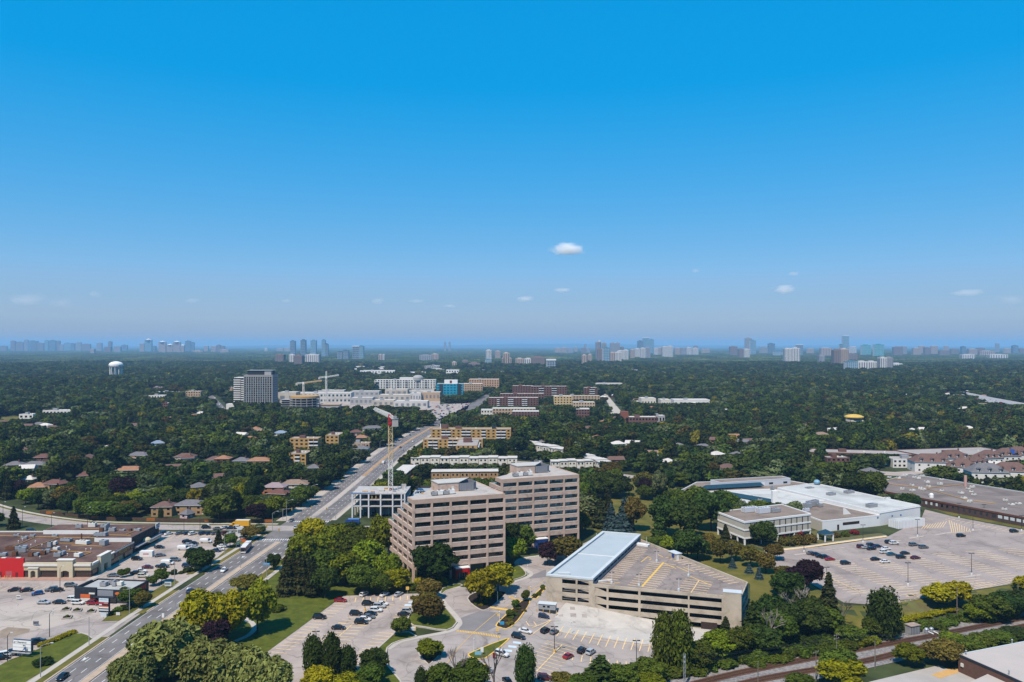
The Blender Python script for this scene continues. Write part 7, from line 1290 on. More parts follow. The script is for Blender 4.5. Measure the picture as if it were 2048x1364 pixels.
# low hills on the horizon
hv_ = []; hx = np.linspace(-39000, 39000, 120); hn = np.random.default_rng(3)
hh = 70+35*np.sin(hx/5200+1)+22*np.sin(hx/1900)+12*np.sin(hx/800+2)+np.where(hx < 3000, 22, 0)
V = np.concatenate([np.stack([hx, np.full(120, 27000.), np.full(120, -2.)], 1), np.stack([hx, np.full(120, 31000.), hh*.8], 1), np.stack([hx, np.full(120, 36000.), hh*1.15], 1), np.stack([hx, np.full(120, 39800.), np.full(120, -2.)], 1)])
obj('hills', npmesh('hills', V, [np.array([(r*120+i, r*120+i+1, (r+1)*120+i+1, (r+1)*120+i) for r in range(3) for i in range(119)])], [SOIL], smooth=True), kind='structure')
# ================================================================== VEHICLES
TYRE = mat('tyre_rubber', (0.015, 0.015, 0.016), rough=.9, var=0); RIMM = mat('alloy_rim', (0.45, 0.46, 0.48), rough=.35, var=0, metal=.7); CGL = glassmat('car_glass', (0.008, 0.011, 0.014), .04); LAMPW = paint('headlamp_lens', (0.70, 0.72, 0.74), .15); LAMPR = paint('tail_lamp_lens', (0.35, 0.01, 0.01), .2)
CARC = {'black': (0.008, 0.008, 0.010), 'white': (0.74, 0.74, 0.73), 'silver': (0.42, 0.44, 0.46), 'grey': (0.13, 0.14, 0.15), 'navy': (0.012, 0.028, 0.075), 'blue': (0.012, 0.07, 0.24), 'red': (0.30, 0.008, 0.012), 'maroon': (0.10, 0.008, 0.014), 'teal': (0.02, 0.11, 0.16), 'cream': (0.62, 0.55, 0.42)}
CARM = {k: mat('car_paint_'+k, c, rough=.22, var=0, spec=.6) for k, c in CARC.items()}
def loft(sec):
    b = MB(); n = 8
    for x, hw, zb, zt in sec:
        zm = zb+(zt-zb)*.45
        b.v += [(x, -hw*.86, zb), (x, hw*.86, zb), (x, hw, zm), (x, hw*.97, zt-.10*(zt-zb)), (x, hw*.80, zt), (x, -hw*.80, zt), (x, -hw*.97, zt-.10*(zt-zb)), (x, -hw, zm)]
    for k in range(len(sec)-1):
        for i in range(n): j = (i+1) % n; b.f.append((k*n+i, (k+1)*n+i, (k+1)*n+j, k*n+j)); b.m.append(0)
    b.f.append(tuple(range(n))); b.f.append(tuple(reversed(range((len(sec)-1)*n, len(sec)*n)))); b.m += [0, 0]; return b
def cabin(b, xb0, xb1, xt0, xt1, zb, zt, hb, ht, m=0):
    lo = [(xb0, -hb, zb), (xb1, -hb, zb), (xb1, hb, zb), (xb0, hb, zb)]; hi = [(xt0, -ht, zt), (xt1, -ht, zt), (xt1, ht, zt), (xt0, ht, zt)]
    for i in range(4): j = (i+1) % 4; b.quad([lo[i], lo[j], hi[j], hi[i]], m)
    b.quad(hi, m)
CT = {}
def cartype(key, sec, cab, roof_t, wheels, r=.33, light=(.62, .78), pillars=True):
    body = loft(sec); xb0, xb1, xt0, xt1, zb, zt, hb, ht = cab
    body.box(xt0-.04, -ht-.02, zt-.02, xt1+.06, ht+.02, zt+roof_t)
    if pillars:
        for x0, x1 in ((xb0, xt0), (xb1, xt1), ((xb0+xb1)/2-.05, (xt0+xt1)/2)):
            for s in (-1, 1): body.tube((x0, s*hb, zb), (x1, s*ht, zt), .055, .05, 4)
    g = MB(); cabin(g, *cab); wl = MB().tube((0, -.11, 0), (0, .11, 0), r, r, 14, 0); rm = MB().tube((0, -.125, 0), (0, .125, 0), r*.62, r*.62, 10)
    x0, x1 = sec[0][0], sec[-1][0]; hw = sec[1][1]*.72
    CT[key] = dict(body=body.mesh('car_body', CARM['grey']), glass=g.mesh('car_windows', CGL), wheel=wl.mesh('wheel', TYRE), rim=rm.mesh('rim', RIMM), wheels=wheels, r=r, hl=MB().box(-.06, -.17, 0, .05, .17, .14).mesh('headlight', LAMPW), tl=MB().box(-.05, -.16, 0, .06, .16, .16).mesh('taillight', LAMPR), lp=(x1-.06, x0+.05, hw, light))
cartype('sedan', [(-2.32, .70, .40, .78), (-2.22, .84, .26, .95), (-1.5, .90, .22, 1.0), (0, .90, .22, .97), (1.15, .90, .22, .93), (2.0, .86, .25, .80), (2.32, .70, .36, .64)], (-1.75, 1.15, -1.05, .35, .93, 1.40, .80, .60), .05, [(-1.38, .80), (1.42, .80)])
cartype('SUV', [(-2.28, .78, .48, .95), (-2.2, .90, .32, 1.08), (-1.4, .94, .28, 1.10), (0, .94, .28, 1.08), (1.2, .94, .28, 1.06), (2.05, .90, .32, .98), (2.32, .76, .42, .78)], (-2.15, 1.15, -1.85, .40, 1.04, 1.66, .86, .68), .06, [(-1.38, .83), (1.42, .83)], .37, (.72, .88))
cartype('hatchback', [(-2.02, .72, .42, .85), (-1.95, .84, .28, .98), (-1.2, .87, .24, 1.0), (0, .88, .24, .98), (1.0, .88, .24, .95), (1.75, .83, .26, .84), (2.02, .70, .36, .66)], (-1.9, 1.05, -1.5, .30, .94, 1.47, .80, .62), .05, [(-1.22, .78), (1.26, .78)])
cartype('van', [(-2.75, .92, .40, 1.2), (-2.7, .98, .30, 2.02), (-1.5, 1.0, .28, 2.10), (.4, 1.0, .28, 2.10), (1.1, .98, .28, 2.0), (1.9, .96, .28, 1.14), (2.65, .88, .34, .98), (2.75, .78, .42, .70)], (.7, 1.95, .8, 1.15, 1.1, 1.98, .99, .86), .05, [(-1.7, .9), (1.75, .9)], .36, (.72, .85), False)
cartype('pickup truck', [(-2.8, .90, .50, 1.05), (-2.75, .96, .40, 1.10), (-.75, .97, .34, 1.10), (.2, .97, .34, 1.10), (1.4, .97, .34, 1.08), (2.4, .94, .38, 1.0), (2.75, .82, .46, .82)], (-.8, 1.35, -.55, .65, 1.06, 1.78, .88, .72), .06, [(-1.8, .86), (1.75, .86)], .40, (.78, .85))
def car(kind_, colr, x, y, head, place, parts=True, z=None):
    d = CT[kind_]; z = float(zg(x, y))+.12 if z is None else z; lab = '%s %s %s' % (colr, kind_, place); e = .8
    nrm = Vector((-(float(zg(x+e, y))-float(zg(x-e, y)))/(2*e), -(float(zg(x, y+e))-float(zg(x, y-e)))/(2*e), 1)).normalized()
    f = Vector((math.cos(head), math.sin(head), 0)); f = (f-nrm*f.dot(nrm)).normalized(); l = nrm.cross(f); rot = Matrix((f, l, nrm)).transposed().to_euler()
    t = thing({'pickup truck': 'pickup_truck'}.get(kind_, 'parked_car' if 'parked' in place else 'car'), lab, {'van': 'van', 'pickup truck': 'pickup'}.get(kind_, 'car'), (x, y, z), 0, lab, rot=rot)
    o = obj('body', d['body'], t); o.material_slots[0].link = 'OBJECT'; o.material_slots[0].material = CARM[colr]; obj('windows', d['glass'], t)
    if parts:
        for wx, wy in d['wheels']:
            for s in (-1, 1): obj('rim', d['rim'], obj('wheel', d['wheel'], t, (wx, s*wy, d['r'])))
        x1, x0, hw, (zh, zt) = d['lp']
        for s in (-1, 1): obj('headlight', d['hl'], t, (x1-.05, s*hw, zh)); obj('taillight', d['tl'], t, (x0+.02, s*hw, zt))
    return t
SH = {'s': 'sedan', 'u': 'SUV', 'h': 'hatchback', 'v': 'van', 'p': 'pickup truck'}; CH = {'b': 'black', 'w': 'white', 'i': 'silver', 'g': 'grey', 'n': 'navy', 'l': 'blue', 'r': 'red', 'm': 'maroon', 't': 'teal', 'c': 'cream'}
def cars(rows, place, off=(0, 0), sc=1.0):
    for px, py, code, head in rows:
        x, y = G(off[0]+px/sc, off[1]+py/sc); car(SH[code[1]], CH[code[0]], x, y, math.radians(head+brng.uniform(-3, 3)), place)
cars([(195, 155, 'bs', 205), (355, 160, 'bs', 205), (508, 205, 'lh', 215), (700, 152, 'gu', 205), (775, 160, 'bs', 205), (965, 95, 'gu', 0)], 'parked on the shopping lot before the cream shop front', (0, 1160), 6.82)
cars([(1000, 285, 'wu', 0), (595, 328, 'is', 0), (810, 325, 'bs', 0), (1065, 335, 'wu', 0), (1275, 340, 'ru', 0)], 'queueing along the drive through lane of the restaurant', (0, 1160), 6.82)
cars([(85, 1045, 'wu', 30), (10, 1090, 'bs', 30), (215, 1015, 'bu', 30), (520, 868, 'bu', 25), (455, 885, 'bs', 25)], 'parked behind the white letter board', (0, 1160), 6.82)
B8 = ((300, 1020), 8.525)
cars([(240, 412, 'nu', 60), (320, 425, 'ws', 60), (505, 418, 'gs', 52), (635, 418, 'nh', 60), (730, 425, 'wu', 60), (900, 420, 'nu', 60), (1010, 420, 'nh', 60), (1100, 420, 'gh', 60), (1185, 420, 'gs', 60), (1280, 420, 'mu', 60), (1380, 412, 'is', 60)], 'parked in the angled row by the cross street', *B8)
cars([(955, 318, 'bu', 2), (1150, 340, 'gs', 2), (1275, 318, 'ws', 50), (1375, 328, 'np', 2), (1500, 318, 'wu', 2)], 'parked in the back row next to the yellow truck', *B8)
cars([(630, 562, 'bu', 60), (745, 588, 'bs', 0), (955, 562, 'wv', 2), (575, 682, 'wv', 2), (720, 700, 'bs', 0), (775, 655, 'is', 0), (650, 618, 'is', 0), (160, 655, 'bs', 0), (170, 795, 'gs', 30), (305, 932, 'wv', -6), (430, 875, 'gu', 0), (210, 985, 'bp', 0), (640, 975, 'nu', 0), (1125, 715, 'ns', 0), (1200, 690, 'wh', 0), (1230, 640, 'ws', 0)], 'parked in the middle of the shopping lot', *B8)
cars([(1370, 825, 'bu', 0), (1590, 995, 'ms', 0), (1430, 1085, 'wp', 15), (1350, 1110, 'bs', 10), (1500, 1178, 'cu', 0), (885, 1165, 'gs', 5)], 'parked beside the restaurant and the white storage box', (140, 1040), 10.24)
for px, py, code, head, pl in ((448, 1143, 'ws', -88, 'driving down the avenue past the bus'), (380, 1185, 'ns', 92, 'driving up the avenue beside the restaurant'), (393, 1189, 'is', 92, 'behind the navy sedan on the avenue'), (125, 1358, 'bs', -88, 'with a pale roof at the lower end of the avenue'), (767, 927, 'wv', 90, 'driving up the middle of the avenue'), (802, 884, 'is', -90, 'far up the avenue beside the fence'), (820, 871, 'gs', -88, 'farthest up the avenue'), (826, 884, 'ws', 90, 'heading up the far avenue'), (801, 896, 'bs', 90, 'heading up the far avenue before the silver sedan'), (805, 901, 'is', 90, 'heading up the far avenue behind the black sedan'), (583, 1043, 'gs', -90, 'waiting at the crossing'), (591, 1057, 'is', 92, 'crossing the junction'), (701, 1056, 'gu', 0, 'parked at the building site gate'), (62, 1064, 'bu', 0, 'parked behind the shopping centre'), (267, 1297, 'ws', 92, 'half hidden by the willows on the avenue')):
    cars([(px, py, code, head)], pl)
cars([(728, 1192, 'wh', 65), (769, 1192, 'ws', 65), (797, 1192, 'is', 65), (838, 1206, 'gu', -5)], 'parked along the top edge of the office lot')
cars([(681, 1204, 'rs', -5), (639, 1238, 'bu', -5), (677, 1259, 'bs', -5)], 'parked apart on the office lot')
cars([(736, 1211, 'bu', -5), (764, 1211, 'ws', -5), (759, 1216, 'iu', -5), (752, 1224, 'wu', -5), (741, 1231, 'bs', -5), (712, 1231, 'bu', -5), (737, 1237, 'gs', -5), (730, 1242, 'wh', -5), (722, 1248, 'bu', -5)], 'parked in the centre rows of the office lot')
cars([(808, 1232, 'bs', -5), (816, 1226, 'iu', -5)], 'parked against the kerbed lawn of the office lot')
cars([(1087, 1236, 'nh', -5), (1050, 1266, 'ws', -15), (1036, 1277, 'bu', -15), (1090, 1265, 'bu', 58), (1108, 1267, 'gs', 58)], 'parked below the kiosk')
cars([(1003, 1312, 'wu', -22), (971, 1344, 'gs', -25), (1014, 1366, 'bs', 110), (1136, 1316, 'rs', 55), (1163, 1305, 'bu', 58), (1181, 1308, 'iu', 58), (1145, 1362, 'gs', 110), (1089, 1360, 'mu', 5)], 'parked on the lower lot before the garage')
cars([(1623, 1109, 'gs', 12), (1632, 1111, 'bs', 12), (1641, 1115, 'bs', 12), (1650, 1117, 'bu', 12), (1660, 1121, 'rs', 12), (1691, 1129, 'bu', 12)], 'parked in the row nearest the works gazebo')
cars([(1723, 1096, 'mu', 12), (1732, 1097, 'is', 12), (1743, 1100, 'bs', 12), (1742, 1093, 'bu', 12), (1755, 1095, 'ns', 12), (1779, 1087, 'bu', 12), (1788, 1089, 'wu', 12), (1772, 1100, 'ws', 12), (1769, 1107, 'wu', 12), (1783, 1111, 'ts', 12), (1810, 1109, 'bs', 12), (1802, 1117, 'bu', 12), (1831, 1118, 'ms', 12), (1751, 1121, 'bs', 12), (1770, 1126, 'ws', 12)], 'parked in the middle of the works lot')
cars([(1827, 1092, 'gu', 12), (1847, 1097, 'gu', 12), (1922, 1074, 'bu', 12), (2028, 1065, 'bu', 12)], 'parked towards the warehouse on the works lot')
x, y = -6, 615
for i, (px, py, c) in enumerate(((1016, 909, 'wu'), (1024, 911, 'bs'), (1034, 913, 'ls'), (1046, 917, 'gs'), (1054, 919, 'bs'), (1066, 923, 'bs'), (1074, 924, 'iu'), (1084, 924, 'ws'))): cars([(px, py, c, 20)], 'parked behind the white terraces')
# distant car park and motorway traffic: simple small cars
far = random.Random(4)
for i in range(130):
    px, py = far.uniform(850, 942), far.uniform(806, 843); xx, yy = G(px, py)
    if inpoly(px, py, [(848, 838), (880, 808), (940, 806), (935, 818), (900, 835), (860, 846)]): car(SH[far.choice('ssuh')], CH[far.choice('wwibgnr')], xx, yy, math.radians(far.choice((0, 90))), 'parked on the distant mall lot', False)
for i in range(46):
    t = far.random(); px, py = 1898+t*130+far.uniform(-6, 6), 785+t*26+far.uniform(-1, 5); xx, yy = G(px, py, 6)
    if inpoly(px, py, [(1893, 783), (1935, 790), (1985, 800), (2060, 815), (2060, 822), (1975, 817), (1940, 804)]): car(SH[far.choice('ssuv')], CH[far.choice('wwibr')], xx, yy, math.radians(120), 'in the traffic on the distant motorway', False, 6.05)
for i in range(24):
    t = far.random(); px, py = 428+t*34, 794+t*44; xx, yy = G(px, py); car(SH[far.choice('ssuv')], CH[far.choice('wwibr')], xx, yy, math.radians(100), 'on the road beside the grey tower', False)
# bus
x, y = G(492, 1101); bus = thing('city_bus', 'white and red city bus on the avenue', 'bus', (x, y, .06), math.radians(-84)); BW = mat('bus_white', (0.72, 0.71, 0.69), rough=.4, var=0); BR = paint('bus_red', (0.42, 0.02, 0.025), .4)
b = MB(); b.box(-6, -1.27, .35, 6, 1.27, 1.25, 0); b.build('lower_body', BR, bus); bx('side_stripe', bus, -6.02, -1.29, 1.0, 6.02, 1.29, 1.25, BW); bx('window_band', bus, -5.9, -1.28, 1.25, 6.01, 1.28, 2.4, CGL); bx('upper_body', bus, -6, -1.27, 2.4, 6, 1.27, 2.75, BR); bx('roof', bus, -5.95, -1.22, 2.75, 5.9, 1.22, 3.05, BW); bx('roof_pod', bus, -3.5, -.9, 3.05, -.5, .9, 3.3, BW); bx('windscreen', bus, 6.0, -1.15, 1.0, 6.06, 1.15, 2.5, CGL); bx('front_panel', bus, 6.0, -1.2, .4, 6.05, 1.2, 1.0, BW); bx('destination_sign', bus, 6.0, -.9, 2.5, 6.07, .9, 2.75, CHAR)
for wx in (-3.4, 3.3):
    for s in (-1, 1): MB().tube((wx, s*1.12, .48), (wx, s*1.3, .48), .48, .48, 14).build('wheel', TYRE, bus)
for s in (-1, 1): bx('headlight', bus, 6.0, s*.8-.2, .55, 6.09, s*.8+.2, .75, LAMPW); bx('mirror', bus, 6.0, s*1.35-.1, 1.6, 6.2, s*1.35+.1, 2.2, CHAR)
for i in range(6): bx('window_post', bus, -5+i*1.9, -1.3, 1.25, -4.88+i*1.9, 1.3, 2.4, CHAR)
# yellow truck
x, y = G(480, 1055); tk_ = thing('yellow_truck', 'yellow box truck parked beside the cross street', 'truck', (x, y, .06), math.radians(178)); TY = paint('truck_yellow', (0.65, 0.33, 0.01), .4); bx('cargo_box', tk_, -5.2, -1.25, 1.0, 2.0, 1.25, 3.9, TY); bx('box_roof', tk_, -5.2, -1.2, 3.9, 2.0, 1.2, 3.98, BW); bx('cab', tk_, 2.1, -1.15, .6, 3.8, 1.15, 2.7, TY); bx('bonnet', tk_, 3.8, -1.0, .6, 5.2, 1.0, 1.7, TY); bx('windscreen', tk_, 3.78, -1.0, 1.8, 3.84, 1.0, 2.5, CGL); bx('chassis', tk_, -5, -.5, .6, 5, .5, 1.0, CHAR)
for s in (-1, 1): bx('side_window', tk_, 2.5, s*1.15-.02, 1.7, 3.5, s*1.15+.02, 2.4, CGL)
for wx in (-3.6, -2.5, 4.2):
    for s in (-1, 1): MB().tube((wx, s*.9, .5), (wx, s*1.2, .5), .5, .5, 12).build('wheel', TYRE, tk_)
# ================================================================== LAMPS and signals
POLE = mat('galvanised_pole', (0.42, 0.43, 0.44), rough=.45, var=.05, scale=1, metal=.3); DPOLE = mat('dark_pole', (0.035, 0.03, 0.03), rough=.5, var=0)
def lamp(px, py, h, label, arm=0, m=None, heads='arm', base=None, group=None, world=None, bh=.9):
    x, y = world or G(px, py); t = thing('street_lamp', label, 'lamp post', (x, y, float(zg(x, y))), 0, group); m = m or POLE; MB().tube((0, 0, -.3), (0, 0, h), .13, .08, 8).build('pole', m, t)
    if heads == 'arm' and arm:
        b = MB(); prev = (0, 0, h-.1)
        for k in range(1, 6): a = k/5; p = (arm*a, 0, h-.1+1.0*math.sin(a*1.4)); b.tube(prev, p, .06, .05, 6, 0, False); prev = p
        am = b.build('arm', m, t); bx('lamp_head', am, prev[0]-.1, -.15, prev[2]-.05, prev[0]+(.7 if arm > 0 else -.7), .15, prev[2]+.12, RIM)
    elif heads == 'double':
        for s in (-1, 1): bx('lamp_head', t, s*.25, -.25, h-.12, s*1.15, .25, h+.08, m)
        bx('crossarm', t, -.3, -.06, h-.1, .3, .06, h, m)
    elif heads == 'globe': MB().lathe([(.05, h-.05), (.22, h+.1), (.2, h+.35), (.05, h+.45)], 8).build('lamp_head', RIM, t)
    if base: MB().lathe([(.36, -.2), (.36, bh), (.3, bh+.05)], 10).build('concrete_base', base, t)
    return t
gA = 'street lamps along the avenue'
for px, py, h, arm in ((81, 1355, 9, 3), (349, 1172, 9.5, 0), (449, 1111, 9.5, 2.2), (623.5, 1007, 10.5, 3), (573, 1043.5, 11, 3), (704, 948, 11.5, 3.2), (812, 864, 11, 3), (533, 1156, 8.5, -3), (545, 1061, 9, 2.5), (760, 905, 10, 3)): lamp(px, py, h, 'tall grey street lamp beside the avenue', arm, group=gA)
for px, py, h in ((178, 1290, 9), (259, 1228, 9.5)): lamp(px, py, h, 'plain grey pole on the corner verge of the avenue', 0, group='plain poles beside the avenue')
for y in (330, 545, 620): lamp(0, 0, 10, 'double armed lamp on the avenue median', 2.4, world=(Mc(y), y), group='lamps on the avenue median')
for px, py, h in ((120, 1186, 9.5), (99, 1274, 7.6), (15, 1323, 7.8), (368, 1064, 7), (400, 1060, 7.5), (103, 1056, 7), (45, 1051, 9), (6, 1040, 9), (175, 1052, 9)): lamp(px, py, h, 'dark lamp post on the shopping lot', 1.0, DPOLE, group='dark lamp posts on the shopping lot')
for px, py, h in ((730, 1222, 7), (632, 1308, 7), (1109, 1305, 8.2), (1273, 1334, 8.2)): lamp(px, py, h, 'dark double headed lamp with a yellow base on the office lots', 0, DPOLE, 'double', YEL, 'yellow based lamps on the office lots')
for px, py, h in ((1608, 1104, 9), (1726, 1085, 8.5), (1835, 1073, 8.5), (1946, 1061, 8.5), (1816, 1171, 9), (1943, 1150, 9), (1653, 1178, 8.5), (2043, 1062, 8), (1463, 1128, 8), (1918, 1036, 8), (1968, 1034, 7)): lamp(px, py, h, 'dark square headed lamp on the works lot', 0, DPOLE, 'double', WHITEP, 'dark lamps on the works lot')
for px, py in ((999, 1246), (1031, 1215), (1061, 1194), (948, 1302), (1143, 1267), (995, 1205), (1193, 1084), (762, 1175), (1055, 1150)): lamp(px, py, 3.6, 'low white path lamp beside the office drive', 0, WHITEP, 'globe', None, 'white path lamps along the office drive')
SIGY = paint('signal_yellow', (0.65, 0.38, 0.02), .5)
for wx, wy, a, lb in ((-125.5, 381, 5, 'traffic signal at the shopping lot corner of the junction'), (-124.5, 421, 5, 'traffic signal at the house corner of the junction'), (-97, 382, -5, 'traffic signal at the grove corner of the junction'), (-96, 422, -5, 'traffic signal at the building site corner of the junction'), (Mc(374), 374, 0, 'traffic signal on the near median end'), (Mc(426), 426, 0, 'traffic signal on the far median end')):
    t = thing('traffic_signal', lb, 'traffic light', (wx, wy, 0)); MB().tube((0, 0, 0), (0, 0, 6), .14, .1, 8).build('pole', POLE, t); 
    if a: MB().tube((0, 0, 5.8), (a, 0, 6.2), .08, .05, 6).build('arm', POLE, t)
    hd_ = bx('signal_head', t, a-.22, -.35, 5.2, a+.22, -.1, 6.6, SIGY)
    for k, c in enumerate(((.3, .01, .01), (.35, .2, .01), (.01, .2, .05))): bx('lens', t, a-.13, -.38, 6.2-k*.42, a+.13, -.35, 6.45-k*.42, paint('signal_lens_%d' % k, c))
for px, py in ((326, 1243), (364, 1223)): x, y = G(px, py); t = thing('median_sign', 'white sign on a yellow post at the median nose' if px == 326 else 'small yellow post on the median', 'sign', (x, y, .2)); bx('post', t, -.08, -.08, 0, .08, .08, 1.2, YEL); bx('plate', t, -.4, -.05, 1.2 if px == 326 else .8, .4, .05, 2.6 if px == 326 else 1.6, WHITEP if px == 326 else YEL)
for px, py in ((835, 1276), (842, 1278)): x, y = G(px-18, py-18); t = thing('barrier_gate', 'yellow and white barrier blocks beside the small lawn tree', 'barrier', (x, y, 0), -.2, 'barrier blocks beside the small lawn tree'); bx('block', t, -1.2, -.4, 0, 1.2, .4, 1.0, RIM); bx('end_post', t, 1.2, -.3, 0, 1.5, .3, 1.3, YEL)
# ================================================================== PLANTS placed one by one
ww = 'beside the lower avenue'
for a, lb in (((330, 1345, 14, 9.5), 'largest weeping willow, overhanging the avenue below the purple tree'), ((415, 1372, 12.5, 8), 'weeping willow directly below the dark purple tree'), ((482, 1392, 12.5, 7.5), 'weeping willow between the purple tree and the office lot'), ((540, 1405, 11, 6), 'weeping willow touching the near corner of the office lot'), ((262, 1385, 10, 6), 'smallest weeping willow, leaning over the near avenue lanes')): PT('willow', *a, '', label=lb)
PT('purple', 432, 1302, 10, 4, 'between the willows and the yellow green trees')
for k, a in (('yellow', (405, 1288, 17, 6.2)), ('yellow', (455, 1283, 16, 5.6)), ('bright', (515, 1266, 17, 5.4)), ('yellow', (384, 1300, 13, 5)), ('bright', (432, 1262, 13, 4.5))): PT(k, *a, 'on the bank between the avenue and the office lawn')
PT('olive', 492, 1186, 7, 5, 'on the avenue verge beside the garden path')
PT('dark', 547, 1140, 7, 2.8, 'beside the blue street sign'); PT('shrub_mid', 558, 1222, 3, 2.6, 'on the office lawn beside the garden path')
for x, y in ((572, 1190), (586, 1186), (600, 1188), (615, 1184), (626, 1192)): PT('spruce', x, y, trng.uniform(13, 16.5), 3.3, 'in the row beside the office lawn')
PT('dark', 650, 1197, 12, 4.6, 'at the corner of the office lot lawn')
for k, a in (('bright', (608, 1146, 16, 7)), ('bright', (655, 1140, 17, 7)), ('mid', (700, 1146, 16, 6.5)), ('bright', (690, 1172, 13, 6)), ('bright', (738, 1156, 16, 6.5)), ('bright', (762, 1118, 19, 6)),
             ('mid', (724, 1188, 11, 5)), ('bright', (776, 1172, 13, 5)), ('yellow', (795, 1182, 9, 4.5)), ('mid', (655, 1170, 14, 6)), ('yellow', (622, 1108, 16, 6.5)), ('mid', (590, 1168, 12, 5)), ('bright', (672, 1116, 15, 6)), ('mid', (718, 1116, 14, 6)), ('mid', (760, 1190, 8, 4))):
    PT(k, *a, 'in the grove between the avenue and the office block')
for a in ((690, 1090, 9, 4.5, 'olive'), (703, 1075, 8, 3.5, 'dark')): PT(a[4], *a[:4], 'beside the building site fence')
PT('dark', 868, 1168, 16, 7.5, 'in front of the stepped office block'); PT('shrub_yellow', 845, 1172, 4, 3.4, 'below the stepped office block'); PT('shrub_bright', 880, 1168, 3.5, 3, 'below the stepped office block'); PT('shrub_mid', 832, 1180, 3, 3, 'below the stepped office block')
PT('olive', 858, 1200, 7.5, 4.2, 'on the kerbed lawn beside the office lot'); PT('olive', 857, 1246, 9, 4.6, 'on the kerbed lawn beside the office lot'); PT('olive', 850, 1226, 7, 4, 'on the kerbed lawn beside the office lot')
PT('yellow', 962, 1208, 13, 5.2, 'on the oval island before the red entrance'); PT('yellow', 996, 1184, 11, 5.6, 'on the oval island before the red entrance'); PT('bright', 972, 1196, 9, 4.5, 'on the oval island before the red entrance')
PT('purple', 1095, 1131, 10.5, 3.9, 'beside the blue entrance'); PT('olive', 1133, 1128, 12, 6, 'between the blue entrance and the parking garage'); PT('mid', 1112, 1116, 8, 3.6, 'between the blue entrance and the parking garage'); PT('mid', 1152, 1106, 6, 3, 'between the blue entrance and the parking garage')
for k, a in (('bright', (1026, 1130, 12, 4.6)), ('mid', (1045, 1108, 13, 5)), ('dark', (1020, 1110, 15, 5)), ('mid', (1058, 1092, 9, 4))): PT(k, *a, 'in the gap between the two office blocks')
PT('mid', 802, 1273, 6.5, 2.9, 'by the yellow bollards of the office lot'); PT('bright', 860, 1316, 5.6, 3.6, 'on the small kerbed island of the drive')
for x, y, h, r, lb in ((628, 1352, 12, 2.7, 'dark poplar nearest the willows at the office lot edge'), (665, 1352, 12.8, 2.8, 'tallest dark poplar in the trio at the office lot edge'), (697, 1352, 9, 2.3, 'shortest dark poplar in the trio at the office lot edge'), (841, 1385, 7, 1.7, 'small pointed poplar below the small kerbed island'), (1049, 1378, 12.5, 2.4, 'lone tall poplar on the lower lot edge')): PT('poplar', x, y, h, r, '', label=lb)
for k, x, y, h, r in (('yellow', 635, 1392, 7.5, 4.2), ('yellow', 690, 1398, 6.5, 4), ('shrub_yellow', 560, 1378, 4, 3.5), ('dark', 748, 1352, 7.5, 3.6), ('mid', 742, 1375, 6, 3.5), ('mid', 715, 1395, 5, 3), ('mid', 880, 1385, 7.5, 3.6), ('mid', 940, 1385, 8.5, 4.4), ('olive', 1125, 1378, 4.5, 3), ('mid', 1165, 1392, 6, 3.4)): PT(k, x, y, h, r, 'in the planting below the office lots')
PT('bare_grey', 912, 1388, 17, 5, 'at the near edge of the office drive'); PT('bare_grey', 988, 1390, 19, 6, 'at the near edge of the office drive')
for k, x, y, h, r in (('larch', 1200, 1378, 9.5, 5.5), ('mid', 1245, 1382, 7.5, 4.5), ('bright', 1300, 1392, 6, 4), ('mid', 1160, 1395, 6, 3.5), ('dark', 1268, 1368, 6, 3.4), ('mid', 1300, 1372, 8, 4.5)): PT(k, x, y, h, r, 'between the railway and the lower lot')
PT('poplar_mid', 1330, 1342, 18, 3.3, '', label='slimmer of the twin tall poplars before the garage front'); PT('poplar_mid', 1361, 1344, 19, 3.7, '', label='taller of the twin poplars before the garage front')
PT('spruce', 1451, 1292, 9.5, 3.2, 'before the corner of the garage')
wr = 'on the bank between the garage and the railway'
for k, x, y, h, r in (('bright', 1440, 1320, 9, 5), ('mid', 1475, 1318, 10, 5), ('larch', 1505, 1296, 15, 4.4), ('mid', 1400, 1338, 8, 5), ('mid', 1560, 1290, 11, 5.5), ('dark', 1585, 1275, 12, 5.5), ('dark', 1620, 1275, 12, 6), ('mid', 1655, 1268, 9, 5), ('dark', 1530, 1310, 9, 5), ('dark', 1610, 1250, 11, 5), ('mid', 1700, 1285, 5.5, 4.5), ('dark', 1545, 1262, 13, 5)): PT(k, x, y, h, r, wr)
PT('bare_pale', 1533, 1300, 18, 5.5, wr); PT('bare_pale', 1583, 1262, 17, 6, wr); PT('bare_pale', 1615, 1250, 17, 7, wr); PT('bare_grey', 1687, 1252, 12, 4.5, wr)
for k, x, y, h, r in (('purple', 1592, 1184, 10, 4.4), ('purple', 1618, 1180, 11.5, 4.6), ('dark', 1575, 1206, 12, 5.5), ('olive', 1570, 1162, 6, 3.5), ('dark', 1562, 1190, 8, 4)): PT(k, x, y, h, r, 'at the corner of the works lot')
PT('spruce', 1657, 1238, 16, 4, 'between the works lot and the railway'); PT('poplar', 1766, 1274, 16.5, 4.6, 'beside the signal hut'); PT('dark', 1780, 1276, 6, 3.5, 'beside the signal hut'); PT('mid', 1745, 1276, 7, 3.5, 'beside the signal hut')
PT('yellow', 1876, 1212, 8, 5.2, 'on the lawn at the edge of the works lot'); PT('yellow', 1914, 1208, 8.5, 5.0, 'on the lawn at the edge of the works lot')
for k, x, y, h, r in (('mid', 1980, 1240, 9, 6.5), ('dark', 2012, 1236, 9, 5.5), ('dark', 2040, 1226, 8, 6), ('bright', 1955, 1244, 6, 4.5), ('yellow', 2052, 1190, 7, 4)): PT(k, x, y, h, r, 'along the railway by the works lot')
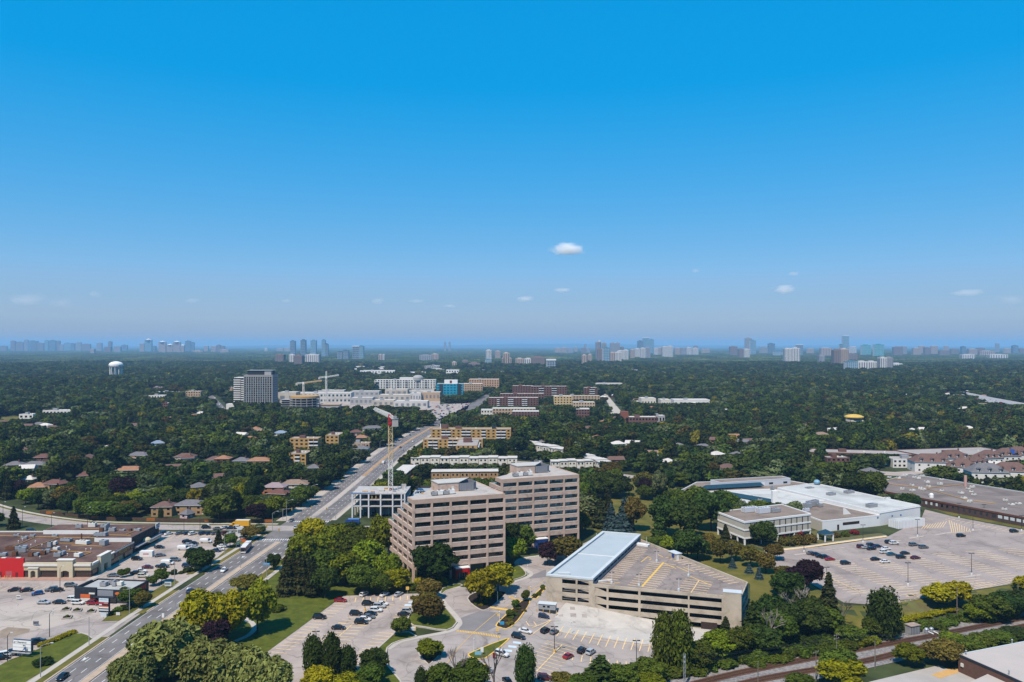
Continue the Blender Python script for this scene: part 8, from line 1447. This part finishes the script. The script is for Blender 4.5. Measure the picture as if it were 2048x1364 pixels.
for k, x, y, h, r in (('yellow', 1685, 1376, 8.5, 6), ('mid', 1678, 1366, 9.5, 5), ('bright', 1820, 1332, 6.5, 4.2), ('olive', 1886, 1330, 7.5, 5.6), ('mid', 1928, 1318, 7, 5.5), ('bright', 1910, 1308, 6.5, 5), ('mid', 1965, 1300, 5, 4.5), ('mid', 2000, 1290, 4.5, 4), ('dark', 2035, 1282, 4.5, 4.5), ('mid', 1600, 1385, 5, 4)): PT(k, x, y, h, r, 'on the strip between the railway and the flat roofed shed')
n_ = 0
for x0, y0, x1, y1, n, k in ((1290, 1362, 1520, 1322, 14, 'shrub_mid'), (1500, 1330, 1700, 1292, 14, 'shrub_mid'), (1470, 1300, 1690, 1280, 12, 'shrub_dark'), (1700, 1290, 1760, 1280, 4, 'shrub_bright'), (1800, 1262, 2040, 1232, 14, 'shrub_mid'), (1930, 1310, 2040, 1276, 8, 'shrub_dark'), (1600, 1272, 1690, 1262, 5, 'shrub_dark')):
    for i in range(n):
        t = (i+.5)/n; PT(k, x0+(x1-x0)*t+trng.uniform(-8, 8), y0+(y1-y0)*t+trng.uniform(-6, 6), trng.uniform(2.2, 4.2), trng.uniform(2.2, 3.8), 'in the thicket along the railway')
for i in range(16):
    t = i/15; PT('shrub_yellow', 1738+t*172+trng.uniform(-2, 2), 1258-t*38, 1.9, 1.9, 'of the clipped hedge below the works lawn')
for x, y, h in ((1417, 1108, 9), (1441, 1127, 10.5), (1471, 1122, 9), (1501, 1134, 9), (1531, 1146, 8.5), (1548, 1120, 7)): PT('olive', x, y, h, 3.7, 'in the row on the lawn behind the garage')
for x, y, h in ((1465, 1136, 4), (1498, 1146, 3.8), (1518, 1158, 5)): PT('blue', x, y, h, 1.5, 'small on the lawn behind the garage')
PT('dark', 1528, 1092, 11.5, 6, 'in front of the two storey works office'); PT('spruce', 1451, 1082, 8, 2.4, 'at the corner of the two storey works office')
for x, y, h, r, k in ((1560, 1078, 6, 3, 'shrub_red'), (1590, 1074, 7, 3.6, 'shrub_red'), (1575, 1090, 5, 4, 'shrub_olive'), (1600, 1088, 5.5, 4, 'shrub_olive'), (1620, 1084, 4.5, 3.5, 'shrub_olive'), (1690, 1072, 3, 2.4, 'shrub_mid'), (1672, 1074, 2.8, 2.2, 'shrub_olive'), (1708, 1068, 3, 2.2, 'shrub_red'), (1645, 1074, 2.5, 2.2, 'shrub_dark')): PT(k, x, y, h, r, 'before the works office front')
for k, x, y, h, r in (('dark', 1375, 1122, 14, 6.5), ('larch', 1378, 1092, 13, 3), ('bright', 1340, 1104, 7, 5), ('mid', 1312, 1102, 7, 4), ('dark', 1395, 1118, 9, 5), ('larch', 1316, 1084, 15, 3.4)): PT(k, x, y, h, r, 'just behind the garage parapet')
for k, x, y, h, r in (('blue', 1248, 1062, 17, 4.4), ('blue', 1222, 1062, 14, 3.6), ('spruce', 1200, 1055, 15, 4.5), ('larch', 1190, 1048, 16, 4), ('blue', 1236, 1068, 10, 4), ('spruce', 1215, 1042, 17, 4), ('olive', 1268, 1062, 17, 5.5), ('larch', 1258, 1036, 14, 4), ('spruce', 1180, 1030, 14, 4)): PT(k, x, y, h, r, 'in the clump on the park lawn')
for k, x, y, h, r in (('dark', 1332, 1072, 20, 8), ('dark', 1372, 1078, 19, 9), ('dark', 1422, 1062, 21, 9), ('mid', 1352, 1046, 18, 7), ('olive', 1288, 985, 13, 7), ('mid', 1395, 1038, 18, 7), ('mid', 1448, 1036, 15, 7)): PT(k, x, y, h, r, 'tall on the park lawn')
for k, x, y, h, r in (('dark', 1170, 1010, 15, 6), ('dark', 1190, 1000, 16, 7), ('dark', 1210, 990, 15, 7), ('mid', 1230, 985, 15, 6), ('dark', 1175, 985, 14, 6), ('olive', 1222, 960, 13, 6)): PT(k, x, y, h, r, 'behind the farther office block')
# shopping centre planting
for k, x, y, h, r in (('dark', 402, 1142, 8.5, 4.8), ('dark', 392, 1132, 8, 4), ('spruce', 437, 1092, 7.5, 2.4), ('mid', 460, 1095, 6.5, 3), ('olive', 500, 1080, 6.5, 4), ('mid', 520, 1068, 5, 2.6), ('mid', 415, 1128, 6, 3)): PT(k, x, y, h, r, 'on the verge between the shopping lot and the avenue')
for k, x, y, h, r in (('mid', 323, 1166, 6, 2.6), ('mid', 305, 1172, 4, 2), ('mid', 262, 1213, 6.5, 3.4), ('olive', 285, 1216, 6, 2.6), ('mid', 250, 1202, 5, 2.6), ('mid', 243, 1155, 3.5, 1.5), ('mid', 254, 1153, 3.5, 1.5)): PT(k, x, y, h, r, 'beside the dark restaurant')
for k, x, y, h, r in (('shrub_dark', 348, 1149, 2.6, 1.6), ('shrub_dark', 376, 1144, 2.4, 2), ('shrub_dark', 84, 1330, 2.6, 2.6), ('shrub_mid', 364, 1147, 1.5, 1.3), ('shrub_dark', 250, 1219, 2, 2), ('shrub_mid', 237, 1222, 1.8, 2), ('shrub_mid', 225, 1229, 1.6, 1.8)): PT(k, x, y, h, r, 'on the shopping lot verge')
for i in range(12):
    t = i/11; PT('shrub_yellow', 84+t*62, 1292-t*26, 1.3, 1.5, 'of the low hedge along the corner lawn')
PT('spruce', 27, 1058, 11.5, 3.2, 'at the bend of the cross street')
for k, x, y in (('shrub_yellow', 262, 1062), ('shrub_yellow', 285, 1060), ('shrub_olive', 250, 1061)): PT(k, x, y, 3, 2, 'against the back fence')
# island planting
for poly, n, ks, where in ((isl1, 26, ('shrub_yellow', 'shrub_mid', 'shrub_mid'), 'in the oval island before the red entrance'), (isl2, 16, ('shrub_mid', 'shrub_olive'), 'in the long planted island'), (isl7, 8, ('shrub_mid',), 'in the strip beside the garage wall'), (isl4, 8, ('shrub_yellow', 'shrub_olive'), 'in the small kerbed island of the drive')):
    for i in range(n):
        j = trng.randrange(len(poly)); cx_ = sum(p[0] for p in poly)/len(poly); cy_ = sum(p[1] for p in poly)/len(poly); t = trng.uniform(.1, .85)
        x, y = poly[j][0]*t+cx_*(1-t), poly[j][1]*t+cy_*(1-t); plant(trng.choice(ks), x, y, trng.uniform(.7, 1.3), trng.uniform(.7, 1.2), where)
PT('mid', 1052, 1202, 4, 1.6, 'in the long planted island'); PT('mid', 1031, 1216, 3, 1.4, 'in the long planted island'); PT('mid', 1020, 1234, 2.6, 1.3, 'in the long planted island')

# ================================================================== the wood over the suburb: nearest trees one by one, the rest as one mass
rngf = np.random.default_rng(77)
cand = []
def grid_points(y0, y1, sp, jit, wfac=1.36):
    ny = int((y1-y0)/sp)
    for j in range(ny):
        y = y0+j*sp; half = y*.5*wfac+30; nx_ = int(2*half/sp)
        xx = -half+sp*(np.arange(nx_)+.5*(j % 2)); cand.append(np.stack([xx+rngf.uniform(-jit, jit, nx_)*sp, y+rngf.uniform(-jit, jit, nx_)*sp, np.full(nx_, sp)], 1))
grid_points(330, 900, 9.6, .45); grid_points(900, 2000, 10.2, .45); grid_points(2000, 3600, 12.0, .45)
C = np.concatenate(cand)
ok = np.ones(len(C), bool)
def mask_poly(poly, marg=0.0):
    P = np.array(poly); a0, b0 = P.min(0)-marg-1; a1, b1 = P.max(0)+marg+1
    sel = np.where((C[:, 0] > a0) & (C[:, 0] < a1) & (C[:, 1] > b0) & (C[:, 1] < b1) & ok)[0]
    if not len(sel): return
    x, y = C[sel, 0], C[sel, 1]; ins = np.zeros(len(sel), bool); j = len(P)-1
    for i in range(len(P)):
        xi, yi = P[i]; xj, yj = P[j]
        with np.errstate(divide='ignore', invalid='ignore'):
            ins ^= ((yi > y) != (yj > y)) & (x < (xj-xi)*(y-yi)/(yj-yi+1e-12)+xi)
        if marg:
            dx, dy = xj-xi, yj-yi; l2 = dx*dx+dy*dy+1e-9; t = np.clip(((x-xi)*dx+(y-yi)*dy)/l2, 0, 1)
            ins |= np.hypot(x-xi-t*dx, y-yi-t*dy) < marg
        j = i
    ok[sel[ins]] = False
for p in EXCL: mask_poly(p, 3.0)
for p in (  # open ground that the photograph shows without trees
    GP([(440, 1395), (585, 1395), (536, 1303), (686, 1191), (880, 1183), (1010, 1150), (1000, 1050), (860, 1060), (700, 1040), (640, 1080), (572, 1122), (400, 1300)]),
    GP([(870, 1200), (1000, 1060), (1165, 1085), (1200, 1062), (1290, 1075), (1520, 1170), (1520, 1400), (800, 1400)]), GP([(1240, 1090), (1163, 1000), (1440, 1000), (1470, 1090), (1531, 1100), (1560, 1145), (1640, 1190), (1600, 1300), (1480, 1280)]),
    GP([(1530, 1110), (1640, 1080), (1840, 1040), (1850, 1000), (2100, 1060), (2300, 1400), (1300, 1400)]), [(-400, 100), (-100, 100), (-100, 400), (-270, 400), (-400, 420)], GP([(560, 1060), (700, 1060), (700, 1100), (560, 1110)]),
    GP([(1230, 970), (1350, 965), (1340, 985), (1240, 990)])): mask_poly(p)
pl = np.array([(p[0], p[1], p[2]) for p in PLANTED])
for p in pl[pl[:, 1] > 320]: ok &= np.hypot(C[:, 0]-p[0], C[:, 1]-p[1]) > p[2]+1.5
C = C[ok]
Hh = rngf.uniform(8, 16, len(C))*(.9+.35*rngf.random(len(C))); Rr = (3.9+5.2*rngf.random(len(C))**1.4)*np.maximum(1, C[:, 2]/10)
az = C[:, 0]/C[:, 1]; keep = np.ones(len(C), bool)
for a0, a1, d, z, dn in VIEW:                                      # keep the sight lines the photograph has
    mrg = Rr/C[:, 1]; s_ = np.where((az > a0-mrg) & (az < a1+mrg) & (C[:, 1] < d+2) & (C[:, 1] > dn))[0]
    lim = CAM_H-(CAM_H-z)*C[s_, 1]/d; low = Hh[s_] > lim; q = s_[low]; l = lim[low]
    keep[q[l < 5.5]] = False; Hh[q] = np.minimum(Hh[q], l); Rr[q] = np.minimum(Rr[q], np.maximum(2.2, l*.5))
C, Hh, Rr = C[keep], Hh[keep], Rr[keep]
KW = ['mid', 'dark', 'silver', 'olive', 'bright', 'spruce', 'purple', 'yellow', 'willow', 'poplar', 'rust']; KP = [.30, .34, .11, .06, .05, .06, .025, .02, .015, .01, .01]
kk = rngf.choice(len(KW), len(C), p=KP)
order = np.argsort(C[:, 1]); N_IND = 190
vis = [i for i in order if abs(C[i, 0]/C[i, 1]) < .69]
ind = set(vis[:N_IND])
def zone(x, y):
    if x < Mc(min(y, 3000)): return 'among the houses west of the avenue'
    if x < 30 and y < 760: return 'around the terraces east of the avenue'
    if x > 180 and y < 620: return 'around the works and the white town houses'
    return 'in the wooded suburb east of the avenue'
for i in sorted(ind):
    x, y = C[i, 0], C[i, 1]; k = KW[kk[i]]
    plant(k, x, y, Hh[i]*(1.15 if k in ('spruce', 'poplar') else 1), Rr[i]*(.55 if k == 'spruce' else .5 if k == 'poplar' else 1), zone(x, y), z=0.0)
rest = np.array([i for i in range(len(C)) if i not in ind])
# ---- the mass: geometry nodes instances over a point mesh
FAR = leafmat('foliage_far', (0, 0, 0), .02, .42, stuff=[(0, (0.060, 0.084, 0.012)), (.34, (0.034, 0.055, 0.012)), (.70, (0.095, 0.118, 0.045)), (.80, (0.110, 0.092, 0.020)), (.86, (0.100, 0.130, 0.012)), (.92, (0.026, 0.034, 0.012)), (.985, (0.17, 0.16, 0.015))])
src = bpy.data.collections.new('wood_tree_shapes')                 # shapes only, not part of the scene
for i in range(7):
    lb = round_lobes(200+i, NH, NR, 11, .18, .96, (.34, .52))
    src.objects.link(bpy.data.objects.new('wood_shape_%d' % i, crown('wood_shape', 200+i, lb, 560, .74, FAR, .80, .45)))
for i in range(1): src.objects.link(bpy.data.objects.new('wood_shape_c%d' % i, conifer('wood_shape', 220+i, FAR, r=3.0, n=420, ls=.55)))
def scatter(name, P, rot, scl, coll, label, cat):
    me = bpy.data.meshes.new(name); me.vertices.add(len(P)); me.vertices.foreach_set('co', np.asarray(P, np.float32).ravel())
    a = me.attributes.new('rot', 'FLOAT_VECTOR', 'POINT'); a.data.foreach_set('vector', np.asarray(rot, np.float32).ravel())
    a = me.attributes.new('scl', 'FLOAT_VECTOR', 'POINT'); a.data.foreach_set('vector', np.asarray(scl, np.float32).ravel())
    o = obj(name, me, kind='stuff'); tag(o, label, cat)
    ng = bpy.data.node_groups.new(name, 'GeometryNodeTree')
    ng.interface.new_socket('Geometry', in_out='INPUT', socket_type='NodeSocketGeometry'); ng.interface.new_socket('Geometry', in_out='OUTPUT', socket_type='NodeSocketGeometry')
    gi = ng.nodes.new('NodeGroupInput'); go = ng.nodes.new('NodeGroupOutput'); ip = ng.nodes.new('GeometryNodeInstanceOnPoints'); ci = ng.nodes.new('GeometryNodeCollectionInfo')
    ci.inputs['Collection'].default_value = coll; ci.inputs['Separate Children'].default_value = True; ci.inputs['Reset Children'].default_value = True
    def attr(nm):
        n = ng.nodes.new('GeometryNodeInputNamedAttribute'); n.data_type = 'FLOAT_VECTOR'; n.inputs['Name'].default_value = nm; return n.outputs['Attribute']
    ng.links.new(gi.outputs[0], ip.inputs['Points']); ng.links.new(ci.outputs[0], ip.inputs['Instance']); ip.inputs['Pick Instance'].default_value = True
    rv = ng.nodes.new('FunctionNodeRandomValue'); rv.data_type = 'INT'; rv.inputs[4].default_value = 0; rv.inputs[5].default_value = len(coll.objects)-1
    ng.links.new(rv.outputs[2], ip.inputs['Instance Index']); ng.links.new(attr('rot'), ip.inputs['Rotation']); ng.links.new(attr('scl'), ip.inputs['Scale']); ng.links.new(ip.outputs[0], go.inputs[0])
    md = o.modifiers.new('scatter', 'NODES'); md.node_group = ng; return o
n = len(rest)
def roll(x, y): return -.3+np.clip((y-1000)/600, 0, 1)*5*(.9+np.sin(x/170+np.sin(y/230)*1.5)*.55+np.sin(y/140+x/310)*.6)*(rngf.random(len(x))*.3+.7)
far_k = 1+.22*np.clip((C[:, 1]-900)/800, 0, 1)
scatter('distant_wood', np.stack([C[rest, 0], C[rest, 1], roll(C[rest, 0], C[rest, 1])], 1), np.stack([np.zeros(n), np.zeros(n), rngf.uniform(0, 6.28, n)], 1), np.stack([Rr[rest]/NR*far_k[rest], Rr[rest]/NR*far_k[rest], Hh[rest]/NH], 1), src, 'dense green tree canopy covering the suburb to the horizon', 'woodland')
# ---- beyond: patches of canopy
src2 = bpy.data.collections.new('canopy_patch_shapes')
for i in range(5):
    rg = np.random.default_rng(400+i); V = []; T = []; base = 0
    for j in range(110):
        r = rg.uniform(4.5, 8); c = np.array([rg.uniform(-62, 62), rg.uniform(-62, 62), rg.uniform(4, 8)])
        V.append(c+ICO*np.array([r, r, r*.8])*rg.uniform(.8, 1.2, (12, 1))); T.append(ICOF+base); base += 12
    src2.objects.link(bpy.data.objects.new('canopy_shape_%d' % i, npmesh('canopy_shape', np.concatenate(V), [np.concatenate(T)], [FAR])))
pts = []
y = 3620.0
while y < 30000:
    sp = 105 if y < 9000 else 125*(y/9000)
    half = y*.70+200; nx_ = int(2*half/sp); xx = -half+sp*np.arange(nx_); sc = sp/112
    pts.append(np.stack([xx+rngf.uniform(-25, 25, nx_), y+rngf.uniform(-25, 25, nx_), np.full(nx_, sc)], 1)); y += sp
Q = np.concatenate(pts); okq = rngf.random(len(Q)) > .06
for p in EXCL:
    if min(q[1] for q in p) > 3500:
        for k_ in np.where(okq & (np.abs(Q[:, 1]-p[0][1]) < 300) & (np.abs(Q[:, 0]-p[0][0]) < 300))[0]:
            if inpoly(Q[k_, 0], Q[k_, 1], p): okq[k_] = False
Q = Q[okq]; n = len(Q); n1 = Q[:, 1] < 1e9
scatter('horizon_wood', np.stack([Q[:, 0], Q[:, 1], np.full(n, -1.)], 1), np.stack([np.zeros(n), np.zeros(n), rngf.integers(0, 4, n)*1.5708], 1), np.stack([Q[:, 2], Q[:, 2], rngf.uniform(.7, 1.15, n)], 1), src2, 'far unbroken tree canopy fading into the haze', 'woodland')
print('TREES', len(ind), len(rest), len(Q))
# ================================================================== CLOUDS (small volumes high above the haze)
def cloud(label, px, py, wpx, hpx, dens, seed, dist=None, alt=1500.0):
    d = dist or (alt-CAM_H)*F/(HY-py); x = (px-CX)/F*d; z = CAM_H+(HY-py)/F*d; W = wpx/F*d; H = hpx/F*d
    m = bpy.data.materials.new('cloud_vapour'); m.use_nodes = True; t = m.node_tree; t.nodes.remove(t.nodes['Principled BSDF'])
    pv = t.nodes.new('ShaderNodeVolumePrincipled'); pv.inputs['Color'].default_value = (.98, .98, .98, 1); pv.inputs['Anisotropy'].default_value = .1
    tc = t.nodes.new('ShaderNodeTexCoord'); nz = t.nodes.new('ShaderNodeTexNoise'); nz.noise_dimensions = '4D'; nz.inputs['W'].default_value = seed*3.7; nz.inputs['Scale'].default_value = 1.5; nz.inputs['Detail'].default_value = 5; nz.inputs['Roughness'].default_value = .68; nz.inputs['Distortion'].default_value = .6
    t.links.new(tc.outputs['Object'], nz.inputs['Vector'])
    vl = t.nodes.new('ShaderNodeVectorMath'); vl.operation = 'LENGTH'; t.links.new(tc.outputs['Object'], vl.inputs[0])
    mr = t.nodes.new('ShaderNodeMapRange'); mr.inputs[1].default_value = .15; mr.inputs[2].default_value = 1.0; mr.inputs[3].default_value = .22; mr.inputs[4].default_value = -.40; t.links.new(vl.outputs['Value'], mr.inputs[0])
    ad = t.nodes.new('ShaderNodeMath'); ad.operation = 'ADD'; t.links.new(nz.outputs[0], ad.inputs[0]); t.links.new(mr.outputs[0], ad.inputs[1])
    m2 = t.nodes.new('ShaderNodeMapRange'); m2.inputs[1].default_value = .44; m2.inputs[2].default_value = .78; m2.inputs[3].default_value = 0; m2.inputs[4].default_value = dens/max(H, 1); t.links.new(ad.outputs[0], m2.inputs[0])
    t.links.new(m2.outputs[0], pv.inputs['Density']); t.links.new(pv.outputs[0], t.nodes['Material Output'].inputs['Volume'])
    me = npmesh('cloud', ICO*1.25, [ICOF], [m]); o = obj('cloud', me, None, (x, d, z), 0, (W/2, W*.3, H/2)); tag(o, label, 'cloud'); return o
cloud('bright white cumulus cloud alone above the right skyline', 1135, 498, 118, 52, 8, 1); cloud('smaller white cloud over the eastern ridge', 1568, 578, 86, 34, 3.6, 2)
for i, (px, py, w_, h_, dn, lab) in enumerate(((1126, 580, 42, 14, 5, 'small flat cloud left of the eastern ridge cloud'), (1050, 597, 48, 18, 5, 'small cloud over the far avenue'), (1588, 547, 34, 14, 4, 'wisp just above the eastern ridge cloud'), (1391, 541, 24, 14, 4, 'tiny round cloud right of the bright cumulus'), (1938, 585, 84, 22, 4, 'flat cloud over the far eastern rows'), (2020, 600, 70, 34, 2.5, 'faint cloud pair beside the flat eastern cloud'), (757, 602, 34, 20, 4, 'small ragged cloud over the mall'), (572, 602, 28, 14, 2.5, 'faint puff over the glass towers'), (384, 602, 40, 18, 2.2, 'faint puff beyond the peaked towers'), (55, 598, 96, 40, 3.2, 'broad faint cloud over the western cluster'), (120, 606, 60, 34, 2, 'thin veil beside the broad western cloud'), (190, 588, 40, 22, 1.8, 'thin wisp above the water tower'), (832, 602, 40, 12, 2.5, 'flat wisp over the far mall'), (900, 612, 40, 10, 2, 'low flat wisp near the far avenue'))): cloud(lab, px, py, w_*1.5, h_*1.25, dn*.3, 5+i)
# ================================================================== HAZE (even air round the camera and everything on the ground)
hm = bpy.data.materials.new('haze_air'); hm.use_nodes = True; t = hm.node_tree
t.nodes.remove(t.nodes['Principled BSDF']); pv = t.nodes.new('ShaderNodeVolumePrincipled')
pv.inputs['Color'].default_value = (0.31, 0.59, 0.90, 1); pv.inputs['Density'].default_value = HAZE_D; pv.inputs['Anisotropy'].default_value = 0.0
t.links.new(pv.outputs[0], t.nodes['Material Output'].inputs['Volume'])
hz = MB().box(-40500, -3500, -5.5, 40500, 40500, 262).build('haze', hm, kind='stuff')
tag(hz, 'pale blue summer haze over the whole city', 'haze')
